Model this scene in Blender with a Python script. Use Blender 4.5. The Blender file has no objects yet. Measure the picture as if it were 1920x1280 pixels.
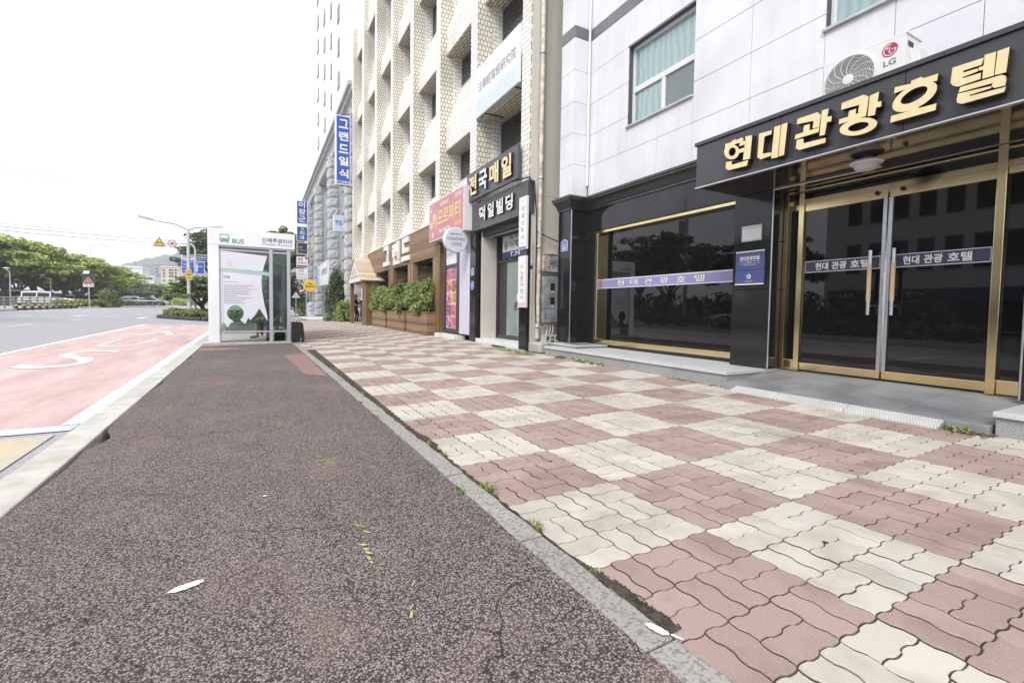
import bpy, bmesh, math, random
import numpy as np
from mathutils import Vector, Matrix
random.seed(7); rng = np.random.default_rng(11)
S = bpy.context.scene
COL = S.collection
R = math.radians

# ------------------------------------------------------------------ camera
cam = bpy.data.objects.new('camera', bpy.data.cameras.new('camera'))
COL.objects.link(cam); S.camera = cam
cam.data.sensor_width = 36.0
cam.data.lens = 865.79 / 1920 * 36.0
cam.data.shift_y = -21.49 / 1920
cam.data.clip_start = 0.05; cam.data.clip_end = 6000
CAMH = 1.0
def cam_rot(yaw, pit, rol):
    cy, sy = math.cos(yaw), math.sin(yaw); cp, sp = math.cos(pit), math.sin(pit); cr, sr = math.cos(rol), math.sin(rol)
    r0 = Matrix(((cy, -sy, 0), (0, 0, -1), (sy, cy, 0)))
    r1 = Matrix(((1, 0, 0), (0, cp, -sp), (0, sp, cp)))
    r2 = Matrix(((cr, -sr, 0), (sr, cr, 0), (0, 0, 1)))
    M = r2 @ r1 @ r0                      # world -> (right, down, forward)
    return Matrix((M[0], -M[1], -M[2])).transposed()
cam.matrix_world = Matrix.Translation((0, 0, CAMH)) @ cam_rot(R(28.5476), R(2.5299), R(0.8572)).to_4x4()

# ------------------------------------------------------------------ world, sun, exposure
SUN_EL, SUN_AZ = R(44), R(233)            # azimuth of the sun measured clockwise from +Y (left, a little behind)
W = bpy.data.worlds.new('World'); S.world = W; W.use_nodes = True
nt = W.node_tree; nt.nodes.clear()
def N(t, typ, **kw):
    n = t.nodes.new(typ)
    for k, v in kw.items(): setattr(n, k, v)
    return n
sky = N(nt, 'ShaderNodeTexSky', sky_type='NISHITA', sun_disc=False)
sky.sun_elevation = SUN_EL; sky.sun_rotation = SUN_AZ; sky.air_density = 1.0; sky.dust_density = 2.0
tc = N(nt, 'ShaderNodeTexCoord'); mp = N(nt, 'ShaderNodeMapping'); mp.inputs['Scale'].default_value = (1.6, 1.6, 4.5)
nz = N(nt, 'ShaderNodeTexNoise'); nz.inputs['Scale'].default_value = 1.5; nz.inputs['Detail'].default_value = 7; nz.inputs['Roughness'].default_value = .55
rp = N(nt, 'ShaderNodeValToRGB')
rp.color_ramp.elements[0].position = .36; rp.color_ramp.elements[0].color = (6.4, 6.8, 7.6, 1)
rp.color_ramp.elements[1].position = .62; rp.color_ramp.elements[1].color = (10.5, 10.6, 10.9, 1)
mx = N(nt, 'ShaderNodeMixRGB'); mx.inputs['Fac'].default_value = .86
bg = N(nt, 'ShaderNodeBackground'); bg.inputs['Strength'].default_value = .1
wo = N(nt, 'ShaderNodeOutputWorld')
nt.links.new(tc.outputs['Generated'], mp.inputs['Vector']); nt.links.new(mp.outputs['Vector'], nz.inputs['Vector'])
nt.links.new(nz.outputs['Fac'], rp.inputs['Fac']); nt.links.new(sky.outputs['Color'], mx.inputs['Color1'])
sep = N(nt, 'ShaderNodeSeparateXYZ'); nt.links.new(tc.outputs['Generated'], sep.inputs[0])
hz = N(nt, 'ShaderNodeMapRange'); hz.inputs['From Min'].default_value = .0; hz.inputs['From Max'].default_value = .16; nt.links.new(sep.outputs[2], hz.inputs['Value'])
hm = N(nt, 'ShaderNodeMixRGB'); hm.inputs['Color1'].default_value = (4.3, 4.7, 5.6, 1); nt.links.new(hz.outputs[0], hm.inputs['Fac']); nt.links.new(rp.outputs['Color'], hm.inputs['Color2'])
nt.links.new(hm.outputs['Color'], mx.inputs['Color2']); nt.links.new(mx.outputs['Color'], bg.inputs['Color'])
nt.links.new(bg.outputs['Background'], wo.inputs['Surface'])
sun = bpy.data.objects.new('sun', bpy.data.lights.new('sun', 'SUN')); COL.objects.link(sun)
sun.data.energy = 1.5; sun.data.angle = R(24); sun.data.color = (1, .96, .9)
sd = Vector((math.sin(SUN_AZ) * math.cos(SUN_EL), math.cos(SUN_AZ) * math.cos(SUN_EL), math.sin(SUN_EL)))
sun.rotation_euler = (-sd).to_track_quat('-Z', 'Y').to_euler()
S.view_settings.view_transform = 'Standard'; S.view_settings.look = 'None'
S.view_settings.exposure = 0.88; S.view_settings.gamma = 1.0
S.render.engine = 'CYCLES'
S.cycles.max_bounces = 7; S.cycles.glossy_bounces = 4; S.cycles.transmission_bounces = 6; S.cycles.transparent_max_bounces = 12
S.cycles.caustics_reflective = False; S.cycles.caustics_refractive = False; S.cycles.sample_clamp_indirect = 6

# ------------------------------------------------------------------ mesh helpers
LOCAL = set()                              # things whose parts are modelled in local coordinates
def wloc(o):
    v = Vector((0,0,0))
    while o is not None:
        if o.name in LOCAL: return Vector((0,0,0))
        v += o.location; o = o.parent
    return v
class MB:
    def __init__(s): s.v = []; s.f = []; s.m = []; s.mats = []
    def mi(s, m):
        if m not in s.mats: s.mats.append(m)
        return s.mats.index(m)
    def add(s, vs, fs, m):
        b = len(s.v); i = s.mi(m); s.v += [tuple(map(float, q)) for q in vs]
        for f in fs: s.f.append([b + k for k in f]); s.m.append(i)
        return s
    def box(s, x0, x1, y0, y1, z0, z1, m):
        x0, x1 = sorted((x0, x1)); y0, y1 = sorted((y0, y1)); z0, z1 = sorted((z0, z1))
        return s.add([(x0,y0,z0),(x1,y0,z0),(x1,y1,z0),(x0,y1,z0),(x0,y0,z1),(x1,y0,z1),(x1,y1,z1),(x0,y1,z1)],
              [(0,3,2,1),(4,5,6,7),(0,1,5,4),(1,2,6,5),(2,3,7,6),(3,0,4,7)], m)
    def quad(s, a, b, c, d, m): return s.add([a, b, c, d], [(0,1,2,3)], m)
    def prism(s, pts, o, ux, uz, n, m, hole=None, side=None):
        """pts 2-D outline; point = o + ux*u + uz*v; extruded by vector n (front is o+n side)"""
        o, ux, uz, n = Vector(o), Vector(ux), Vector(uz), Vector(n)
        P = lambda q, e: o + ux*q[0] + uz*q[1] + n*e
        k = len(pts); side = side or m
        vs = [P(q,0) for q in pts] + [P(q,1) for q in pts]
        if not hole:
            s.add(vs, [list(range(k))[::-1], list(range(k, 2*k))], m)
            s.add(vs, [(i,(i+1)%k,k+(i+1)%k,k+i) for i in range(k)], side)
        else:
            h = len(hole); vs2 = vs + [P(q,0) for q in hole] + [P(q,1) for q in hole]
            s.add(vs2, [(k+i,k+(i+1)%k,2*k+h+(i+1)%k,2*k+h+i) for i in range(k)], m)
            s.add(vs2, [(i,(i+1)%k,k+(i+1)%k,k+i) for i in range(k)] + [(2*k+i,2*k+h+i,2*k+h+(i+1)%h,2*k+(i+1)%h) for i in range(h)]
                  + [((i+1)%k,i,2*k+i,2*k+(i+1)%k) for i in range(k)], side)
        return s
    def tube(s, path, r, m, n=8, cap=True):
        path = [Vector(p) for p in path]; rs = r if isinstance(r, (list, tuple)) else [r]*len(path)
        vs = []; fs = []; prev = None
        for i, p in enumerate(path):
            d = (path[min(i+1, len(path)-1)] - path[max(i-1, 0)]).normalized()
            a = prev if prev is not None else (Vector((0,0,1)) if abs(d.z) < .9 else Vector((1,0,0)))
            u = (a - d*a.dot(d)).normalized(); w = d.cross(u); prev = u
            for k in range(n):
                t = 2*math.pi*k/n; vs.append(p + (u*math.cos(t) + w*math.sin(t))*rs[i])
        for i in range(len(path)-1):
            for k in range(n): fs.append((i*n+k, i*n+(k+1)%n, (i+1)*n+(k+1)%n, (i+1)*n+k))
        if cap: fs.append(tuple(range(n))[::-1]); fs.append(tuple(range((len(path)-1)*n, len(path)*n)))
        return s.add(vs, fs, m)
    def lathe(s, prof, o, m, n=20, axis=(0,0,1), xa=(1,0,0), cap=True):
        o, az, ax = Vector(o), Vector(axis).normalized(), Vector(xa).normalized(); ay = az.cross(ax)
        vs = []; fs = []
        for r, h in prof:
            for k in range(n):
                t = 2*math.pi*k/n; vs.append(o + az*h + (ax*math.cos(t)+ay*math.sin(t))*r)
        for i in range(len(prof)-1):
            for k in range(n): fs.append((i*n+k, i*n+(k+1)%n, (i+1)*n+(k+1)%n, (i+1)*n+k))
        if cap: fs.append(tuple(range(n))[::-1]); fs.append(tuple(range((len(prof)-1)*n, len(prof)*n)))
        return s.add(vs, fs, m)
    def ball(s, c, rx, ry, rz, m, n=10, k=6):
        pr = [(math.sin(math.pi*i/k), -math.cos(math.pi*i/k)) for i in range(k+1)]
        vs = []; fs = []
        for r, h in pr:
            for j in range(n):
                t = 2*math.pi*j/n; vs.append((c[0]+rx*max(r,.02)*math.cos(t), c[1]+ry*max(r,.02)*math.sin(t), c[2]+rz*h))
        for i in range(k):
            for j in range(n): fs.append((i*n+j, i*n+(j+1)%n, (i+1)*n+(j+1)%n, (i+1)*n+j))
        return s.add(vs, fs, m)
    def build(s, name, parent=None, bevel=0, smooth=False, seg=2, fix=True, loc=None):
        me = bpy.data.meshes.new(name); off = Vector(loc) if loc is not None else wloc(parent)
        V = np.array(s.v, dtype=float) - np.array(off)
        me.from_pydata(V.tolist(), [], s.f)
        for m in s.mats: me.materials.append(m)
        me.polygons.foreach_set('material_index', s.m)
        if fix:
            bm = bmesh.new(); bm.from_mesh(me); bmesh.ops.recalc_face_normals(bm, faces=bm.faces); bm.to_mesh(me); bm.free()
        if smooth: me.polygons.foreach_set('use_smooth', [True]*len(me.polygons))
        me.update()
        o = bpy.data.objects.new(name, me); COL.objects.link(o)
        if loc is not None: o.location = loc
        if parent is not None: o.parent = parent
        if bevel:
            b = o.modifiers.new('bevel', 'BEVEL'); b.width = bevel; b.segments = seg; b.limit_method = 'ANGLE'; b.angle_limit = R(40)
        return o

def tag(o, label, cat, group=None, kind=None):
    if label: o['label'] = label
    if cat: o['category'] = cat
    if group: o['group'] = group
    if kind: o['kind'] = kind
    return o
def thing(name, label, cat, loc=(0,0,0), group=None, rz=0):
    e = bpy.data.objects.new(name, None); COL.objects.link(e); e.empty_display_size = .1
    e.location = loc; e.rotation_euler.z = rz
    e.matrix_world = Matrix.Translation(loc) @ Matrix.Rotation(rz, 4, 'Z')
    return tag(e, label, cat, group)
def struct(o): o['kind'] = 'structure'; return o
def copy_tree(o, parent=None):
    c = o.copy(); COL.objects.link(c)
    if parent is not None: c.parent = parent
    for ch in list(o.children): copy_tree(ch, c)
    return c

# ------------------------------------------------------------------ materials
def newmat(name):
    m = bpy.data.materials.new(name); m.use_nodes = True; t = m.node_tree
    return m, t, t.nodes['Principled BSDF']
def mat(name, col, rough=.6, metal=0, var=.0, scale=3, bump=0, bscale=60, spec=.5, detail=4, coord='Object', col2=None, stretch=None):
    m, t, b = newmat(name)
    b.inputs['Base Color'].default_value = (*col, 1); b.inputs['Roughness'].default_value = rough
    b.inputs['Metallic'].default_value = metal; b.inputs['Specular IOR Level'].default_value = spec
    if var or bump or col2:
        tcd = N(t, 'ShaderNodeTexCoord'); vec = tcd.outputs[coord]
        if stretch:
            mpp = N(t, 'ShaderNodeMapping'); mpp.inputs['Scale'].default_value = stretch; t.links.new(vec, mpp.inputs['Vector']); vec = mpp.outputs['Vector']
    if var or col2:
        nn = N(t, 'ShaderNodeTexNoise'); nn.inputs['Scale'].default_value = scale; nn.inputs['Detail'].default_value = detail
        t.links.new(vec, nn.inputs['Vector'])
        r = N(t, 'ShaderNodeValToRGB'); r.color_ramp.elements[0].position = .32; r.color_ramp.elements[1].position = .68
        a = col2 or tuple(max(0, c*(1-var)) for c in col); c2 = col if col2 else tuple(min(1, c*(1+var)) for c in col)
        r.color_ramp.elements[0].color = (*a, 1); r.color_ramp.elements[1].color = (*c2, 1)
        t.links.new(nn.outputs['Fac'], r.inputs['Fac']); t.links.new(r.outputs['Color'], b.inputs['Base Color'])
    if bump:
        n2 = N(t, 'ShaderNodeTexNoise'); n2.inputs['Scale'].default_value = bscale; n2.inputs['Detail'].default_value = 3
        t.links.new(vec, n2.inputs['Vector'])
        bp = N(t, 'ShaderNodeBump'); bp.inputs['Strength'].default_value = bump; bp.inputs['Distance'].default_value = .01
        t.links.new(n2.outputs['Fac'], bp.inputs['Height']); t.links.new(bp.outputs['Normal'], b.inputs['Normal'])
    return m
def mathn(t, op, a, b=None, c=None):
    n = N(t, 'ShaderNodeMath', operation=op)
    for i, q in enumerate((a, b, c)):
        if q is None: continue
        if isinstance(q, (int, float)): n.inputs[i].default_value = q
        else: t.links.new(q, n.inputs[i])
    return n.outputs[0]
def mixc(t, f, a, b, mode='MIX'):
    n = N(t, 'ShaderNodeMixRGB', blend_type=mode)
    for i, q in zip(('Fac', 'Color1', 'Color2'), (f, a, b)):
        if isinstance(q, (int, float)): n.inputs[i].default_value = q
        elif isinstance(q, tuple): n.inputs[i].default_value = (*q, 1)
        else: t.links.new(q, n.inputs[i])
    return n.outputs[0]
def noise(t, vec, scale, detail=3, rough=.5):
    n = N(t, 'ShaderNodeTexNoise'); n.inputs['Scale'].default_value = scale; n.inputs['Detail'].default_value = detail; n.inputs['Roughness'].default_value = rough
    t.links.new(vec, n.inputs['Vector']); return n.outputs['Fac']
def ramp(t, fac, *stops):
    r = N(t, 'ShaderNodeValToRGB'); e = r.color_ramp.elements
    while len(e) < len(stops): e.new(.5)
    for k, (p, c) in enumerate(stops): e[k].position = p; e[k].color = (*c, 1) if isinstance(c, tuple) else (c, c, c, 1)
    t.links.new(fac, r.inputs['Fac']); return r.outputs['Color']
def bumpn(t, b, h, strength=.3, dist=.01):
    bp = N(t, 'ShaderNodeBump'); bp.inputs['Strength'].default_value = strength; bp.inputs['Distance'].default_value = dist
    t.links.new(h, bp.inputs['Height']); t.links.new(bp.outputs['Normal'], b.inputs['Normal'])
def facade_uv(t):
    """u = x+y, v = z : one mapping for both wall directions"""
    tcd = N(t, 'ShaderNodeNewGeometry'); sx = N(t, 'ShaderNodeSeparateXYZ'); t.links.new(tcd.outputs['Position'], sx.inputs[0])
    u = mathn(t, 'ADD', sx.outputs[0], sx.outputs[1]); c = N(t, 'ShaderNodeCombineXYZ')
    t.links.new(u, c.inputs[0]); t.links.new(sx.outputs[2], c.inputs[1]); return c.outputs[0], sx
def tile_mat(name, w, h, c1, c2, grout, mortar=.012, off=.5, flat=False, rough=.35, squash=None):
    m, t, b = newmat(name); uv, sx = facade_uv(t)
    if flat:
        c = N(t, 'ShaderNodeCombineXYZ'); t.links.new(sx.outputs[1], c.inputs[0]); t.links.new(sx.outputs[0], c.inputs[1]); uv = c.outputs[0]
    br = N(t, 'ShaderNodeTexBrick'); br.inputs['Scale'].default_value = 1; br.inputs['Brick Width'].default_value = w; br.inputs['Row Height'].default_value = h
    br.inputs['Mortar Size'].default_value = mortar/2; br.inputs['Mortar Smooth'].default_value = .1; br.inputs['Bias'].default_value = 0; br.offset = off
    br.inputs['Color1'].default_value = (*c1, 1); br.inputs['Color2'].default_value = (*c2, 1); br.inputs['Mortar'].default_value = (*grout, 1)
    t.links.new(uv, br.inputs['Vector'])
    g = N(t, 'ShaderNodeNewGeometry'); n1 = noise(t, g.outputs['Position'], .9, 6, .6)
    mp2 = N(t, 'ShaderNodeMapping'); mp2.inputs['Scale'].default_value = (6, 6, .5); t.links.new(g.outputs['Position'], mp2.inputs['Vector'])
    n2 = noise(t, mp2.outputs['Vector'], 1, 4)
    d = ramp(t, mathn(t, 'ADD', mathn(t, 'MULTIPLY', n1, .5), mathn(t, 'MULTIPLY', n2, .5)), (.3, (.80, .77, .70)), (.55, (1, 1, 1)))
    t.links.new(mixc(t, 1, br.outputs['Color'], d, 'MULTIPLY'), b.inputs['Base Color']); b.inputs['Roughness'].default_value = rough
    inv = mathn(t, 'SUBTRACT', 1, br.outputs['Fac']); bumpn(t, b, inv, .5, .008)
    return m
def leaf_mat(name, dark, light, rough=.5):
    m, t, b = newmat(name)
    g = N(t, 'ShaderNodeNewGeometry'); n1 = noise(t, g.outputs['Position'], .8, 2)
    f = mathn(t, 'ADD', mathn(t, 'MULTIPLY', g.outputs['Random Per Island'], .65), mathn(t, 'MULTIPLY', mathn(t, 'SUBTRACT', n1, .3), .9))
    t.links.new(ramp(t, f, (.1, dark), (.85, light)), b.inputs['Base Color']); b.inputs['Roughness'].default_value = rough
    b.inputs['Specular IOR Level'].default_value = .35
    tr = N(t, 'ShaderNodeBsdfTranslucent'); t.links.new(ramp(t, f, (.1, dark), (.85, light)), tr.inputs['Color'])
    ms = N(t, 'ShaderNodeMixShader'); ms.inputs[0].default_value = .18; out = t.nodes['Material Output']
    t.links.new(b.outputs[0], ms.inputs[1]); t.links.new(tr.outputs[0], ms.inputs[2]); t.links.new(ms.outputs[0], out.inputs['Surface'])
    return m
def wood_mat(name, c1, c2, plank=.11, vertical=False):
    m, t, b = newmat(name); g = N(t, 'ShaderNodeNewGeometry'); sx = N(t, 'ShaderNodeSeparateXYZ'); t.links.new(g.outputs['Position'], sx.inputs[0])
    u = mathn(t, 'ADD', sx.outputs[0], sx.outputs[1]); z = sx.outputs[2]
    a, l = (u, z) if vertical else (z, u)
    row = mathn(t, 'FLOOR', mathn(t, 'DIVIDE', a, plank)); fr = mathn(t, 'FRACT', mathn(t, 'DIVIDE', a, plank))
    c = N(t, 'ShaderNodeCombineXYZ'); t.links.new(mathn(t, 'MULTIPLY', a, 26), c.inputs[0]); t.links.new(mathn(t, 'ADD', mathn(t, 'MULTIPLY', l, 1.6), mathn(t, 'MULTIPLY', row, 7.3)), c.inputs[1])
    n1 = noise(t, c.outputs[0], 1.0, 5, .65); wn = N(t, 'ShaderNodeTexWhiteNoise', noise_dimensions='1D'); t.links.new(row, wn.inputs['W'])
    f = mathn(t, 'ADD', mathn(t, 'MULTIPLY', n1, .75), mathn(t, 'MULTIPLY', wn.outputs['Value'], .4))
    col = ramp(t, f, (.25, c1), (.8, c2))
    gap = mathn(t, 'LESS_THAN', fr, .05)
    t.links.new(mixc(t, gap, col, tuple(q*.18 for q in c1)), b.inputs['Base Color']); b.inputs['Roughness'].default_value = .55
    bumpn(t, b, mathn(t, 'SUBTRACT', n1, mathn(t, 'MULTIPLY', gap, 1.5)), .25, .006)
    return m
def stone_polish(name, col, rough=.06, spec=.5, speck=.35):
    m, t, b = newmat(name); g = N(t, 'ShaderNodeNewGeometry')
    n1 = noise(t, g.outputs['Position'], 240, 2); n2 = noise(t, g.outputs['Position'], 1.3, 5)
    f = mathn(t, 'ADD', mathn(t, 'MULTIPLY', n1, .6), mathn(t, 'MULTIPLY', n2, .4))
    t.links.new(ramp(t, f, (.3, tuple(q*(1-speck) for q in col)), (.7, tuple(q*(1+speck) for q in col))), b.inputs['Base Color'])
    b.inputs['Roughness'].default_value = rough; b.inputs['Specular IOR Level'].default_value = spec
    mp2 = N(t, 'ShaderNodeMapping'); mp2.inputs['Scale'].default_value = (5, 5, .45); t.links.new(g.outputs['Position'], mp2.inputs['Vector'])
    n3 = noise(t, mp2.outputs['Vector'], 1, 4)
    t.links.new(mathn(t, 'ADD', mathn(t, 'MULTIPLY', n3, .16), rough-.05), b.inputs['Roughness'])
    return m
def granite(name, base, spot, scale=160, rough=.55, thr=.5):
    m, t, b = newmat(name); g = N(t, 'ShaderNodeNewGeometry')
    n1 = noise(t, g.outputs['Position'], scale, 2, .6); n2 = noise(t, g.outputs['Position'], 1.1, 5)
    c = ramp(t, n1, (thr-.12, spot), (thr+.06, base))
    mp2 = N(t, 'ShaderNodeMapping'); mp2.inputs['Scale'].default_value = (3, 3, .25); t.links.new(g.outputs['Position'], mp2.inputs['Vector'])
    n3 = noise(t, mp2.outputs['Vector'], 1.4, 6, .65)
    d2 = mixc(t, 1, ramp(t, n2, (.3, (.88, .88, .9)), (.6, (1, 1, 1))), ramp(t, n3, (.30, (.92, .915, .90)), (.50, (1, 1, 1))), 'MULTIPLY')
    t.links.new(mixc(t, 1, c, d2, 'MULTIPLY'), b.inputs['Base Color']); b.inputs['Roughness'].default_value = rough
    bumpn(t, b, n1, .12, .003); return m

def srgb(r, g, b):
    f = lambda c: ((c/255+.055)/1.055)**2.4 if c > 10 else c/255/12.92
    return (f(r), f(g), f(b))
WHITE = mat('white_paint', (.78,.78,.79), .4, var=.05, scale=2)
SIGNW = mat('sign_white', (.80,.80,.82), .35, var=.04, scale=1.5)
LETTERW = mat('letter_white', (.82,.82,.80), .4)
BLACKM = mat('matt_black', (.018,.018,.02), .5, var=.3, scale=8)
DARK = mat('dark_interior', (.02,.018,.017), .8, var=.3, scale=2)
CHROME = mat('brushed_steel', (.72,.73,.75), .28, 1, var=.08, scale=12)
STEEL = mat('grey_painted_steel', (.42,.42,.46), .4, .3, var=.08, scale=5)
GALV = mat('galvanised_steel', (.52,.53,.55), .45, .4, var=.12, scale=6)
GOLD = mat('polished_brass', (.78,.63,.35), .16, 1, var=.06, scale=4, bump=.05, bscale=5)
GOLDL = mat('gold_letter_face', (.86,.69,.40), .38, .4, var=.07, scale=6, stretch=(1, 4, 1))
GOLDS = mat('letter_side', (.03,.024,.016), .4)
GLASSD = mat('dark_mirror_glass', (.006,.006,.007), .015, spec=.5)
GLASSD.node_tree.nodes['Principled BSDF'].inputs['IOR'].default_value = 1.58
RUBBER = mat('rubber_black', (.02,.02,.02), .7)
def glass(name, tint=(.9,.95,.93), rough=.01, thin=.12):
    m, t, b = newmat(name)
    tr = N(t, 'ShaderNodeBsdfTransparent'); tr.inputs[0].default_value = (*tint, 1); gl = N(t, 'ShaderNodeBsdfGlossy'); gl.inputs['Roughness'].default_value = rough
    fr = N(t, 'ShaderNodeFresnel'); fr.inputs[0].default_value = 1.5
    ms = N(t, 'ShaderNodeMixShader'); t.links.new(fr.outputs[0], ms.inputs[0]); t.links.new(tr.outputs[0], ms.inputs[1]); t.links.new(gl.outputs[0], ms.inputs[2])
    t.links.new(ms.outputs[0], t.nodes['Material Output'].inputs['Surface']); return m
CLEAR = glass('clear_glass'); GREENG = glass('green_tinted_glass', (.72,.84,.79))

# ------------------------------------------------------------------ text
_tc = {}
def text_geo(body, offset=0.0, shear=0):
    k = (body, offset, shear)
    if k in _tc: return _tc[k]
    cu = bpy.data.curves.new('txt', 'FONT'); cu.body = body; cu.size = 1; cu.offset = offset; cu.shear = shear; cu.resolution_u = 3; cu.fill_mode = 'FRONT'; cu.extrude = 0
    o = bpy.data.objects.new('txt', cu); COL.objects.link(o)
    dg = bpy.context.evaluated_depsgraph_get(); dg.update()
    me = bpy.data.meshes.new_from_object(o.evaluated_get(dg))
    v = np.zeros(len(me.vertices)*3); me.vertices.foreach_get('co', v); v = v.reshape(-1, 3)[:, :2].copy()
    fs = [tuple(p.vertices) for p in me.polygons]
    bpy.data.objects.remove(o); bpy.data.curves.remove(cu); bpy.data.meshes.remove(me)
    if len(v): v -= v.min(0); v /= np.maximum(v.max(0), 1e-6)
    _tc[k] = (v, fs); return _tc[k]
def put_text(mb, body, m, o, ux, uz, w, h, offset=0.0, n=None, shear=0, side=None):
    """text stretched to w x h with its lower left corner at o; n = extrusion vector"""
    v, fs = text_geo(body, offset, shear)
    o, ux, uz = Vector(o), Vector(ux), Vector(uz)
    P = [o + ux*(q[0]*w) + uz*(q[1]*h) for q in v]
    if n is None: mb.add(P, fs, m); return
    n = Vector(n); mb.add([p+n for p in P], fs, m)
    cnt = {}
    for f in fs:
        for i in range(len(f)):
            e = (f[i], f[(i+1) % len(f)]); cnt[e] = 1
    ed = [e for e in cnt if (e[1], e[0]) not in cnt]; k = len(P)
    mb.add(P + [p+n for p in P], [(a, b, b+k, a+k) for a, b in ed], side or m)
FX, FZ = (0,-1,0), (0,0,1)      # reading direction on walls that face the street (-X)
CX = (1,0,0)                    # reading direction on signs that face the camera (-Y)

# ------------------------------------------------------------------ ground heights
def rise(y): return 1.1*(1-math.exp(-max(0, y-10)/65))
def wx(x): return min(1, max(.05, (x-1)/-16))
def zr(x, y): return -.2 + rise(y)*wx(x)
def zs(x, y): return .025*(min(x, 6)-2) + rise(y)*wx(x)*.5
def kx(y): return -1.15 - .02*(y-3.2)             # inner edge of the kerb
def ex(y): return 1.035 - .0185*y                 # left edge of the grey edging

# ================================================================== GROUND
def grid(name, x0, x1, y0, y1, dx, dy, zf, m, off=0.0, xf0=None, xf1=None):
    ny = max(1, int(round((y1-y0)/dy))); nx = max(1, int(round((x1-x0)/dx))) if xf0 is None else dx
    vs = []; fs = []
    for j in range(ny+1):
        y = y0 + (y1-y0)*j/ny; a, b = (x0, x1) if xf0 is None else (xf0(y), xf1(y))
        for i in range(nx+1):
            x = a + (b-a)*i/nx; vs.append((x, y, zf(x, y)+off))
    for j in range(ny):
        for i in range(nx):
            k = j*(nx+1)+i; fs.append((k, k+1, k+nx+2, k+nx+1))
    mb = MB(); mb.add(vs, fs, m); return mb.build(name, fix=False)

def asphalt(name, c0, c1, scale=90, rough=.85, crack=0.0, spec=.25, tint=None, bstr=.6, pit=.42):
    m, t, b = newmat(name); g = N(t, 'ShaderNodeNewGeometry'); P = g.outputs['Position']
    v = N(t, 'ShaderNodeTexVoronoi'); v.inputs['Scale'].default_value = scale; t.links.new(P, v.inputs['Vector'])
    sp = N(t, 'ShaderNodeSeparateColor'); t.links.new(v.outputs['Color'], sp.inputs[0])
    n1 = noise(t, P, .7, 6, .6); n2 = noise(t, P, 6, 4)
    f = mathn(t, 'ADD', mathn(t, 'MULTIPLY', sp.outputs[0], .6), mathn(t, 'ADD', mathn(t, 'MULTIPLY', n1, .28), mathn(t, 'MULTIPLY', n2, .18)))
    col = ramp(t, f, (.2, c0), (.85, c1))
    d = ramp(t, v.outputs['Distance'], (.28, (1,1,1)), (.66, (pit, pit*.96, pit*.95)))
    col = mixc(t, 1, col, d, 'MULTIPLY')
    if tint:
        nt_ = noise(t, P, .9, 5, .65); col = mixc(t, mathn(t, 'MULTIPLY', ramp(t, nt_, (.52, 0), (.72, 1)), .55), col, tint)
    h = mathn(t, 'SUBTRACT', 1, v.outputs['Distance'])
    if crack:
        w = N(t, 'ShaderNodeTexNoise'); w.inputs['Scale'].default_value = 2.2; w.inputs['Detail'].default_value = 5; t.links.new(P, w.inputs['Vector'])
        va = N(t, 'ShaderNodeVectorMath', operation='MULTIPLY_ADD'); t.links.new(w.outputs['Color'], va.inputs[0]); va.inputs[1].default_value = (.55,.55,0); t.links.new(P, va.inputs[2])
        ms = N(t, 'ShaderNodeMapping'); ms.inputs['Scale'].default_value = (.62, .95, 0); t.links.new(va.outputs[0], ms.inputs['Vector'])
        vc = N(t, 'ShaderNodeTexVoronoi', feature='DISTANCE_TO_EDGE'); vc.inputs['Scale'].default_value = crack; t.links.new(ms.outputs[0], vc.inputs['Vector'])
        msk = ramp(t, noise(t, P, .8, 3), (.42, 0), (.54, 1))
        cr = mathn(t, 'MULTIPLY', mathn(t, 'LESS_THAN', vc.outputs['Distance'], mathn(t, 'MULTIPLY', n2, .0056)), msk)
        col = mixc(t, mathn(t, 'MULTIPLY', cr, .75), col, (.02,.018,.016)); h = mathn(t, 'SUBTRACT', h, mathn(t, 'MULTIPLY', cr, .8))
        ms2 = ramp(t, noise(t, P, 1.7, 3), (.60, 0), (.66, 1))
        moss = mathn(t, 'MULTIPLY', mathn(t, 'MULTIPLY', mathn(t, 'LESS_THAN', vc.outputs['Distance'], .012), ms2), n2)
        col = mixc(t, moss, col, (.30,.27,.08))
    t.links.new(col, b.inputs['Base Color']); b.inputs['Roughness'].default_value = rough; b.inputs['Specular IOR Level'].default_value = spec
    bumpn(t, b, h, bstr, .006); return m

PATH = asphalt('old_red_brown_asphalt', (.125,.104,.095), (.45,.38,.355), 134, crack=1.5, tint=(.28,.18,.165), pit=.2)
ROADM = asphalt('worn_grey_asphalt', (.36,.36,.382), (.50,.50,.525), 110, bstr=.2, pit=.75)
REDM, t_, b_ = newmat('red_lane_paint')
g_ = N(t_, 'ShaderNodeNewGeometry'); mp_ = N(t_, 'ShaderNodeMapping'); mp_.inputs['Scale'].default_value = (1.6, .30, 1); t_.links.new(g_.outputs['Position'], mp_.inputs['Vector'])
n_ = noise(t_, mp_.outputs[0], 1.4, 7, .68); n2_ = noise(t_, g_.outputs['Position'], 70, 3)
t_.links.new(mixc(t_, mathn(t_, 'MULTIPLY', n2_, .35), ramp(t_, n_, (.30, (.42,.235,.215)), (.5, (.56,.39,.365)), (.70, (.62,.52,.49))), (.62,.52,.50)), b_.inputs['Base Color'])
b_.inputs['Roughness'].default_value = .8; bumpn(t_, b_, n2_, .3, .004)
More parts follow.
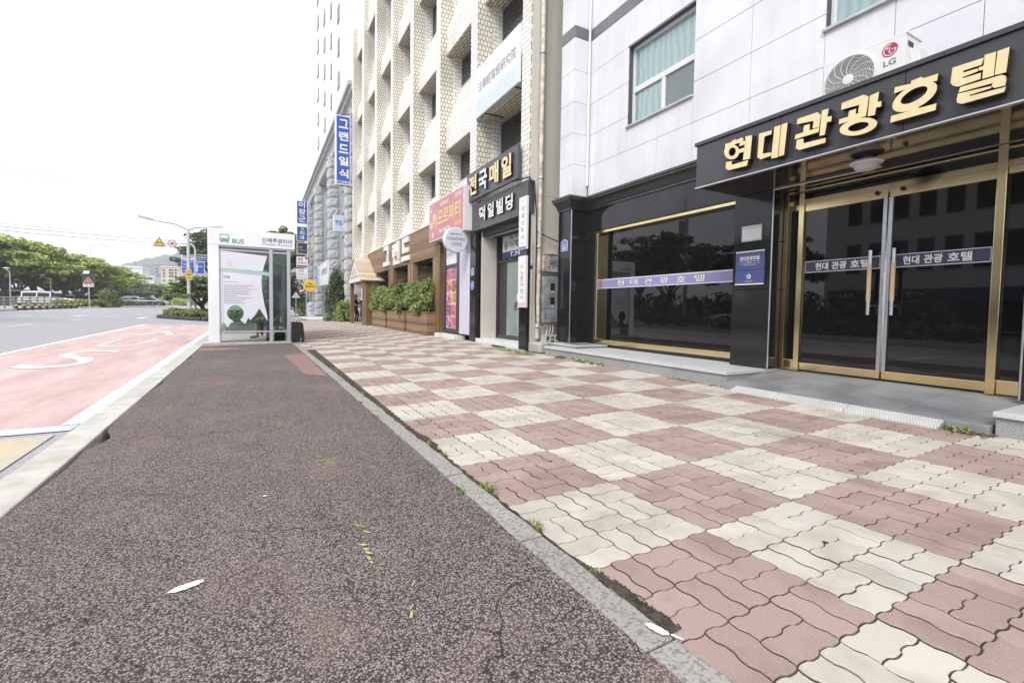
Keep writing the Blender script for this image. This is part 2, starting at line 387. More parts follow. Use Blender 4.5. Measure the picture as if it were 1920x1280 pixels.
def paint(name, col, wear=(.46, .60), under=(.28,.28,.29)):
    m, t, b = newmat(name); g = N(t, 'ShaderNodeNewGeometry')
    f = mathn(t, 'ADD', mathn(t, 'MULTIPLY', noise(t, g.outputs['Position'], 3, 5, .7), .6), mathn(t, 'MULTIPLY', noise(t, g.outputs['Position'], 28, 3), .4))
    t.links.new(ramp(t, f, (wear[0]-.14, under), (wear[0], col)), b.inputs['Base Color']); b.inputs['Roughness'].default_value = .7; return m
LINEW = paint('road_line_white', (.80,.80,.80), (.40, .5))
LINEF = paint('faded_lane_white', (.68,.69,.72), (.58, .6), (.62,.52,.50))
LINEB = paint('road_line_blue', (.56,.66,.80), (.46, .6), (.68,.68,.69))
LINEY = paint('road_line_yellow', (.56,.47,.33), (.52, .62), (.42,.41,.39))
KERBM = mat('kerb_stone', (.52,.50,.45), .8, var=.16, scale=5, bump=.4, bscale=50, detail=7)
STRIPM = granite('edging_stone', (.36,.345,.315), (.19,.18,.165), 70, .85, .47)
SOIL = mat('gritty_soil', (.06,.05,.038), .95, var=.55, scale=32, bump=.8, bscale=90)
EARTH = mat('far_earth', (.20,.20,.19), .95, var=.15, scale=.2)
PAVC = None

def paver(name, base, var):
    m, t, b = newmat(name); g = N(t, 'ShaderNodeNewGeometry')
    a = N(t, 'ShaderNodeAttribute', attribute_name='shade')
    n1 = noise(t, g.outputs['Position'], 190, 3, .6); n2 = noise(t, g.outputs['Position'], 2.2, 5)
    f = mathn(t, 'ADD', mathn(t, 'MULTIPLY', a.outputs['Fac'], .5), mathn(t, 'ADD', mathn(t, 'MULTIPLY', n1, .3), mathn(t, 'MULTIPLY', n2, .25)))
    c = ramp(t, f, (.25, tuple(q*(1-var) for q in base)), (.55, base), (.85, tuple(min(1, q*(1+var*.8)) for q in base)))
    st = mathn(t, 'ADD', mathn(t, 'MULTIPLY', noise(t, g.outputs['Position'], .75, 6, .65), .6), mathn(t, 'MULTIPLY', noise(t, g.outputs['Position'], 5, 4), .4)); c = mixc(t, 1, c, ramp(t, st, (.36, (.74,.72,.69)), (.52, (1,1,1))), 'MULTIPLY')
    sp = ramp(t, noise(t, g.outputs['Position'], 330, 1), (.64, 0), (.70, 1))
    t.links.new(mixc(t, mathn(t, 'MULTIPLY', sp, .35), c, (.75,.72,.66)), b.inputs['Base Color'])
    b.inputs['Roughness'].default_value = .85; b.inputs['Specular IOR Level'].default_value = .3
    bumpn(t, b, n1, .35, .003); return m
PAVC = paver('cream_paver', (.545,.50,.435), .12); PAVG = paver('greyish_paver', (.50,.47,.415), .12); PAVR = paver('red_paver', (.37,.272,.24), .14)

# base ground and roads
vs = []; fs = []
xs = [-1600,-700,-300,-120,-60,-35,-22,-17,-12,-8,-5,-2,0,3,8,15,40,120,400,900]; ys = [-300,-80,-30,-10,0,10,15,20,25,30,36,44,55,70,90,120,160,240,400,800,1700]
for y in ys:
    for x in xs: vs.append((x, y, zr(max(-17.2, min(x, 8)), y) - .035))
for j in range(len(ys)-1):
    for i in range(len(xs)-1):
        k = j*len(xs)+i; fs.append((k, k+1, k+len(xs)+1, k+len(xs)))
mb = MB(); mb.add(vs, fs, EARTH); struct(mb.build('ground', fix=False))
struct(grid('road', -17.3, 7.5, -25, 260, 1.2, 3, zr, ROADM))
struct(grid('parking_lot', -75, -18.6, 30, 170, 4, 5, lambda x, y: zr(-17.2, y), ROADM, .10))
struct(grid('bus_lane', 0, 0, 5.75, 31.2, 6, .6, zr, REDM, .005, lambda y: -5.0 - .02*(y-14) - (.12 if y > 20 else 0), lambda y: kx(y)-.52))
# markings (flat sheets 4 mm above what they lie on)
def strip(name, m, pts, w, off=.009, zf=zr):
    mb = MB(); vs = []; fs = []
    for i, p in enumerate(pts):
        p = Vector(p); d = (Vector(pts[min(i+1, len(pts)-1)]) - Vector(pts[max(i-1, 0)])).normalized(); s = Vector((-d.y, d.x))*w/2
        for q in (p-s, p+s): vs.append((q.x, q.y, zf(q.x, q.y)+off))
    for i in range(len(pts)-1): fs.append((2*i, 2*i+1, 2*i+3, 2*i+2))
    mb.add(vs, fs, m); return struct(mb.build(name, fix=False))
strip('blue_kerb_line', LINEB, [(kx(y)-.42, y) for y in np.arange(6, 31.5, .8)], .20)
strip('blue_cross_line', LINEB, [(x, 5.85) for x in np.linspace(-5.0, -1.58, 6)], .24, .010)
strip('white_lane_line', LINEW, [(-5.08-.02*(y-14), y) for y in np.arange(-4, 31.4, 1.2)], .14, .010)
strip('yellow_kerb_line', LINEY, [(kx(y)-.62, y) for y in np.arange(-4, 5.75, .8)], .34)
for y0 in (11.3, 19.3, 27.3, 34.5, 41.5, 50, 60):
    strip('lane_dash', LINEW, [(-9.4, y0+k*.8) for k in range(4)], .13)
for y0 in (40, 52, 66): strip('lane_dash', LINEW, [(-13.4, y0+k*.8) for k in range(4)], .13)
for ax, ay in ((-10.9, 42.1), (-7.3, 41.0)):
    mb = MB(); s = 1
    pts = [(-.12,-2),(.12,-2),(.12,.4),(.45,.4),(0,2),(-.45,.4),(-.12,.4)]
    mb.add([(ax+p[0]*1.3, ay+p[1]*.8, zr(ax, ay+p[1]*.8)+.012) for p in pts], [tuple(range(7))], LINEW); struct(mb.build('arrow_marking', fix=False))
# lane lettering B U S, letter by letter
for ch, x0, x1, y0, y1 in (('S', -4.02, -3.0, 11.3, 15.0), ('U', -4.05, -3.0, 15.9, 19.4), ('B', -4.1, -3.1, 25.2, 28.6)):
    mb = MB(); v, f = text_geo(ch, -.006)
    mb.add([(x0+q[0]*(x1-x0), y0+q[1]*(y1-y0), zr(x0+q[0]*(x1-x0), y0+q[1]*(y1-y0))+.011) for q in v], f, LINEF); struct(mb.build('lane_lettering', fix=False))
mb = MB(); mb.add([(x, y, zr(x, y)+.011) for x, y in ((-4.2,21.3),(-3.9,21.3),(-3.5,23.2),(-3.1,21.3),(-2.85,21.3),(-3.42,24.2),(-3.62,24.2))], [tuple(range(7))], LINEF); struct(mb.build('lane_lettering', fix=False))

# kerb
mb = MB(); y = -4.0
while y < 33:
    ln = 1.0; a, b = kx(y), kx(y+ln); j = random.uniform(-.004, .004)
    for (xa, xb, za) in ((-.245, 0, 0),):
        z0 = zs(a, y)+.004+j
        mb.add([(a-.25, y+.006, -.4), (a, y+.006, -.4), (b, y+ln-.006, -.4), (b-.25, y+ln-.006, -.4),
                (a-.235, y+.006, z0), (a, y+.006, z0), (b, y+ln-.006, z0), (b-.235, y+ln-.006, z0)],
               [(0,3,2,1),(4,5,6,7),(0,1,5,4),(1,2,6,5),(2,3,7,6),(3,0,4,7)], KERBM)
    y += ln
struct(mb.build('kerb', bevel=.012))

# bike path with a broken left edge (kept from the photo) and red patches
def path_left(y): return kx(y) + .012*math.sin(y*5.1) + .02*math.sin(y*1.7+1) + (.10*math.exp(-((y-4.75)/.22)**2))
struct(grid('bike_path', 0, 0, -4, 33, 8, .12, zs, PATH, -.002, lambda y: path_left(y)+.012, lambda y: ex(y)+.006*math.sin(y*7)))
REDP = asphalt('faded_red_coating', (.34,.20,.185), (.54,.36,.34), 130)
for pts in ([(.42,10.7),(.60,7.6),(ex(7.3)-.05,7.3),(ex(9)-.03,9.2),(ex(11)-.04,11.1)], [(-1.33,12.95),(-.2,12.9),(-.75,13.6),(-1.34,13.75)]):
    mb = MB(); q = []
    for i in range(len(pts)):
        a, b = pts[i], pts[(i+1) % len(pts)]
        for k in range(8):
            u = k/8; q.append((a[0]+(b[0]-a[0])*u+random.uniform(-.03,.03), a[1]+(b[1]-a[1])*u+random.uniform(-.05,.05)))
    mb.add([(x, y, zs(x, y)+.003) for x, y in q], [tuple(range(len(q)))], REDP); struct(mb.build('red_path_patch', fix=False))
def splash(name, cx, cy, a, b, ang, m, zo=.004, n=26, jag=.35):
    q = []
    for k in range(n):
        t = 2*math.pi*k/n; r = 1 + random.uniform(-jag, jag)*.6; u, v = a*r*math.cos(t), b*r*math.sin(t)
        x, y = cx+u*math.cos(ang)-v*math.sin(ang), cy+u*math.sin(ang)+v*math.cos(ang); q.append((x, y, zs(x, y)+zo))
    mb = MB(); mb.add(q, [tuple(range(n))], m); return struct(mb.build(name, fix=False))
PWH = mat('dried_white_paint', (.78,.78,.76), .6, var=.08, scale=20); PYE = mat('dried_yellow_paint', (.47,.45,.20), .7, var=.3, scale=30)
splash('paint_splash', -.253, 2.057, .055, .020, .25, PWH, n=44, jag=.18); splash('paint_splash', .012, 2.847, .012, .008, .2, PWH, n=20, jag=.2)
for (x, y, a, b, g) in ((.402,2.235,.04,.0035,-.9),(.425,2.150,.022,.005,-1.0),(.384,2.043,.022,.008,-.6),(.388,2.0,.016,.008,-1.2),(.392,1.965,.022,.007,-1.0),(.386,1.92,.022,.006,-1.5),(.388,1.885,.016,.004,-1.3),(.496,1.66,.016,.003,1.0),(.44,1.49,.022,.005,1.2),(.452,1.53,.014,.003,.8)):
    splash('paint_streak', x, y, a, b, g, PYE, jag=.6)

# grey edging stones
mb = MB(); y = -3.0
while y < 34:
    ln = random.choice((.62, .75, .9)); n = 14; bt = []; tp = []
    L = [(ex(y+ln*k/n)+random.uniform(-.004,.006), y+ln*k/n) for k in range(n+1)]; Rr = [(ex(y+ln*k/n)+.118+random.uniform(-.004,.003)-.010*max(0,math.sin(y*9+k*.9)), y+ln*k/n) for k in range(n+1)]
    o = L + Rr[::-1]; o[0] = (o[0][0], y+.006); o[-1] = (o[-1][0], y+.006); o[n] = (o[n][0], y+ln-.005); o[n+1] = (o[n+1][0], y+ln-.005)
    h = random.uniform(.002, .008); k = len(o)
    mb.add([(p[0], p[1], zs(*p)-.06) for p in o] + [(p[0], p[1], zs(*p)+h) for p in o], [tuple(range(k, 2*k))] + [(i,(i+1)%k,k+(i+1)%k,k+i) for i in range(k)], STRIPM)
    y += ln
struct(mb.build('stone_edging', bevel=.005))
splash('paint_splash', 1.106, 1.03, .040, .014, 1.9, PWH, .0105, 40, .25); splash('paint_splash', 1.133, .975, .020, .005, 2.0, PWH, .0105, 30, .25)

# interlocking pavers, basket weave, 3x3 pairs per colour square
CELL = .225; X0, Y0 = 1.80-8*CELL*3, 2.08-20*CELL*3
AMP = .0058
def wave(u): return max(-1, min(1, 1.9*math.sin(4*math.pi*u/CELL)))
def warp(x, y): return (x + AMP*wave(y-Y0), y + AMP*wave(x-X0))
PV = []; PF = []; PM = []; PS = []
def brick(x0, x1, y0, y1, mi, fine):
    gp = .0031; x0 += .0048; x1 -= .0048; y0 += gp; y1 -= gp; e = .0030
    nx, ny = (max(2, int(round((x1-x0)/.01407))), max(2, int(round((y1-y0)/.01407)))) if fine else (4 if x1-x0 < .15 else 8, 4 if y1-y0 < .15 else 8)
    ring = [(x0+(x1-x0)*k/nx, y0) for k in range(nx)] + [(x1, y0+(y1-y0)*k/ny) for k in range(ny)] + [(x1-(x1-x0)*k/nx, y1) for k in range(nx)] + [(x0, y1-(y1-y0)*k/ny) for k in range(ny)]
    cx, cy = (x0+x1)/2, (y0+y1)/2; jit = random.uniform(-.0022, .0022); tx, ty = random.uniform(-.005,.005), random.uniform(-.005,.005)
    b = len(PV); k = len(ring)
    for (p, q) in ring:                      # lower edge
        wx_, wy_ = warp(p, q); PV.append((wx_, wy_, zs(cx, cy)-.006))
    for (p, q) in ring:                      # rounded top edge
        wx_, wy_ = warp(p, q); a_ = .0010 if fine else 0; PV.append((wx_+random.uniform(-a_,a_), wy_+random.uniform(-a_,a_), zs(p, q)+jit-.0028+(p-cx)*tx+(q-cy)*ty))
    for (p, q) in ring:
        p2 = p + (e if p <= x0+1e-6 else (-e if p >= x1-1e-6 else 0)); q2 = q + (e if q <= y0+1e-6 else (-e if q >= y1-1e-6 else 0))
        wx_, wy_ = warp(p2, q2); PV.append((wx_, wy_, zs(p, q)+jit+(p-cx)*tx+(q-cy)*ty))
    s = random.random()
    for i in range(k):
        j = (i+1) % k
        PF.append((b+i, b+j, b+k+j, b+k+i)); PF.append((b+k+i, b+k+j, b+2*k+j, b+2*k+i)); PM.extend((mi, mi)); PS.extend((s, s))
    PF.append(tuple(range(b+2*k, b+3*k))); PM.append(mi); PS.append(s)
PAR = 1
for j in range(0, 60+3*56):
    cy = Y0 + j*CELL
    if cy < -.6 or cy > 36: continue
    for i in range(0, 60):
        cx = X0 + i*CELL
        if cx < ex(cy)+.085 or cx+CELL > 5.32: continue
        sq = (i//3 + j//3) % 2; mi = 2 if sq == PAR else (1 if random.random() < .10 else 0)
        fine = cy < 7
        if (i+j) % 2 == 0: A = [(cx, cx+CELL, cy, cy+CELL/2), (cx, cx+CELL, cy+CELL/2, cy+CELL)]
        else: A = [(cx, cx+CELL/2, cy, cy+CELL), (cx+CELL/2, cx+CELL, cy, cy+CELL)]
        for a in A: brick(*a, mi, fine)
me = bpy.data.meshes.new('sidewalk_paving'); me.from_pydata(PV, [], PF)
for m in (PAVC, PAVG, PAVR): me.materials.append(m)
me.polygons.foreach_set('material_index', PM); at = me.attributes.new('shade', 'FLOAT', 'FACE'); at.data.foreach_set('value', PS); me.update()
o = bpy.data.objects.new('sidewalk_paving', me); COL.objects.link(o); struct(o)
JOINT, t_, b_ = newmat('mossy_joint_sand'); g_ = N(t_, 'ShaderNodeNewGeometry')
t_.links.new(ramp(t_, noise(t_, g_.outputs['Position'], 2.5, 6, .7), (.35, (.035,.028,.024)), (.55, (.065,.052,.038)), (.72, (.15,.14,.05))), b_.inputs['Base Color']); b_.inputs['Roughness'].default_value = .95
struct(grid('sidewalk_bedding', 0, 0, -4, 37, 8, .5, zs, JOINT, -.0065, lambda y: ex(y)+.02, lambda y: 9.0))
# gritty soil along the edging and concrete verge at the buildings' foot
mb = MB(); pts = []
ys_ = np.arange(1.0, 9, .06)
for y in ys_:
    w = max(0, .03*math.sin(y*2.3)+.022*math.sin(y*5.7+1)+.012*math.sin(y*31)+.008)
    pts.append((ex(y)+.112, ex(y)+.122+w, y))
for k in range(len(pts)-1):
    a, b = pts[k], pts[k+1]
    mb.add([(a[0],a[2],zs(a[0],a[2])+.003),(a[1],a[2],zs(a[1],a[2])+.0025),(b[1],b[2],zs(b[1],b[2])+.0025),(b[0],b[2],zs(b[0],b[2])+.003)], [(0,1,2,3)], SOIL)
struct(mb.build('soil_strip', fix=False))
CONC = mat('concrete', (.46,.45,.42), .85, var=.16, scale=3, bump=.4, bscale=40, detail=7)
mb = MB()
for _ in range(2600):
    y = 1.0+8*random.random()**1.6; w = .03*math.sin(y*2.3)+.022*math.sin(y*5.7+1)+.016
    if w < .012: continue
    x = ex(y)+.112+random.random()*(w+.012); r = random.uniform(.0015,.006); z = zs(x,y)+.003
    mb.add([(x+r,y,z),(x,y+r*1.2,z),(x-r,y,z),(x,y-r,z),(x,y,z+r*.9)], [(0,1,4),(1,2,4),(2,3,4),(3,0,4)], SOIL)
struct(mb.build('soil_grains', fix=False))
CONC = mat('concrete', (.46,.45,.42), .85, var=.16, scale=3, bump=.4, bscale=40, detail=7)
struct(grid('side_street', 3.0, 40, 36.2, 47, 4, 2, lambda x, y: zs(min(x,6), y)+.012, mat('pale_concrete_drive', (.60,.60,.58), .85, var=.08, scale=1.5)))

# ================================================================== HOTEL
GRW = granite('flamed_white_granite', (.80,.80,.83), (.64,.64,.67), 120, .6, .46)
GRG = stone_polish('grey_granite_band', (.16,.16,.17), .25)
BLK = stone_polish('polished_black_granite', (.016,.016,.018), .075)
FAS = stone_polish('honed_dark_granite', (.055,.055,.060), .22)
SOFF = stone_polish('polished_soffit_granite', (.020,.014,.010), .06)
GRS = granite('speckled_granite', (.42,.42,.43), (.10,.10,.11), 150, .55, .47)
GRT = granite('pale_granite_slab', (.62,.62,.61), (.50,.50,.50), 150, .5, .46)
SLATE = mat('grey_stone_tile', (.24,.245,.255), .45, var=.28, scale=2.5, bump=.1, bscale=60, detail=7)
BACKING = mat('dark_joint_mortar', (.10,.10,.105), .9)  # dark mortar backing behind the stone panels and their open joints
PVC = mat('white_window_frame', (.74,.75,.76), .35, var=.03)
CURT, t_, b_ = newmat('teal_window_glass'); g_ = N(t_, 'ShaderNodeNewGeometry'); sx_ = N(t_, 'ShaderNodeSeparateXYZ'); t_.links.new(g_.outputs['Position'], sx_.inputs[0])
wv = mathn(t_, 'SINE', mathn(t_, 'ADD', mathn(t_, 'MULTIPLY', sx_.outputs[1], 46), mathn(t_, 'MULTIPLY', noise(t_, g_.outputs['Position'], 3, 2), 9)))
t_.links.new(ramp(t_, mathn(t_, 'MULTIPLY_ADD', wv, .5, .5), (.0, (.24,.35,.36)), (1, (.33,.44,.45))), b_.inputs['Base Color']); b_.inputs['Roughness'].default_value = .03; b_.inputs['Coat Weight'].default_value = 1
SCREEN = mat('insect_screen', (.20,.23,.24), .5, var=.06, scale=3)

H = thing('hotel_building', 'white granite hotel with black stone ground floor and gold lettered canopy', 'building', (6.1, 4.0, 0))
XW = 6.1
# structural body with openings (the cladding hangs 25 mm in front of it)
W1 = (5.285, 6.785, 4.475, 5.945); W2 = (1.86, 3.30, 4.475, 5.945)      # y0,y1,z0,z1
mb = MB()
def body_with_holes(mb, x0, x1, y0, y1, z0, z1, holes, m):
    ysx = sorted({y0, y1, *[h[0] for h in holes], *[h[1] for h in holes]}); zsx = sorted({z0, z1, *[h[2] for h in holes], *[h[3] for h in holes]})
    for a, b in zip(ysx, ysx[1:]):
        run = None
        for c, d in zip(zsx, zsx[1:]):
            if any(h[0]-1e-6 <= a and b <= h[1]+1e-6 and h[2]-1e-6 <= c and d <= h[3]+1e-6 for h in holes): continue
            mb.box(x0, x1, a, b, c, d, m)
body_with_holes(mb, XW+.025, XW+.35, -4, 8.42, 3.05, 13, [W1, W2], BACKING)
mb.box(XW+.36, 16, -4, 8.42, 2.7, 13, BACKING)
mb.build('wall', H)
YJ = [-4,-3.1,-2.3,-1.5,-.7,.1,.9,1.86,2.58,3.30,4.28,5.27,6.03,6.79,7.96]
ZJ = [3.30,4.03,4.664,5.30,5.94,6.60,6.83,7.47,8.1,8.75,9.4,10.05,10.7,11.35,12,12.65]
mb = MB(); mbb = MB()
for a, b in zip(YJ, YJ[1:]):
    for c, d in zip(ZJ, ZJ[1:]):
        band = abs(c-6.60) < .01
        rects = [(a+.003, b-.003, c+.003, d-.003)]
        for h in (W1, W2):
            out = []
            for r in rects:
                if r[1] <= h[0]+.01 or r[0] >= h[1]-.01 or r[3] <= h[2]+.01 or r[2] >= h[3]-.01: out.append(r); continue
                if r[2] < h[2]-.01: out.append((r[0], r[1], r[2], h[2]-.002))
                if r[3] > h[3]+.01: out.append((r[0], r[1], h[3]+.002, r[3]))
            rects = out
        for r in rects: (mbb if band else mb).box(XW - (.004 if band else 0), XW+.0245, *r, GRG if band else GRW)
mb.build('granite_cladding', H, bevel=.003, seg=1); mbb.build('dark_stone_band', H, bevel=.003, seg=1)
# projecting corner pier above the ground floor
mb = MB(); mbb = MB()
mb.box(5.725, XW+.02, 7.985, 8.42, 3.30, 13, BACKING)
for c, d in zip(ZJ, ZJ[1:]):
    q = mbb if abs(c-6.60) < .01 else mb; mm = GRG if q is mbb else GRW; e = .003 if q is mbb else 0
    q.box(5.70-e, 5.7245, 7.963-e, 8.42, c+.003, d-.003, mm); q.box(5.7255, XW-.002, 7.96-e, 7.984, c+.003, d-.003, mm)
mb.build('corner_pier', H, bevel=.003, seg=1); mbb.build('dark_stone_band', H, bevel=.003, seg=1)
# windows
for k, (y0, y1, z0, z1) in enumerate((W1, W2)):
    f = MB(); xa, xb = XW+.11, XW+.19; t = .055; zm = z0+(z1-z0)*.455; ym = (y0+y1)/2-.02
    f.box(xa, xb, y0, y0+t, z0, z1, PVC).box(xa, xb, y1-t, y1, z0, z1, PVC).box(xa, xb, y0+t, y1-t, z0, z0+t, PVC).box(xa, xb, y0+t, y1-t, z1-t, z1, PVC)
    f.box(xa-.004, xb, y0+t, y1-t, zm-.05, zm+.05, PVC).box(xa-.002, xb, ym-.04, ym+.04, z0+t, zm-.05, PVC)
    w = f.build('window', H, bevel=.006)
    p = MB(); p.box(xb-.045, xb-.035, y0+t, y1-t, zm+.05, z1-t, CURT); p.build('upper_pane', w)
    p = MB(); p.box(xb-.045, xb-.035, ym+.04, y1-t, z0+t, zm-.05, CURT); p.build('lower_pane', w)
    p = MB(); p.box(xb-.055, xb-.045, y0+t, ym-.04, z0+t, zm-.05, SCREEN); p.build('insect_screen', w)
    s = MB(); s.box(XW-.045, XW+.11, y0-.02, y1+.02, z0-.035, z0-.001, GALV); s.build('sill', w, bevel=.004)
    l = MB(); l.box(XW-.012, XW+.02, y0-.012, y1+.012, z1+.0025, z1+.016, GALV); l.build('drip_edge', w)
# black ground floor: panels, pillar, pier
mb = MB()
def blackbox(mb, x0, x1, y0, y1, zcuts, m=BLK, g=.0025):
    for c, d in zip(zcuts, zcuts[1:]): mb.box(x0, x1, y0, y1, c+g, d-g, m)
mb.box(XW+.02, XW+.3, 7.66, 8.42, .2, 3.0, BACKING)
blackbox(mb, XW, XW+.0195, 7.665, 7.955, [.27,1.0,1.72,2.45,2.62])
ypan = [4.28, 5.35, 6.42, 7.10, 7.955]
for a, b in zip(ypan, ypan[1:]): mb.box(XW, XW+.10, a+.0025, b-.0025, 2.645, 3.12, BLK)
mb.build('lintel', H, bevel=.002, seg=1)
mb = MB(); mb.box(5.725, XW, 7.985, 8.42, .25, 3.1, BACKING)
blackbox(mb, 5.70, 5.7245, 7.965, 8.42, [.315,.84,1.66,2.45,3.12]); blackbox(mb, 5.7255, XW-.002, 7.96, 7.9845, [.315,.84,1.66,2.45,3.12])
mb.box(5.695, 5.712, 7.945, 7.962, .315, 3.12, CHROME)
mb.build('pillar', H, bevel=.003, seg=1)
# cornice: swept profile along the pillar front, return and wall
prof = [(0,3.10),(.03,3.10),(.03,3.135),(.05,3.15),(.07,3.19),(.11,3.235),(.16,3.26),(.175,3.27),(.175,3.30),(.20,3.305),(.20,3.345),(0,3.36)]
path = [(5.70, 8.42), (5.70, 7.96), (6.10, 7.96), (6.10, 4.24)]; nrm = [(-1,0),(-1,-1),(-1,-1),(-1,0)]
vs = [(p[0]+n[0]*o, p[1]+n[1]*o, z) for p, n in zip(path, nrm) for o, z in prof]; k = len(prof); fs = []
for i in range(3):
    for j in range(k): fs.append((i*k+j, i*k+(j+1)%k, (i+1)*k+(j+1)%k, (i+1)*k+j))
fs += [tuple(range(k)), tuple(range(3*k, 4*k))]
mb = MB(); mb.add(vs, fs, FAS); mb.build('cornice', H)
mb = MB(); mb.box(5.875, 6.35, 3.735, 4.262, .27, 2.6, BACKING)
zc = [.268,.80,1.32,1.95,2.604]
blackbox(mb, 5.85, 5.8745, 3.7215, 4.265, zc); blackbox(mb, 5.8755, 6.12, 3.72, 3.7345, zc); blackbox(mb, 5.8755, 6.34, 4.2625, 4.275, zc)
mb.box(5.846, 5.862, 3.706, 3.7195, .268, 2.604, CHROME)
mb2 = MB(); mb2.box(5.85, 6.5, .84, 1.40, .268, 2.604, BLK); mb2.box(5.846, 5.86, 1.402, 1.416, .268, 2.604, CHROME)
mb2.box(5.9, 6.5, -4, .838, .268, 2.604, BLK); mb2.build('entrance_pier', H, bevel=.003, seg=1)
mb.build('entrance_pier', H, bevel=.003, seg=1)
# shop window
f = MB(); y0, y1, z0, z1 = 4.279, 7.66, .335, 2.64
f.box(6.13, 6.30, y0, y1, z0-.015, z0+.075, GOLD).box(6.13, 6.30, y0, y1, z1-.05, z1, GOLD).box(6.13, 6.30, y1-.06, y1, z0+.076, z1-.051, GOLD).box(6.16, 6.30, y0, y0+.03, z0+.076, z1-.051, GOLD)
f.box(6.12, 6.32, y0, y1, .268, z0-.016, BLK)
f.box(6.115, 6.14, y1-.052, y1-.040, z0+.076, z1-.051, CHROME)
sw = f.build('shop_window', H, bevel=.004)
p = MB(); p.box(6.262, 6.275, y0+.031, y1-.061, z0+.076, z1-.051, GLASSD); p.build('pane', sw)
LAV = mat('lavender_film', (.30,.25,.50), .4, var=.14, scale=1.2)
p = MB(); p.box(6.256, 6.2615, y0+.031, y1-.061, 1.465, 1.655, SIGNW).box(6.252, 6.2555, y0+.031, y1-.061, 1.482, 1.638, LAV)
OUTL = mat('text_outline', (.03,.03,.05), .5)
for ch, ya, yb in zip('현대관광호텔', (7.13,6.76,6.39,6.01,5.63,5.26), (6.93,6.56,6.18,5.80,5.43,5.05)):
    put_text(p, ch, OUTL, (6.2508, ya+.008, 1.496), FX, FZ, ya-yb+.016, .128, .035)
    put_text(p, ch, LETTERW, (6.2495, ya, 1.503), FX, FZ, ya-yb, .114, .012)
p.build('lettered_film_band', sw)

# canopy
mb = MB(); cy0, cy1 = -3.0, 4.232
cuts = [cy0, -.3, .9, 2.015, 3.116, cy1]
for a, b in zip(cuts, cuts[1:]): mb.box(5.0, 5.045, a+.002, b-.002, 2.62, 3.145, FAS)
mb.box(5.0455, XW-.003, cy1-.045, cy1-.002, 2.62, 3.145, FAS)
mb.box(5.046, XW-.004, cy0, cy1-.046, 2.64, 3.10, BACKING)
cc = [cy0, -.9, .45, 1.75, 2.80, 3.75, cy1+.02]
for a, b in zip(cc, cc[1:]): mb.box(4.975, 5.12, a+.0015, b-.0015, 3.147, 3.19, FAS)
mb.box(5.121, XW-.004, cy0, cy1-.01, 3.11, 3.175, BACKING)
mb.box(4.99, 5.05, cy0, cy1+.008, 2.604, 2.6185, CHROME)
cn = mb.build('canopy', H, bevel=.002, seg=1)
mb = MB()
for a, b in zip([cy0, -.5, .6, 1.72, 2.82, cy1-.048], [-.5, .6, 1.72, 2.82, cy1-.048]):
    for c, d in ((5.052, 5.55), (5.55, 6.095)): mb.box(c+.002, d-.002, a+.002, b-.002, 2.605, 2.639, SOFF)
mb.build('soffit', cn)
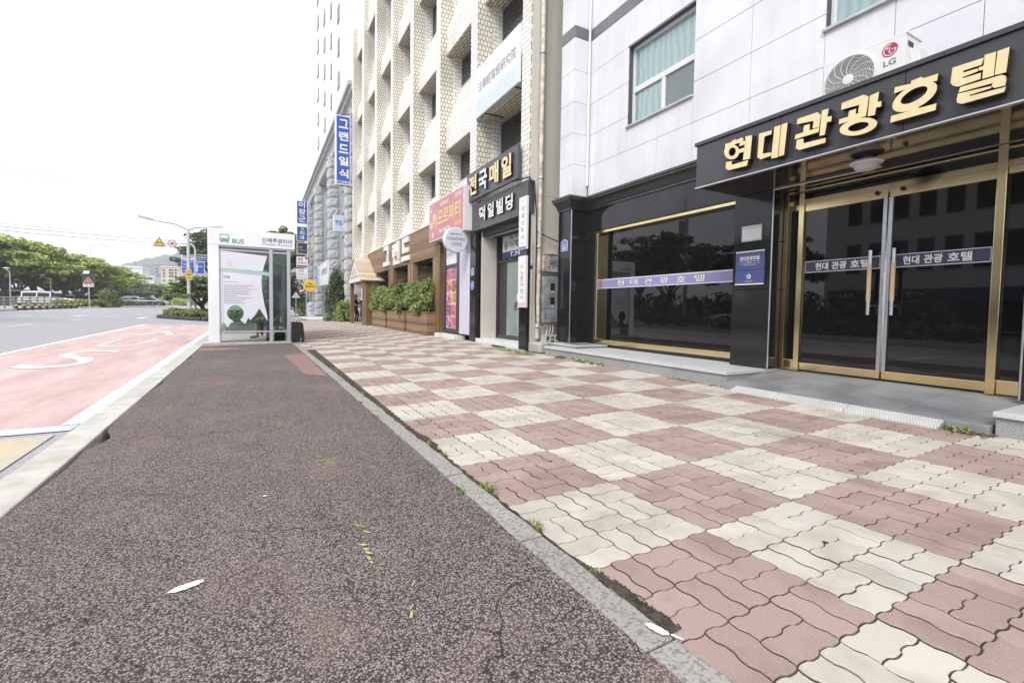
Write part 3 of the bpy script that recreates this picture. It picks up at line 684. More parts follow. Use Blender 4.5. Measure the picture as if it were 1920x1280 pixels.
LET = [[[[[3.665,3.036],[3.612,3.04],[3.605,2.995],[3.664,3.0]],None],[[[3.752,3.023],[3.647,3.021],[3.538,3.033],[3.512,3.012],[3.517,2.981],[3.587,2.983],[3.753,2.971]],None],[[[3.574,2.925],[3.565,2.905],[3.56,2.885],[3.561,2.866],[3.566,2.848],[3.576,2.834],[3.59,2.823],[3.608,2.816],[3.628,2.814],[3.65,2.816],[3.673,2.823],[3.695,2.834],[3.716,2.848],[3.734,2.866],[3.748,2.886],[3.758,2.907],[3.763,2.928],[3.763,2.947],[3.757,2.965],[3.747,2.98],[3.732,2.99],[3.713,2.997],[3.692,2.999],[3.67,2.996],[3.647,2.988],[3.625,2.977],[3.605,2.962],[3.588,2.945]],[[3.61,2.878],[3.615,2.869],[3.622,2.862],[3.631,2.856],[3.64,2.853],[3.651,2.853],[3.661,2.855],[3.671,2.86],[3.68,2.866],[3.688,2.875],[3.694,2.885],[3.698,2.896],[3.7,2.908],[3.699,2.919],[3.696,2.93],[3.69,2.939],[3.683,2.946],[3.675,2.951],[3.665,2.954],[3.654,2.954],[3.644,2.952],[3.634,2.947],[3.625,2.941],[3.617,2.932],[3.611,2.922],[3.608,2.911],[3.606,2.899],[3.607,2.888]]],[[[3.485,3.029],[3.402,3.018],[3.421,2.759],[3.509,2.767]],None],[[[3.557,2.981],[3.478,2.982],[3.482,2.939],[3.562,2.94]],None],[[[3.572,2.905],[3.486,2.908],[3.489,2.862],[3.573,2.86]],None],[[[3.728,2.803],[3.648,2.792],[3.651,2.751],[3.438,2.748],[3.453,2.689],[3.686,2.697],[3.733,2.729]],None]],[[[[3.323,3.009],[3.173,2.999],[3.178,2.958],[3.258,2.957],[3.271,2.774],[3.17,2.76],[3.175,2.725],[3.291,2.717],[3.333,2.751]],None],[[[3.147,3.024],[3.076,3.021],[3.097,2.685],[3.17,2.693]],None],[[[3.067,3.023],[3.002,3.022],[3.028,2.69],[3.088,2.691]],None]],[[[[2.901,3.025],[2.704,3.022],[2.67,2.983],[2.681,2.869],[2.746,2.876],[2.738,2.949],[2.907,2.971]],None],[[[2.831,2.934],[2.772,2.93],[2.773,2.865],[2.678,2.865],[2.685,2.82],[2.92,2.821],[2.914,2.866],[2.837,2.866]],None],[[[2.661,3.022],[2.597,3.02],[2.608,2.943],[2.567,2.936],[2.571,2.886],[2.609,2.892],[2.625,2.774],[2.674,2.778]],None],[[[2.896,2.808],[2.831,2.802],[2.826,2.752],[2.613,2.74],[2.616,2.694],[2.867,2.696],[2.904,2.724]],None]],[[[[2.482,3.028],[2.296,3.035],[2.258,3.0],[2.267,2.88],[2.34,2.885],[2.333,2.956],[2.487,2.966]],None],[[[2.416,2.929],[2.356,2.929],[2.359,2.88],[2.268,2.883],[2.273,2.832],[2.501,2.834],[2.499,2.88],[2.422,2.878]],None],[[[2.249,3.004],[2.176,3.015],[2.185,2.924],[2.154,2.923],[2.156,2.874],[2.193,2.88],[2.202,2.815],[2.258,2.824]],None],[[[2.18,2.743],[2.18,2.726],[2.187,2.711],[2.201,2.697],[2.222,2.686],[2.248,2.679],[2.278,2.675],[2.312,2.675],[2.346,2.679],[2.381,2.687],[2.413,2.699],[2.442,2.713],[2.465,2.73],[2.481,2.748],[2.49,2.767],[2.49,2.785],[2.482,2.801],[2.466,2.815],[2.443,2.825],[2.415,2.832],[2.383,2.835],[2.349,2.834],[2.314,2.829],[2.28,2.82],[2.25,2.808],[2.223,2.794],[2.202,2.777],[2.188,2.76]],[[2.246,2.751],[2.246,2.743],[2.25,2.736],[2.258,2.729],[2.27,2.723],[2.285,2.719],[2.302,2.717],[2.32,2.716],[2.339,2.718],[2.358,2.721],[2.376,2.726],[2.391,2.733],[2.403,2.74],[2.412,2.749],[2.416,2.757],[2.417,2.766],[2.412,2.774],[2.404,2.781],[2.391,2.786],[2.376,2.79],[2.359,2.792],[2.34,2.792],[2.321,2.791],[2.302,2.787],[2.285,2.782],[2.271,2.775],[2.259,2.768],[2.251,2.76]]]],[[[[1.943,3.011],[1.872,3.016],[1.86,2.998],[1.858,2.971],[1.943,2.974]],None],[[[2.057,3.004],[1.936,2.987],[1.86,2.998],[1.76,2.994],[1.766,2.938],[1.813,2.948],[1.934,2.956],[2.063,2.952]],None],[[[1.768,2.909],[1.763,2.887],[1.765,2.864],[1.774,2.841],[1.79,2.819],[1.812,2.8],[1.839,2.783],[1.871,2.771],[1.904,2.763],[1.939,2.76],[1.973,2.762],[2.004,2.77],[2.03,2.783],[2.051,2.8],[2.065,2.821],[2.07,2.845],[2.068,2.869],[2.057,2.893],[2.039,2.916],[2.015,2.936],[1.985,2.952],[1.952,2.964],[1.918,2.97],[1.884,2.972],[1.852,2.968],[1.823,2.959],[1.798,2.946],[1.78,2.929]],[[1.828,2.909],[1.826,2.897],[1.828,2.885],[1.834,2.872],[1.844,2.86],[1.858,2.849],[1.875,2.839],[1.894,2.832],[1.915,2.826],[1.935,2.823],[1.955,2.824],[1.973,2.827],[1.988,2.833],[2.0,2.841],[2.007,2.851],[2.01,2.863],[2.007,2.876],[2.001,2.889],[1.989,2.901],[1.975,2.913],[1.957,2.922],[1.937,2.93],[1.917,2.935],[1.896,2.937],[1.877,2.936],[1.86,2.933],[1.846,2.927],[1.835,2.919]]],[[[2.075,2.761],[1.953,2.758],[1.955,2.793],[1.873,2.791],[1.88,2.758],[1.76,2.753],[1.765,2.7],[2.079,2.704]],None]],[[[[1.672,3.002],[1.487,2.997],[1.498,2.948],[1.604,2.949],[1.605,2.934],[1.517,2.93],[1.518,2.907],[1.606,2.9],[1.606,2.891],[1.498,2.888],[1.5,2.841],[1.634,2.836],[1.666,2.86],[1.68,2.888]],None],[[[1.513,2.934],[1.485,2.935],[1.486,2.905],[1.513,2.909]],None],[[[1.483,3.014],[1.419,3.01],[1.425,2.834],[1.489,2.836]],None],[[[1.411,3.009],[1.347,3.01],[1.358,2.83],[1.42,2.835]],None],[[[1.616,2.825],[1.38,2.82],[1.358,2.803],[1.353,2.773],[1.358,2.732],[1.419,2.738],[1.433,2.76],[1.427,2.779],[1.625,2.786]],None],[[[1.628,2.778],[1.432,2.759],[1.435,2.744],[1.556,2.74],[1.556,2.731],[1.352,2.721],[1.362,2.686],[1.597,2.687],[1.628,2.706],[1.634,2.732]],None]]]
for li, st in enumerate(LET):
    mb = MB()
    for si, (outer, hole) in enumerate(st):
        mb.prism([(q[0], q[1]) for q in outer], (4.998, 0, 0), (0,1,0), (0,0,1), (-.074-.0012*si, 0, 0), GOLDL, hole=[(q[0], q[1]) for q in hole] if hole else None, side=GOLDS)
    mb.build('gold_letter', H)

# entrance front
mb = MB(); xd = 6.1
mb.box(6.16, 6.30, 1.41, 3.715, 2.40, 2.47, GOLD).box(6.16, 6.30, 1.41, 3.715, 2.575, 2.604, GOLD)
for a, b in ((3.452,3.52),(1.63,1.698)): mb.box(6.085, 6.20, a, b, .262, 2.604, GOLD)
mb.box(6.10, 6.2, 3.66, 3.716, .27, 2.604, GOLD).box(6.11, 6.18, 3.521, 3.659, .27, .40, GOLD).box(6.11, 6.18, 3.521, 3.659, 2.33, 2.398, GOLD)
mb.box(6.10, 6.2, 1.416, 1.45, .27, 2.604, GOLD).box(6.11, 6.18, 1.451, 1.629, .27, .40, GOLD).box(6.11, 6.18, 1.451, 1.629, 2.33, 2.398, GOLD)
mb.box(6.16, 6.6, 1.41, 3.715, .20, .262, BACKING)
en = mb.build('entrance_frame', H, bevel=.004)
mb = MB(); mb.box(6.19, 6.20, 1.45, 3.66, 2.471, 2.574, GLASSD); mb.build('transom_pane', en)
mb = MB(); mb.box(6.14, 6.15, 3.521, 3.659, .401, 2.329, GLASSD); mb.build('side_pane', en)
mb = MB(); mb.box(6.14, 6.15, 1.451, 1.629, .401, 2.329, GLASSD); mb.build('side_pane', en)
NAVYF = mat('navy_film', (.05,.045,.10), .35, var=.08, scale=3)
WOODH = wood_mat('worn_handle_wood', (.42,.26,.13), (.62,.45,.28), 3, True)
for k, (y0, y1, ty0, ty1, hy) in enumerate(((2.565, 3.448, 3.303, 2.715, 2.675), (1.702, 2.548, 2.403, 1.845, 2.453))):
    d = MB(); d.box(6.105, 6.15, y0, y1, .285, .372, GOLD).box(6.105, 6.15, y0, y1, 2.30, 2.395, GOLD)
    a = (y0, y0+.036) if k == 0 else (y1-.036, y1); d.box(6.10, 6.15, *a, .373, 2.299, CHROME)
    q = (y0+.10 if k == 0 else y1-.12)
    d.lathe([(.024,0),(.024,.02),(.012,.03)], (6.105, q, 2.365), BLACKM, 12, (-1,0,0), (0,1,0))
    dr = d.build('entrance_door', H, bevel=.003)
    g = MB(); yy = (y0+.037, y1) if k == 0 else (y0, y1-.037); g.box(6.122, 6.134, *yy, .373, 2.299, GLASSD); g.build('pane', dr)
    b = MB(); ya, yb = (yy[0]+.01, yy[1]-.02); b.box(6.1175, 6.1215, ya, yb, 1.523, 1.666, SIGNW).box(6.114, 6.117, ya+.007, yb-.007, 1.531, 1.658, NAVYF)
    sp = (ty0-ty1)
    for wd, a0, a1 in (('현대', 0, .255), ('관광', .32, .60), ('호텔', .665, 1)):
        put_text(b, wd, LETTERW, (6.1125, ty0-sp*a0, 1.548), FX, FZ, sp*(a1-a0), .092, .022)
    b.build('lettered_film_band', dr)
    h = MB(); h.tube([(6.03, hy, 1.0), (6.03, hy, 1.725)], .017, CHROME, 12)
    for z in (1.10, 1.63): h.tube([(6.03, hy, z), (6.12, hy, z)], .010, CHROME, 8)
    hd = h.build('handle', dr, smooth=False)
    h = MB(); h.tube([(6.03, hy, 1.155), (6.03, hy, 1.57)], .021, WOODH, 12); h.build('wooden_grip', hd)

# steps, plinth and entrance landing
t = thing('granite_step', 'long speckled granite step with pale top slab under the wide dark shop window', 'step', (5.6, 5.8, .05))
mb = MB(); cuts = [3.745, 4.55, 5.55, 6.65, 7.95]
for a, b in zip(cuts, cuts[1:]): mb.box(5.095, 6.11, a+.0015, b-.0015, 0, .224, GRS)
mb.build('riser', t, bevel=.003, seg=1)
mb = MB()
for a, b in zip(cuts, cuts[1:]): mb.box(5.07, 6.118, a-(.015 if a == cuts[0] else -.001), b-.001, .226, .266, GRT)
mb.build('top_slab', t, bevel=.004)
t = thing('stone_plinth', 'low two slab stone plinth at the foot of the black corner pillar', 'plinth', (5.7, 7.6, .266))
mb = MB(); mb.box(5.32, 6.098, 7.20, 8.2, .2665, .298, GRS); mb.build('base', t, bevel=.003)
mb = MB(); mb.box(5.30, 6.098, 7.18, 8.2, .2985, .3145, GRT).box(5.48, 6.0, 7.34, 7.9, .315, .322, SLATE); mb.build('top_slab', t, bevel=.003)
t = thing('granite_step', 'short granite step end at the right of the entrance ramp', 'step', (5.6, .2, .05))
mb = MB(); mb.box(5.02, 6.3, -3, 1.325, 0, .222, GRS); mb.build('riser', t, bevel=.003)
mb = MB(); mb.box(4.99, 6.3, -3, 1.337, .224, .266, GRT); mb.build('top_slab', t, bevel=.005)
t = thing('entrance_ramp', 'sloping grey tiled ramp leading up to the gold framed hotel doors', 'ramp', (5.5, 2.6, .1))
mb = MB(); zf = lambda x: .142 + (x-4.99)*.102
xt = [4.99, 5.36, 5.73, 6.16]; yt = [1.345, 1.95, 2.55, 3.15, 3.742]
for a, b in zip(xt, xt[1:]):
    for c, d in zip(yt, yt[1:]):
        g = .003; mb.add([(a+g,c+g,.03),(b-g,c+g,.03),(b-g,d-g,.03),(a+g,d-g,.03),(a+g,c+g,zf(a)),(b-g,c+g,zf(b)),(b-g,d-g,zf(b)),(a+g,d-g,zf(a))],
               [(0,3,2,1),(4,5,6,7),(0,1,5,4),(1,2,6,5),(2,3,7,6),(3,0,4,7)], SLATE)
mb.build('tiled_surface', t, bevel=.003, seg=1)
TREAD = tile_mat('white_ribbed_paint', .022, .022, (.68,.68,.67), (.64,.64,.63), (.42,.42,.42), .007, .5, flat=True, rough=.6)
mb = MB()
for a, b in ((1.62, 2.32), (2.325, 3.0), (3.005, 3.53)):
    mb.add([(4.87,a,.03),(4.985,a,.03),(4.985,b,.03),(4.87,b,.03),(4.87,a,.092),(4.985,a,.138),(4.985,b,.138),(4.87,b,.092)], [(0,3,2,1),(4,5,6,7),(0,1,5,4),(1,2,6,5),(2,3,7,6),(3,0,4,7)], TREAD)
mb.build('white_nosing', t, bevel=.004)

# things fixed to the hotel
t = thing('ceiling_lamp', 'round white glass lamp with metal ring under the hotel canopy', 'lamp', (5.47, 2.50, 2.60))
mb = MB(); mb.lathe([(.06,0),(.06,-.02),(.135,-.03),(.145,-.045),(.14,-.058),(.12,-.06)], (5.47,2.50,2.603), WHITE, 28); mb.build('ring', t, smooth=True)
OPAL = mat('opal_glass', (.68,.66,.64), .25)
mb = MB(); mb.lathe([(.118,-.05),(.115,-.075),(.098,-.105),(.065,-.125),(.02,-.132)], (5.47,2.50,2.603), OPAL, 24); mb.build('shade', t, smooth=True)
o = MB(); o.tube([(5.84,3.70,2.594),(5.878,2.54,2.594),(5.56,2.50,2.594)], .008, WHITE, 6); tag(o.build('lamp_cable', loc=(5.84,3.70,2.594)), 'thin white cable run under the canopy to the round lamp', 'cable')
AC = thing('air_conditioner', 'white outdoor air conditioner unit with round fan grille on the canopy', 'air conditioner', (5.6, 2.58, 3.17))
ACW = mat('ac_white_metal', (.74,.74,.735), .35)
mb = MB(); mb.box(5.45, 5.76, 2.21, 2.945, 3.19, 3.71, ACW).box(5.449, 5.77, 2.20, 2.955, 3.702, 3.722, ACW)
mb.box(5.55, 5.70, 2.13, 2.209, 3.30, 3.56, ACW).box(5.47, 5.53, 2.3, 2.4, 3.172, 3.19, BLACKM).box(5.47, 5.53, 2.75, 2.85, 3.172, 3.19, BLACKM)
mb.box(5.50, 5.60, 2.203, 2.2095, 3.60, 3.645, BLACKM)
mb.build('casing', AC, bevel=.008)
mb = MB(); mb.lathe([(.228,0),(.228,.004),(.005,.004)], (5.4495, 2.69, 3.46), DARK, 40, (-1,0,0), (0,1,0)); mb.build('fan_opening', AC)
mb = MB(); c = Vector((5.436, 2.69, 3.46))
for r in np.linspace(.055, .232, 15): mb.tube([c + Vector((0, math.cos(a)*r, math.sin(a)*r)) for a in np.linspace(0, 2*math.pi, 41)], .0026, ACW, 5, False)
for k in range(14):
    a0 = 2*math.pi*k/14; mb.tube([c + Vector((-.002, math.cos(a0+.5*s*s)*(.05+.18*s), math.sin(a0+.5*s*s)*(.05+.18*s))) for s in np.linspace(0, 1, 7)], .0032, ACW, 5)
mb.lathe([(.05,0),(.05,.008),(.03,.012)], tuple(c), ACW, 24, (-1,0,0), (0,1,0)); mb.lathe([(.236,-.012),(.246,-.012),(.246,.004),(.236,.004),(.236,-.012)], tuple(c), ACW, 44, (-1,0,0), (0,1,0), False)
mb.build('fan_grille', AC)
mb = MB(); LGR = mat('crimson_emblem', (.42,.03,.11), .4); GRL = mat('grey_lettering', (.16,.16,.17), .5); c = Vector((5.4485, 2.335, 3.60))
def disc(mb, c, r, m, dx, n=32, a0=0, a1=2*math.pi, r0=0):
    ts = np.linspace(a0, a1, n); o_ = [c+Vector((dx, -math.cos(a)*r, math.sin(a)*r)) for a in ts]
    if r0 == 0: mb.add(o_, [tuple(range(n))], m)
    else: mb.add(o_+[c+Vector((dx, -math.cos(a)*r0, math.sin(a)*r0)) for a in ts], [(i,i+1,n+i+1,n+i) for i in range(n-1)], m)
disc(mb, c, .066, LGR, 0); disc(mb, c, .054, LETTERW, -.001, 30, R(75), R(360), .047); disc(mb, c+Vector((0,.024,.022)), .008, LETTERW, -.001, 12)
mb.box(5.4470, 5.4475, c.y-.053, c.y-.014, c.z-.0035, c.z+.0035, LETTERW); mb.box(5.4470, 5.4475, c.y+.0, c.y+.007, c.z-.03, c.z+.03, LETTERW); mb.box(5.4470, 5.4475, c.y-.014, c.y-.0005, c.z-.03, c.z-.0235, LETTERW)
put_text(mb, 'LG', GRL, (5.4482, 2.385, 3.45), FX, FZ, .105, .058, .02); mb.build('emblem', AC)
BLUEP = mat('blue_plaque', (.075,.09,.24), .3, var=.06); PAPER = mat('paper_white', (.76,.76,.77), .5)
t = thing('notice_plate', 'small white framed notice plate with printed lines high on the black pier', 'sign', (5.85, 3.99, 2.08))
mb = MB(); mb.box(5.83, 5.8495, 3.842, 4.136, 1.972, 2.182, GALV); mb.build('frame', t, bevel=.004)
mb = MB(); mb.box(5.8275, 5.8298, 3.855, 4.122, 2.0, 2.135, PAPER)
put_text(mb, '요금표 숙박안내', LETTERW, (5.8275, 4.09, 2.147), FX, FZ, .22, .022, .02)
for k in range(5): mb.box(5.8262, 5.8272, 4.10-.02, 4.10-random.uniform(.12,.22), 2.118-.022*k, 2.121-.022*k, STEEL)
mb.build('notice_sheet', t)
t = thing('hotel_plaque', 'pair of blue enamel plaques with white hotel name and five petal star', 'sign', (5.85, 4.0, 1.6))
mb = MB(); mb.box(5.828, 5.8495, 3.79, 4.208, 1.588, 1.842, BLUEP).box(5.8255, 5.8278, 3.79, 4.208, 1.826, 1.842, SIGNW)
put_text(mb, '현대관광호텔', LETTERW, (5.8265, 4.145, 1.715), FX, FZ, .285, .055, .02)
for a, b, z in ((4.15,3.85,1.70),(4.15,3.85,1.672)): mb.box(5.8262, 5.8275, a, b, z, z+.003, SIGNW)
put_text(mb, '관광호텔업', LETTERW, (5.8265, 4.045, 1.680), FX, FZ, .07, .014, .01); put_text(mb, 'TOURIST HOTEL', LETTERW, (5.8265, 4.09, 1.645), FX, FZ, .18, .012, .01)
mb.build('name_plaque', t, bevel=.002, seg=1)
mb = MB(); mb.box(5.828, 5.8495, 3.79, 4.208, 1.385, 1.583, BLUEP).box(5.8255, 5.8278, 3.79, 4.208, 1.385, 1.40, SIGNW)
st = [(math.sin(math.pi*k/5)*(.042 if k % 2 == 0 else .022), math.cos(math.pi*k/5)*(.042 if k % 2 == 0 else .022)) for k in range(10)]
mb.prism(st, (5.828, 4.005, 1.497), (0,-1,0), (0,0,1), (-.004,0,0), SIGNW); mb.lathe([(.013,0),(.013,.006)], (5.8235,4.005,1.497), BLUEP, 10, (-1,0,0), (0,1,0))
put_text(mb, '문화체육관광부', LETTERW, (5.8265, 4.06, 1.425), FX, FZ, .11, .012, .01); mb.build('star_plaque', t, bevel=.002, seg=1)
def house_plate(name, x, yc, zc, num, label, w=.235, h=.245):
    mb = MB(); y0 = yc+w/2
    ol = [(0,0),(w,0),(w,h*.82),(w*.5,h),(0,h*.82)]
    mb.prism(ol, (x, y0, zc-h/2), (0,-1,0), FZ, (-.010,0,0), SIGNW)
    i = .012; ol2 = [(i,i),(w-i,i),(w-i,h*.48),(i,h*.48)]; ol3 = [(i,h*.53),(w-i,h*.53),(w-i,h*.79),(w*.5,h-i*1.3),(i,h*.79)]
    HB = mat('house_number_blue', (.09,.15,.48), .4)
    for q in (ol2, ol3): mb.prism(q, (x-.0105, y0, zc-h/2), (0,-1,0), FZ, (-.002,0,0), HB)
    put_text(mb, num, LETTERW, (x-.0135, y0-w*.27, zc-h/2+h*.1), FX, FZ, w*.46, h*.31, .02); put_text(mb, '신광로', LETTERW, (x-.0135, y0-w*.24, zc-h/2+h*.62), FX, FZ, w*.5, h*.12, .01)
    return tag(mb.build(name, loc=(x, yc, zc)), label, 'sign')
house_plate('house_number_plate', 5.699, 8.19, 2.385, '68', 'blue and white house number plate on the hotel corner pillar')
o = MB(); o.tube([(6.055,7.925,12.9),(6.055,7.925,3.62)], .028, WHITE, 8); o.tube([(6.055,7.925,3.62),(6.05,7.90,3.55),(6.06,7.92,3.37)], .010, BLACKM, 6)
tag(o.build('downpipe', loc=(6.055,7.925,3.4)), 'slim white downpipe in the corner of the white granite hotel wall', 'pipe')

# ================================================================== FOLIAGE
def leaves(mb, clumps, per, size, m, flat=.5, elong=1.7):
    """clumps (x,y,z,rx,ry,rz): many small leaf faces through each clump's outer volume"""
    n = len(clumps)*per; C = np.repeat(np.array(clumps, float), per, 0)
    d = rng.normal(size=(n, 3)); d /= np.linalg.norm(d, axis=1)[:, None]
    rr = rng.uniform(.45, 1.0, n)**.6
    P = C[:, :3] + d*rr[:, None]*C[:, 3:]
    nrm = d*.6 + rng.normal(size=(n, 3))*.55; nrm[:, 2] += flat*1.2
    nrm /= np.linalg.norm(nrm, axis=1)[:, None]
    a = np.cross(nrm, rng.normal(size=(n, 3))); a /= np.linalg.norm(a, axis=1)[:, None]; b = np.cross(nrm, a)
    s = size*rng.uniform(.6, 1.3, n)[:, None]
    V = np.stack([P - a*s*elong*.5, P - b*s*.42 + nrm*s*.08, P + a*s*elong*.5, P + b*s*.42 + nrm*s*.08], 1).reshape(-1, 3)
    base = len(mb.v); mb.v += V.tolist(); k = mb.mi(m)
    mb.f += [[base+4*i, base+4*i+1, base+4*i+2, base+4*i+3] for i in range(n)]; mb.m += [k]*n
BARK = mat('tree_bark', (.085,.065,.05), .9, var=.3, scale=6, bump=.6, bscale=25)
LF_CAMPHOR = leaf_mat('camphor_leaves', (.10,.15,.03), (.64,.74,.20)); LF_DARK = leaf_mat('dark_leaves', (.03,.05,.022), (.15,.22,.08))
LF_MID = leaf_mat('mid_green_leaves', (.06,.10,.028), (.26,.36,.10)); LF_SHRUB = leaf_mat('bright_shrub_leaves', (.05,.085,.025), (.46,.55,.20))
LF_GRASS = leaf_mat('grass_blades', (.14,.18,.05), (.46,.54,.19)); LF_YEL = leaf_mat('yellowish_ground_cover', (.10,.12,.03), (.40,.42,.14))
def grass_tuft(mb, x, y, z, n, h, spread, m):
    for _ in range(n):
        a = random.uniform(0, 6.283); r = random.uniform(0, spread); bx, by = x+r*math.cos(a), y+r*math.sin(a); l = h*random.uniform(.5, 1.1); t = random.uniform(.2, .9)
        da = a + random.uniform(-1, 1); dx, dy = math.cos(da)*l*t, math.sin(da)*l*t; w = random.uniform(.0018, .0035)+h*.02; px, py = -math.sin(da)*w, math.cos(da)*w
        mb.add([(bx-px,by-py,z),(bx+px,by+py,z),(bx+dx*.5+px*.8,by+dy*.5+py*.8,z+l*.62),(bx+dx*.5-px*.8,by+dy*.5-py*.8,z+l*.62),(bx+dx,by+dy,z+l*.8)], [(0,1,2,3),(3,2,4)], m)
def weed(mb, x, y, z, n, r, m, s=.03):
    leaves(mb, [(x+random.uniform(-r,r), y+random.uniform(-r,r), z+s*.5, r*.4, r*.4, s*.7) for _ in range(max(2, n//12))], 12, s*.8, m, .8, 1.4)

# ================================================================== TILED BUILDING
TILE = tile_mat('cream_glazed_tile', .108, .138, (.86,.83,.74), (.80,.765,.67), (.11,.088,.065), .016)
TILEF = tile_mat('cream_strip_tile', .26, .115, (.90,.895,.86), (.87,.86,.82), (.20,.17,.13), .012)
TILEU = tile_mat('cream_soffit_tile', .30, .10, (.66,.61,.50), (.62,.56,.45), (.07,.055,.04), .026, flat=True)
PLAST, t_, b_ = newmat('stained_cream_plaster'); g_ = N(t_, 'ShaderNodeNewGeometry'); P_ = g_.outputs['Position']
mp_ = N(t_, 'ShaderNodeMapping'); mp_.inputs['Scale'].default_value = (4, 4, .35); t_.links.new(P_, mp_.inputs['Vector'])
f_ = mathn(t_, 'ADD', mathn(t_, 'MULTIPLY', noise(t_, mp_.outputs[0], 1.2, 5, .6), .6), mathn(t_, 'MULTIPLY', noise(t_, P_, .8, 6, .65), .4))
t_.links.new(ramp(t_, f_, (.28, (.44,.40,.31)), (.46, (.60,.57,.49)), (.7, (.66,.635,.56))), b_.inputs['Base Color']); b_.inputs['Roughness'].default_value = .85
WINB = mat('dark_window_glass', (.022,.022,.026), .06, var=.3, scale=.6); ALU = mat('window_aluminium', (.30,.30,.31), .4, .5)
T = thing('tiled_building', 'cream tiled five storey building with deep window bays between narrow piers', 'building', (5.3, 20, 0))
XP = 5.3; PIERS = [(9.05,9.44),(11.96,12.41),(14.97,15.40),(18.06,18.55),(21.28,21.67),(24.55,25.05),(27.87,28.5),(31.3,31.75)]
BOT = [3.15, 6.28, 9.42, 12.8, 16.8]
mb = MB(); mb.box(6.13, 15, 9.06, 31.74, 0, 18.3, PLAST); mb.build('wall', T)
mb = MB(); mb.box(5.33, 14.9, 9.03, 9.0485, 3.6, 18.3, PLAST).box(5.345, 6.115, 9.035, 9.40, 0, 3.598, PLAST); mb.build('side_wall', T)
for i, (a, b) in enumerate(PIERS):
    mb = MB(); z0 = 3.2 if i < 3 else 2.6
    mb.box(XP, 5.755, a, b, z0, 18.6, TILE).box(5.7555, 6.12, a-.004, b, z0, 18.6, TILEF)
    mb.add([(XP-.003,a,z0),(XP-.003,b,z0),(XP-.003,b,18.6),(XP-.003,a,18.6)], [(0,1,2,3)], TILEF)
    mb.build('pier', T)
for (a0, a), (b, b1) in zip(PIERS, PIERS[1:]):
    y0, y1 = a+.001, b-.005
    for zb in BOT:
        mb = MB(); top = zb > 16
        pr = [(5.51,zb),(5.51,zb+(1.75 if top else .78)),(6.04,zb+(1.75 if top else 2.2)),(6.119,zb+(1.75 if top else 2.2)),(6.119,zb)]
        mb.prism(pr, (0,y0,0), (1,0,0), (0,0,1), (0,y1-y0,0), TILEF)
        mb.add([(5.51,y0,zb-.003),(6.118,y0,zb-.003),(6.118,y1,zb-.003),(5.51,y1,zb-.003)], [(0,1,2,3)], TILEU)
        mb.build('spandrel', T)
    for zc_, zb in zip(BOT[:-1], BOT[1:]):
        zt = zc_+2.203; f = MB(); x = 6.045
        f.box(x, x+.06, y0, y0+.04, zt, zb-.005, ALU).box(x, x+.06, y1-.04, y1, zt, zb-.005, ALU).box(x, x+.06, y0+.041, y1-.041, zt, zt+.05, ALU).box(x, x+.06, y0+.041, y1-.041, zb-.055, zb-.005, ALU).box(x+.005, x+.055, (y0+y1)/2-.6, (y0+y1)/2-.56, zt+.051, zb-.056, PVC)
        w = f.build('window', T)
        p = MB(); p.box(x+.02, x+.03, y0+.04, y1-.04, zt+.05, zb-.055, WINB); p.build('pane', w)
# wiring, downpipes and meter boxes on the side wall
PIPEM = mat('flaking_white_pipe', (.70,.68,.62), .6, var=.22, scale=9, col2=(.38,.32,.25), detail=8)
o = MB(); o.tube([(5.555,8.95,18),(5.55,8.95,4.1),(5.535,8.95,2.2),(5.52,8.95,.42),(5.50,8.92,.33)], .052, PIPEM, 12)
for z in (16.5, 11, 6.7, 3.95, 2.42, .62): o.tube([(5.552-.03*(z<3),8.95,z-.03),(5.552-.03*(z<3),8.95,z+.03)], .062, GALV, 12)
tag(o.build('drainpipe', loc=(5.52,8.95,.4), smooth=True), 'thick flaking white drainpipe on the cream side wall of the tiled building', 'pipe')
o = MB(); o.tube([(5.39,9.02,2.55),(5.39,9.02,.12)], .020, PIPEM, 8); o.tube([(5.385,9.02,2.0),(5.385,9.02,1.92)], .027, BLACKM, 8)
tag(o.build('conduit_pipe', loc=(5.39,9.02,.1)), 'thin white conduit pipe beside the thick flaking drainpipe', 'pipe')
o = MB(); o.tube([(5.28,8.98,3.95),(5.36,8.95,3.75),(5.44,8.93,3.2),(5.45,8.93,2.5),(5.44,8.93,1.2),(5.47,8.92,.7)], .014, BLACKM, 6); o.tube([(5.20,9.02,3.96),(5.4,8.96,3.86),(5.45,8.93,3.0)], .008, BLACKM, 6); o.tube([(5.44,8.93,2.75),(5.55,8.93,2.73),(5.75,8.95,2.66),(6.1,8.9,2.55)], .012, RUBBER, 6)
o.tube([(5.12,11.9,3.93),(5.12,11,3.90),(5.13,10.2,3.97),(5.12,9.4,3.93),(5.28,8.98,3.95)], .016, BLACKM, 6)
tag(o.build('cable_bundle', loc=(5.4,8.95,3)), 'loose black cables hanging below the shop sign and down the wall', 'cable')
RUSTW = mat('rusty_white_metal', (.62,.60,.56), .6, col2=(.24,.12,.06), scale=7, detail=8); RUSTB = mat('rusty_pale_blue_metal', (.27,.38,.45), .55, col2=(.22,.17,.13), scale=4.5, detail=9)
t = thing('meter_box', 'small rusty white meter cabinet on the cream wall above a blue cabinet', 'meter box', (5.83, 8.95, 1.85))
mb = MB(); mb.box(5.60, 6.08, 8.86, 9.04, 1.87, 2.25, RUSTW).box(5.58, 6.10, 8.84, 9.04, 2.255, 2.28, RUSTW); mb.build('cabinet', t, bevel=.008)
mb = MB(); mb.box(5.72, 5.98, 8.845, 8.8595, 1.98, 2.17, STEEL).box(5.77, 5.93, 8.84, 8.8445, 2.03, 2.12, ALU).box(5.78,5.82,8.84,8.8445,1.94,1.97,SIGNW).box(5.90,5.94,8.84,8.8445,1.94,1.97,SIGNW); mb.build('meter_window', t)
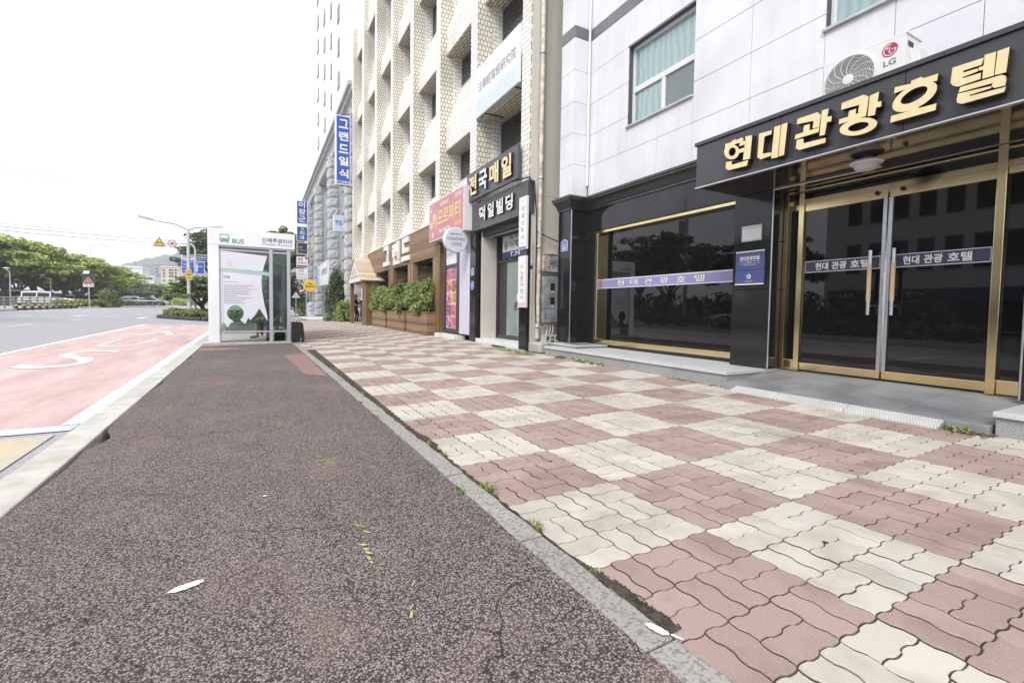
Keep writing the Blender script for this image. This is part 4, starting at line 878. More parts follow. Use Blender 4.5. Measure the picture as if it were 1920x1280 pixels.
t = thing('meter_box', 'tall rusty pale blue meter cabinet with two black windows on the cream wall', 'meter box', (5.84, 8.95, 1.0))
mb = MB(); mb.box(5.61, 6.08, 8.84, 9.04, 1.03, 1.76, RUSTB); mb.build('upper_cabinet', t, bevel=.008)
mb = MB(); mb.box(5.62, 6.08, 8.84, 9.04, .72, 1.025, RUSTB).box(5.66, 5.68, 8.832, 8.839, .80, .92, BLACKM); mb.build('lower_cabinet', t, bevel=.008)
for z in (1.52, 1.20):
    mb = MB(); mb.box(5.79, 5.90, 8.832, 8.8395, z-.08, z+.09, BLACKM).box(5.81,5.88,8.828,8.8315,z-.115,z-.085,SIGNW); mb.build('meter_window', t)
t = thing('concrete_block', 'grey hollow concrete block lying below the pale blue meter cabinet', 'block', (5.62, 8.75, .3))
mb = MB(); BX = (5.54,5.93); yb0, yb1, zb0, zb1 = 8.62, 8.82, .285, .44
mb.box(*BX, yb0, yb1, zb0, zb0+.03, CONC).box(*BX, yb0, yb1, zb1-.03, zb1, CONC)
for k in range(4): xk = BX[0]+.0+k*(BX[1]-BX[0]-.035)/3; mb.box(xk, xk+.035, yb0, yb1, zb0+.0305, zb1-.0305, CONC)
mb.box(BX[0]+.036, BX[1]-.036, yb1-.02, yb1-.001, zb0+.031, zb1-.031, DARK); mb.build('shell', t)
o = MB(); o.box(5.33, 6.1, 8.5, 9.05, 0, .282, CONC); tag(o.build('concrete_footing', bevel=.04, loc=(5.6,8.8,0)), 'rough low concrete footing between the hotel step and the black pilaster', 'footing')
o = MB()
for x in (5.72, 5.80, 5.88): o.tube([(x+.06,8.93,.74),(x+.05,8.92,.55),(x-.02,8.9,.30)], .018, PIPEM, 7)
o.tube([(5.52,8.9,.62),(5.64,8.86,.60),(5.74,8.9,.70)], .013, STEEL, 7)
tag(o.build('conduit_bundle', loc=(5.8,8.92,.3)), 'three short grey conduits running down from the rusty blue cabinet', 'pipe')

# ---- entrance of the tiled building (black stone portal)
P = thing('stone_portal', 'black stone entrance portal with glass door and raised white building name', 'entrance', (5.3, 10.6, .08))
mb = MB(); blackbox(mb, 5.25, 5.338, 9.0, 9.335, [.06,.55,1.1,1.7,2.4,3.16]); mb.build('pilaster', P, bevel=.004)
mb = MB(); blackbox(mb, 5.25, 5.338, 11.835, 12.22, [.06,.55,1.3,2.1,2.7,3.16]); mb.build('pilaster', P, bevel=.004)
STAINB = stone_polish('weathered_dark_stone', (.075,.075,.08), .3, .4, .6)
mb = MB(); mb.box(5.25, 5.42, 9.0, 12.22, 3.165, 3.90, STAINB); lt = mb.build('lintel', P, bevel=.004)
for ch, ya in zip('덕일빌딩', (11.50, 10.98, 10.47, 9.98)):
    mb = MB(); put_text(mb, ch, LETTERW, (5.249, ya, 3.36), FX, FZ, .36, .37, .03, (-.05,0,0), side=GOLDS); mb.build('raised_letter', P)
mb = MB(); mb.box(5.42, 5.86, 11.74, 11.83, .16, 3.16, mat('cream_panel', (.62,.60,.53), .6, var=.05)); mb.build('recess_side', P); mb = MB(); mb.box(5.42, 5.9, 9.405, 9.43, .16, 3.16, PLAST); mb.build('recess_side', P)
mb = MB(); mb.box(5.42, 6.1, 9.43, 11.74, 3.0, 3.15, BLACKM).box(5.50, 5.56, 9.43, 11.74, 2.95, 2.999, ALU); mb.build('recess_ceiling', P)
mb = MB(); DF = mat('dark_door_frame', (.045,.045,.048), .35)
for a, b in ((11.68,11.739),(11.22,11.30),(9.95,10.03),(9.431,9.49)): mb.box(5.88, 5.95, a, b, .20, 2.999, DF)
mb.box(5.885, 5.945, 9.491, 11.679, 2.28, 2.36, DF).box(5.885, 5.945, 9.491, 11.679, .19, .30, DF); df = mb.build('door_frame', P)
FROST = mat('pale_green_door_glass', (.27,.32,.30), .08, var=.2, scale=1.1)
mb = MB(); mb.box(5.915, 5.925, 10.031, 11.219, .301, 2.279, FROST).box(5.915, 5.925, 11.301, 11.679, .301, 2.279, WINB)
put_text(mb, '당기시오', mat('sky_blue_vinyl', (.20,.36,.66), .4), (5.9135, 10.62, 2.12), FX, FZ, .42, .10, .03); mb.box(5.911, 5.914, 10.20, 10.62, 1.50, 1.62, mat('blue_vinyl', (.12,.22,.55), .4))
for k in range(2): mb.box(5.911, 5.914, 10.58-.12*k, 10.62-.12*k, 1.25, 1.42, LETTERW)
put_text(mb, '관광', OUTL, (5.9135, 10.78, .98), FX, FZ, .42, .22, .04); mb.build('pane', df)
mb = MB(); NAVY = mat('navy_print', (.035,.035,.16), .4)
mb.box(5.86, 5.878, 9.6, 11.40, 2.38, 3.0, NAVY).box(5.8575, 5.8595, 9.62, 11.37, 2.56, 2.98, SIGNW)
put_text(mb, 'EJ TOUR', OUTL, (5.8565, 10.95, 2.86), FX, FZ, .9, .10, .02); put_text(mb, '이제이투어', OUTL, (5.8565, 10.98, 2.63), FX, FZ, 1.28, .20, .02); put_text(mb, 'T.748-8', LETTERW, (5.8565, 10.95, 2.41), FX, FZ, .95, .12, .03)
GRN = mat('leaf_green_print', (.10,.33,.12), .4); disc(mb, Vector((5.857,11.17,2.72)), .12, GRN, 0, 24); disc(mb, Vector((5.857,11.17,2.72)), .085, SIGNW, -.001, 24, 0, 6.283, .07)
mb.build('window_sign', P)
MARB = mat('white_marble', (.76,.76,.73), .4, var=.10, scale=2.5, detail=8)
mb = MB(); mb.box(5.27, 5.95, 9.34, 11.83, .05, .19, MARB); mb.build('doorstep', P, bevel=.006)
mb = MB(); mb.box(5.06, 5.245, 9.0, 12.9, .03, .088, CONC); mb.build('apron', P, bevel=.01)
o = MB(); o.box(5.05, 5.13, 9.75, 10.35, .085, .115, BLACKM); tag(o.build('metal_bar', bevel=.004, loc=(5.09,10,.1)), 'short dark metal bar lying before the white marble doorstep', 'bar')
house_plate('house_number_plate', 5.249, 12.03, 2.05, '70', 'upper blue number plate on the left black pilaster of the portal', .20, .22)
mb = MB(); mb.prism([(math.cos(a)*.11, math.sin(a)*.13) for a in np.linspace(0, 6.283, 9)[:-1]+.39], (5.249,12.03,1.66), (0,-1,0), FZ, (-.008,0,0), SIGNW); mb.prism([(math.cos(a)*.10, math.sin(a)*.12) for a in np.linspace(0, 6.283, 9)[:-1]+.39], (5.2405,12.03,1.66), (0,-1,0), FZ, (-.002,0,0), mat('medal_blue', (.12,.26,.60), .4)); put_text(mb, 'KT', LETTERW, (5.2375,12.08,1.63), FX, FZ, .10, .06, .02)
tag(mb.build('service_plate', loc=(5.24,12.03,1.66)), 'lower eight sided blue plate on the left black pilaster of the portal', 'sign')

# ---- signs
t = thing('shop_sign', 'dark stone sign board with raised gold and silver newspaper name letters', 'sign', (5.15, 10.8, 4.0))
mb = MB(); mb.box(5.15, 5.235, 9.32, 12.26, 3.985, 4.76, STAINB); mb.build('board', t, bevel=.006)
for ch, ya, m_ in zip('전국매일', (11.98, 11.33, 10.68, 10.02), (GOLDL, CHROME, GOLDL, GOLDL)):
    mb = MB(); put_text(mb, ch, m_, (5.149, ya, 4.10), FX, FZ, .50, .52, .035, (-.055,0,0), side=GOLDS); mb.build('raised_letter', t)
t = thing('banner_sign', 'white hanging sign board with grey Chinese characters and pale blue lower band', 'sign', (5.3, 10.7, 6.3))
SKYB = mat('pale_blue_print', (.62,.70,.80), .4, var=.06); GREYP = mat('grey_print', (.16,.16,.18), .5)
mb = MB(); mb.box(5.24, 5.285, 9.47, 11.93, 6.22, 7.52, SIGNW).box(5.2375, 5.2395, 9.475, 11.925, 6.225, 6.66, SKYB)
put_text(mb, '法華經寫經硏究院', GREYP, (5.2375, 11.76, 6.84), FX, FZ, 2.12, .27, 0); put_text(mb, '평생교육원 강의 안내', mat('faint_print', (.74,.78,.84), .5), (5.2362, 11.5, 6.36), FX, FZ, 1.7, .16, 0); mb.build('board', t)
mb = MB()
for y in (9.8, 11.5): mb.box(5.286, 5.9, y-.015, y+.015, 6.235, 6.26, BLACKM)
mb.build('bracket', t)
t = thing('vertical_banner', 'upper white vertical banner with black travel agency name on the black pilaster', 'sign', (5.2, 9.1, 2.9))
mb = MB(); mb.box(5.19, 5.2465, 8.95, 9.285, 2.36, 3.53, SIGNW)
for ch, z in zip('이제이투어', (3.20, 3.04, 2.88, 2.72, 2.56)): put_text(mb, ch, GREYP, (5.1888, 9.19, z), FX, FZ, .15, .125, 0)
put_text(mb, '(주)', GREYP, (5.1888, 9.17, 2.45), FX, FZ, .11, .07, 0); put_text(mb, '여행', mat('pale_grey_print', (.5,.5,.52), .5), (5.1888, 9.18, 3.40), FX, FZ, .13, .07, 0); mb.box(5.188, 5.1895, 8.96, 9.275, 2.37, 2.42, mat('violet_print', (.22,.16,.42), .5)); mb.build('board', t)
t = thing('vertical_banner', 'lower white vertical banner with grey travel agency name and pink foot', 'sign', (5.2, 9.1, 1.6))
mb = MB(); mb.box(5.19, 5.2465, 8.95, 9.285, 1.05, 2.21, SIGNW); put_text(mb, '(주)', GREYP, (5.1888, 9.18, 1.93), FX, FZ, .13, .075, 0)
for ch, z in zip('노블여행사', (1.78, 1.64, 1.50, 1.36, 1.22)): put_text(mb, ch, GREYP, (5.1888, 9.19, z), FX, FZ, .15, .115, -.005)
mb.box(5.188, 5.1895, 8.955, 9.28, 1.055, 1.17, mat('pink_print', (.74,.52,.66), .5)); mb.build('board', t)
PINK = mat('pink_light_box', (.55,.20,.225), .35, var=.12, scale=.9); YEL = mat('yellow_print', (.80,.68,.18), .4)
t = thing('light_box_sign', 'wide pink light box sign with yellow Korean lettering above the bar', 'sign', (5.0, 13.6, 3.3))
mb = MB(); mb.box(5.0, 5.30, 12.115, 15.12, 3.205, 4.46, WHITE).box(4.996, 4.9995, 12.15, 15.09, 3.235, 4.43, PINK)
put_text(mb, '아모르파티', YEL, (4.9945, 14.75, 3.62), FX, FZ, 2.38, .50, .008); put_text(mb, 'AMORFATI', LETTERW, (4.9945, 14.05, 4.20), FX, FZ, .75, .12, .01); put_text(mb, '단란주점', LETTERW, (4.9945, 12.80, 4.22), FX, FZ, .50, .15, .01); put_text(mb, '745-8828', LETTERW, (4.9945, 14.2, 3.38), FX, FZ, 1.0, .13, .01); put_text(mb, '룸 완비', YEL, (4.9945, 12.75, 3.42), FX, FZ, .45, .14, .01)
PALEP = mat('pale_pink_print', (.80,.55,.58), .5)
for y, z, r in ((14.62,3.98,.11),(14.88,3.72,.12),(14.75,3.4,.10),(14.9,4.2,.06)): disc(mb, Vector((4.995,y,z)), r, PALEP, 0, 16)
mb.box(5.005, 5.295, 12.108, 12.1145, 3.22, 4.45, SIGNW); mb.build('box', t, bevel=.01)
mb = MB()
for y in (12.6, 14.4): mb.box(5.30, 5.44, y-.03, y+.03, 3.4, 3.45, GALV)
mb.build('bracket', t)
t = thing('round_blade_sign', 'round white blade sign with dark lettering hanging before the pink light box', 'sign', (4.83, 12.35, 2.95))
mb = MB(); mb.lathe([(.335,0),(.355,.02),(.355,.14),(.335,.16)], (4.835,12.24,2.93), WHITE, 40, (0,1,0), (1,0,0)); mb.lathe([(.337,-.004),(.34,.0)], (4.835,12.24,2.93), mat('blade_sign_face', (.72,.74,.84), .3), 40, (0,1,0), (1,0,0))
DPUR = mat('dark_plum_print', (.08,.05,.10), .5)
put_text(mb, 'AMORFATI', DPUR, (4.64,12.234,3.06), CX, FZ, .37, .055, .005); put_text(mb, '아모르파티', DPUR, (4.57,12.234,2.90), CX, FZ, .53, .105, .008); put_text(mb, '단란주점', DPUR, (4.69,12.234,2.76), CX, FZ, .30, .095, .005); mb.build('disc', t)
mb = MB(); mb.tube([(5.19,12.32,3.05),(5.26,12.32,3.05)], .02, BLACKM, 8).tube([(5.19,12.32,2.85),(5.26,12.32,2.85)], .02, BLACKM, 8).box(5.18,5.25,12.28,12.36,2.6,3.2,GALV); mb.build('bracket', t)

# ---- bar front beside the portal
B = thing('bar_front', 'narrow bar front with photo panel, white notice and pale lilac pillar', 'shop front', (5.3, 13.3, .1))
LIL = mat('pale_lilac_panel', (.66,.62,.76), .4, var=.05)
mb = MB(); mb.box(5.27, 5.43, 12.225, 13.05, .25, 3.2, LIL); mb.build('lilac_pillar', B, bevel=.004)
mb = MB(); mb.box(5.29, 5.43, 13.051, 13.35, .25, 3.2, DF).box(5.29, 5.43, 14.36, 14.45, .25, 3.2, DF).box(5.31, 5.43, 13.351, 14.359, 2.30, 2.40, DF).box(5.31, 5.43, 13.351, 14.359, .25, .36, DF).box(5.40, 5.45, 13.351, 14.359, .361, 2.299, BLACKM); mb.build('frame', B)
mb = MB(); mb.box(5.33, 5.36, 13.36, 14.35, 2.41, 3.1, SIGNW); put_text(mb, '양주/맥주/안주', GREYP, (5.3285, 14.28, 2.62), FX, FZ, .84, .17, 0); put_text(mb, '노래방', mat('blue_print', (.10,.2,.5), .5), (5.3285, 14.2, 2.88), FX, FZ, .55, .14, 0); mb.build('notice', B)
cols = [(.42,.10,.16),(.36,.08,.30),(.60,.20,.10),(.30,.05,.08),(.50,.14,.28),(.62,.32,.10),(.26,.06,.18),(.55,.10,.12),(.40,.16,.36),(.48,.07,.10)]
mb = MB(); mb.box(5.34, 5.36, 13.36, 14.35, .37, 2.29, SIGNW)
for r in range(5):
    for c in range(2):
        m_ = mat('photo_print', tuple(q*.55 for q in cols[r*2+c]), .35, scale=7, col2=tuple(min(1, q*2.2+.10) for q in cols[r*2+c]), detail=3); y1 = 14.335-c*.495; z1 = 2.275-r*.383
        mb.box(5.337, 5.3395, y1-.475, y1, z1-.36, z1, m_)
        mb.box(5.3345, 5.3365, y1-.36, y1-.14, z1-.31, z1-.14, mat('photo_detail', tuple(q*.3 for q in cols[9-r*2-c]), .4, scale=9, col2=(.7,.35,.30))); 
mb.build('photo_panel', B)
mb = MB(); mb.box(5.06, 5.42, 12.92, 14.7, .04, .20, MARB); mb.build('doorstep', B, bevel=.006)

# ---- wooden restaurant front
WOOD = wood_mat('weathered_planks', (.11,.06,.028), (.37,.23,.12), .12); WOODV = wood_mat('weathered_posts', (.12,.068,.034), (.38,.245,.135), .22, True); WOODR = wood_mat('pale_roof_boards', (.46,.37,.26), (.70,.59,.44), .14)
WOODP = wood_mat('planter_boards', (.12,.068,.034), (.38,.245,.135), .10)
F = thing('wooden_restaurant_front', 'wooden plank restaurant front with open bays and raised white lettering', 'shop front', (5.3, 19, .1))
mb = MB(); mb.box(5.25, 5.418, 14.76, 26.6, 2.77, 3.92, WOOD); mb.build('fascia', F)
mb = MB(); mb.box(5.22, 5.44, 14.75, 26.6, 3.921, 3.96, mat('white_flashing', (.7,.69,.66), .5, var=.1)); mb.build('flashing', F)
for a, b in ((14.76,15.50),(17.83,18.6),(20.98,21.85),(24.4,24.9)):
    mb = MB(); mb.box(5.26, 5.44, a, b, .1, 2.769, WOODV); mb.build('post', F)
mb = MB(); mb.box(5.95, 6.1, 14.76, 28.5, .1, 2.76, WOOD).box(5.42, 5.95, 14.76, 14.84, .1, 2.76, WOOD); mb.box(5.44, 5.95, 14.84, 26.6, 2.70, 2.768, DARK); mb.build('recess_wall', F)
for ch, ya, w_, z0, h_ in (('그', 22.6, 1.05, 2.95, .92), ('랜', 20.86, 1.15, 2.88, .98), ('드', 19.35, 1.15, 2.92, .93)):
    mb = MB(); put_text(mb, ch, LETTERW, (5.249, ya, z0), FX, FZ, w_, h_, .05, (-.075,0,0)); mb.build('raised_letter', F)
# gabled porch
G = thing('gabled_porch', 'small gabled wooden entrance porch with pale board roof', 'porch', (5.2, 26.5, .05))
def slab(mb, a, b, c, d, th, m):
    a, b, c, d = map(Vector, (a, b, c, d)); n = (b-a).cross(d-a).normalized()*th
    mb.add([a, b, c, d, a+n, b+n, c+n, d+n], [(0,3,2,1),(4,5,6,7),(0,1,5,4),(1,2,6,5),(2,3,7,6),(3,0,4,7)], m)
mb = MB(); ya, yb, yr = 24.15, 28.3, 26.2; xf, xr = 4.42, 5.62; ze, zr_ = 2.34, 3.62
slab(mb, (xf,ya,ze), (xr,ya,ze), (xr,yr,zr_), (xf,yr,zr_), .06, WOODR); slab(mb, (xf,yr,zr_), (xr,yr,zr_), (xr,yb,ze), (xf,yb,ze), .06, WOODR); mb.build('roof', G)
mb = MB(); mb.prism([(ya+.15,ze),(yb-.15,ze),(yr,zr_-.12)], (4.50,0,0), (0,1,0), FZ, (-.05,0,0), SIGNW); mb.prism([(ya+.75,ze+.22),(yb-.75,ze+.22),(yr,zr_-.40)], (4.449,0,0), (0,1,0), FZ, (-.004,0,0), WOODR)
put_text(mb, '그랜드', LETTERW, (4.443, 26.75, 2.66), FX, FZ, 1.05, .34, .01); put_text(mb, '일식', LETTERW, (4.443, 26.45, 3.0), FX, FZ, .5, .20, .01); mb.build('gable', G)
mb = MB(); mb.box(4.55, 5.42, 24.3, 24.44, .05, 2.36, WOODV); mb.build('post_wall', G)
mb = MB(); mb.box(4.55, 4.75, 27.9, 28.05, .05, 2.36, WOODV); mb.build('post', G)
mb = MB(); mb.box(5.3, 5.42, 24.44, 28.0, .05, 2.36, WOOD); mb.build('back_wall', G)
o = MB(); o.box(4.49, 4.535, 24.30, 24.46, 1.35, 1.95, SIGNW); o.box(4.4875, 4.4895, 24.33, 24.43, 1.42, 1.88, GREYP)
o.box(4.53, 4.549, 24.36, 24.40, 1.4, 1.9, BLACKM); tag(o.build('menu_board', loc=(4.51,24.4,1.4)), 'narrow white menu board on the porch post', 'sign')
# planters with bamboo-like shrubs
for k, (a, b, lab, lab2) in enumerate(((15.15,17.65,'wooden plank planter box nearest the bar front','bright green leafy shrub in the planter nearest the bar front'),(18.04,20.75,'middle one of three wooden plank planter boxes','bright green leafy shrub in the middle planter'),(21.17,24.0,'wooden plank planter box beside the gabled porch','bright green leafy shrub in the planter beside the porch'))):
    t = thing('planter_box', lab, 'planter', (5.1, (a+b)/2, .07), 'wooden planters along the restaurant front')
    mb = MB(); mb.box(4.95, 5.0, a, b, .085, .85, WOODP).box(5.20, 5.249, a, b, .085, .85, WOODP).box(5.0, 5.2, a, a+.05, .085, .85, WOODP).box(5.0, 5.2, b-.05, b, .085, .85, WOODP); mb.build('box', t)
    mb = MB(); mb.box(4.93, 5.25, a-.02, b+.02, .851, .885, WOODV); mb.build('rim', t)
    mb = MB(); cl = []
    for _ in range(46): cl.append((random.uniform(4.86,5.22), random.uniform(a-.05,b+.1), random.uniform(1.02,1.52)+.10*math.sin(k*2+_), random.uniform(.10,.17), random.uniform(.18,.32), random.uniform(.10,.18)))
    for _ in range(26): cl.append((random.uniform(4.85,5.2), random.uniform(a,b), random.uniform(1.5,1.9), .06, .09, .13))
    s = thing('planted_shrub', lab2, 'shrub', (5.1, (a+b)/2, .85), 'shrubs in the restaurant planters')
    leaves(mb, cl, 105, .08, LF_SHRUB, .35, 3.2); mb.build('foliage', s, fix=False)
    mb = MB()
    for _ in range(12):
        y = random.uniform(a+.2, b-.2); mb.tube([(5.1,y,.8),(5.1+random.uniform(-.15,.08),y+random.uniform(-.2,.2),1.7)], .012, BARK, 5)
    mb.build('stem', s)
# grass and weeds at the foot of the buildings (nobody could count them)
mb = MB()
for _ in range(70): grass_tuft(mb, random.uniform(4.72,5.0), random.uniform(8.0,9.6), zs(4.9,9)+.0, 7, .08, .05, LF_GRASS)
for y in (6.9,6.75,6.6,6.5,6.3,6.1,7.3,7.4): weed(mb, 5.04, y, zs(5,7), 36, .07, LF_GRASS, .05)
for y in (12.3,12.5,12.8,13.4,13.9): grass_tuft(mb, 5.0, y, zs(5,12), 8, .07, .12, LF_GRASS)
for (x,y,n,h) in ((1.03,2.30,44,.06),(1.05,2.38,30,.05),(1.05,1.78,26,.035),(1.04,3.0,18,.04),(1.04,5.6,16,.05),(1.04,7.6,16,.05),(1.005,2.36,14,.035),(1.09,2.22,8,.03),(1.12,1.82,14,.035),(1.10,1.86,8,.03),(.985,2.42,8,.03),(1.16,1.38,8,.02),(1.03,3.3,10,.03),(1.0,4.35,9,.04),(.98,5.1,8,.04),(.95,6.6,8,.05)): grass_tuft(mb, ex(y)+.13 if x > 1.02 else ex(y)-.01, y, zs(x,y), n, h, .022, LF_GRASS)
for _ in range(26):
    i, j = random.randint(0, 16), random.randint(0, 30); grass_tuft(mb, 1.2+i*.225, 1.2+j*.225, zs(2,2)-.004, 4, .018, .012, LF_GRASS)
for y in (1.42,1.5,1.55): weed(mb, 4.93, y, zs(4.9,1.5), 24, .05, LF_GRASS, .035)
weed(mb, 5.62, 8.35, .31, 30, .08, LF_GRASS, .06); weed(mb, 5.50, 8.3, .31, 20, .06, LF_YEL, .05)
tag(mb.build('weeds', fix=False), 'tufts of grass and small weeds along the paving edges', 'weeds', kind='stuff')
DEBRIS = mat('dry_leaf_litter', (.17,.12,.07), .9, var=.5, scale=30)
mb = MB()
for _ in range(420):
    if random.random() < .5: x, y = 5.02+random.gauss(0,.03), random.uniform(3.6,4.6)
    else: x, y = 4.95+random.gauss(0,.05), random.uniform(1.3,1.62)
    leaves(mb, [(x, y, zs(x,y)+.004, .01,.01,.003)], 1, .02, DEBRIS, 2, 1.3)
tag(mb.build('leaf_litter', fix=False), 'brown leaf litter gathered where paving meets the ramp', 'litter', kind='stuff')
GUM = mat('old_chewing_gum', (.06,.06,.065), .7)
mb = MB()
for _ in range(18):
    x, y = random.uniform(1.3,4.6), random.uniform(.8,6); r = random.uniform(.008,.014)
    mb.add([(x+r*math.cos(a)*random.uniform(.8,1.1), y+r*math.sin(a), zs(x,y)+.0045) for a in np.linspace(0, 6.28, 11)[:-1]], [tuple(range(10))], GUM)
tag(mb.build('gum_spots', fix=False), 'dark flattened gum spots on the checkered pavers', 'gum spots', kind='stuff')

# ================================================================== FAR RIGHT SIDE
CI = cam.matrix_world.to_3x3()
def at(px, py, Y):
    d = CI @ Vector(((px-960)/865.79, -(py-618.51)/865.79, -1)); t = Y/d.y
    return Vector((0, 0, CAMH)) + d*t
BLUES = mat('signal_blue_panel', (.035,.10,.46), .35, var=.08)
t = thing('vertical_sign', 'tall blue vertical sign with white Japanese restaurant name fixed to the tiled building', 'sign', (4.7, 31.6, 11))
a, b = at(629, 214, 31.6), at(657, 348, 31.6); x0, x1, z0, z1 = a.x, b.x, b.z, a.z
mb = MB(); mb.box(x0, x1, 31.6, 32.0, z0, z1, SIGNW).box(x0+.07, x1-.04, 31.595, 31.599, z0+.05, z1-.06, BLUES)
for k, ch in enumerate('그랜드일식'): put_text(mb, ch, LETTERW, (x0+.20, 31.59, z1-.80-.78*k), CX, FZ, .58, .56, .03)
put_text(mb, '712-2324-5', LETTERW, (x0+.10, 31.59, z0+.09), CX, FZ, .72, .16, .02); mb.build('panel', t)
mb = MB(); mb.tube([(x0+.2,31.8,z1+.02),(5.4,31.7,z1+.3)], .025, BLACKM, 6).tube([(x0+.3,31.8,z0-.03),(5.6,31.7,z0-.1)], .025, BLACKM, 6).box(x1+.005, 5.32, 31.7, 31.76, z0+1.0, z0+1.5, GALV).box(x1+.005, 5.32, 31.7, 31.76, z1-1.2, z1-.75, GALV); mb.build('bracket', t)

# white apartment tower
TOWW = mat('white_render', (.80,.80,.83), .7, var=.04, scale=.4); TOWL = mat('pale_lilac_render', (.74,.73,.79), .7, var=.03, scale=.4)
A = thing('apartment_tower', 'tall white apartment tower with rows of small dark windows behind the stone block building', 'building', (6.4, 55, 0))
mb = MB(); mb.box(6.45, 20, 52.4, 71, 15.9, 46, TOWW); mb.build('far_wing', A)
mb = MB(); mb.box(6.30, 20, 42.1, 52.39, 15.9, 46, TOWW); mb.build('near_wing', A)
mb = MB(); mb.box(6.32, 19.9, 42.085, 42.098, 15.9, 46, TOWL); mb.build('end_wall', A)
for z in np.arange(17.6, 45, 2.9):
    for (y, w, x) in ((44.2,1.0,6.30),(49.2,.7,6.30),(55.6,1.2,6.45),(62.0,1.3,6.45)):
        f = MB(); f.box(x-.08, x-.002, y, y+w, z, z+1.35, ALU); wdw = f.build('window', A)
        p = MB(); p.box(x-.095, x-.082, y+.06, y+w-.06, z+.06, z+1.29, WINB); p.build('pane', wdw)
    mb = MB(); mb.tube([(6.42,62.8,z),(6.28,62.8,z+.05)], .05, GALV, 5)
    mb.build('vent_pipe', A)
# stone block building
ROCK = granite('rough_grey_stone', (.60,.60,.60), (.36,.36,.36), 26, .85, .5); ROCK2 = granite('smooth_grey_stone', (.62,.62,.63), (.46,.46,.47), 60, .7, .48)
SB = thing('stone_block_building', 'grey rusticated stone building with huge block pillars under the white tower', 'building', (6.4, 50, 0))
mb = MB(); mb.box(6.55, 20, 32.5, 70, 0, 15.6, ROCK2); mb.build('wall', SB)
def rough_block(mb, x0, x1, y0, y1, z0, z1, m):
    n = 4; vs = []; fs = []
    def P(u, v, w):
        e = min(u, 1-u, 1)*min(v, 1-v, 1)
        return None
    for (ax, s) in ((0,0),(0,1),(1,0),(1,1),(2,0),(2,1)):
        b = len(vs)
        for i in range(n+1):
            for j in range(n+1):
                u, v = i/n, j/n; edge = i in (0, n) or j in (0, n); o = 0 if edge else random.uniform(.03, .13)
                q = [0, 0, 0]; q[ax] = (1+0) if s else 0; q[(ax+1) % 3] = u; q[(ax+2) % 3] = v
                p = [x0+(x1-x0)*q[0], y0+(y1-y0)*q[1], z0+(z1-z0)*q[2]]
                ins = .05
                for k in range(3):
                    lo, hi = (x0, y0, z0)[k], (x1, y1, z1)[k]
                    p[k] = min(max(p[k], lo+ins), hi-ins)
                p[ax] += (o if s else -o)*.8; vs.append(tuple(p))
        for i in range(n):
            for j in range(n): k = b+i*(n+1)+j; fs.append((k, k+n+1, k+n+2, k+1) if s else (k, k+1, k+n+2, k+n+1))
    mb.add(vs, fs, m)
for (yc, xa, xb) in ((34.6,5.35,6.55),(44.0,5.3,6.25),(55.0,5.3,6.15),(66.0,5.3,6.1)):
    mb = MB(); z = zs(6, yc)-.1; mb.box(xa+.1, xb+.35, yc+.1, yc+1.1, z, 14.2, ROCK2)
    while z < 14:
        h = random.uniform(.78, 1.0); rough_block(mb, xa, xb, yc, yc+1.25, z, z+h, ROCK); z += h
    mb.build('stone_pillar', SB, fix=False)
mb = MB()
for i in range(26):
    y = 32.8+i*1.4
    for z in (14.25, 14.95): rough_block(mb, 5.6, 6.7, y+(.7 if z > 14.5 else 0), y+1.4+(.7 if z > 14.5 else 0), z, z+.7, ROCK)
mb.build('stone_frieze', SB, fix=False)
mb = MB(); mb.box(5.15, 6.9, 32.6, 71.5, 15.66, 15.95, ROCK2).box(5.35, 6.9, 32.6, 71.4, 15.4, 15.655, ROCK2); mb.build('cornice', SB, bevel=.03)
SKYG = mat('pale_sky_glass', (.33,.44,.50), .08, var=.12, scale=.5)
for (y0, y1) in ((36.4,43.6),(45.6,54.6),(56.6,65.6)):
    f = MB()
    for k in range(4): yy = y0+(y1-y0)*k/3; f.box(6.30, 6.54, yy-.07, yy+.07, 1.2, 13.2, GALV)
    for z in np.arange(1.2, 13.3, 2.0): f.box(6.33, 6.53, y0, y1, z-.06, z+.06, GALV)
    w = f.build('curtain_window', SB); p = MB(); p.box(6.42, 6.46, y0, y1, 1.2, 13.2, SKYG); p.build('pane', w)
t = thing('shop_banner', 'white and blue shop banner hung between the stone block pillars behind the porch', 'sign', (5.3, 45, 4))
a, b = at(607, 514, 48), at(636, 560, 44.0)
mb = MB(); mb.quad((5.25,52.5,3.15),(5.25,44.1,3.0),(5.25,44.1,5.2),(5.25,52.5,5.15), SIGNW); mb.box(5.252, 5.5, 44.1, 52.5, 3.1, 5.1, SIGNW)
put_text(mb, '노래연습장', OUTL, (5.24, 49.2, 4.0), FX, FZ, 4.6, .62, .0); mb.box(5.2, 5.248, 50.4, 52.5, 3.2, 5.1, mat('banner_photo', (.22,.36,.55), .5, scale=3, col2=(.66,.70,.72), detail=6)); mb.build('board', t)
t = thing('projecting_sign', 'pale blue projecting sign box high on the stone block building', 'sign', (5.4, 40.5, 9))
a, b = at(626, 402, 40.4), at(638, 434, 40.4); mb = MB(); mb.box(a.x, b.x+.25, 40.4, 41.0, b.z, a.z, SKYB); put_text(mb, '주점', BLUES, (a.x+.1, 40.395, b.z+.5), CX, FZ, .5, .4, .02); mb.box(b.x+.26, 6.56, 40.6, 40.7, b.z+.6, b.z+.7, GALV); mb.build('box', t)
t = thing('projecting_sign', 'narrow yellow projecting sign on the far end of the stone block building', 'sign', (5.0, 60, 7))
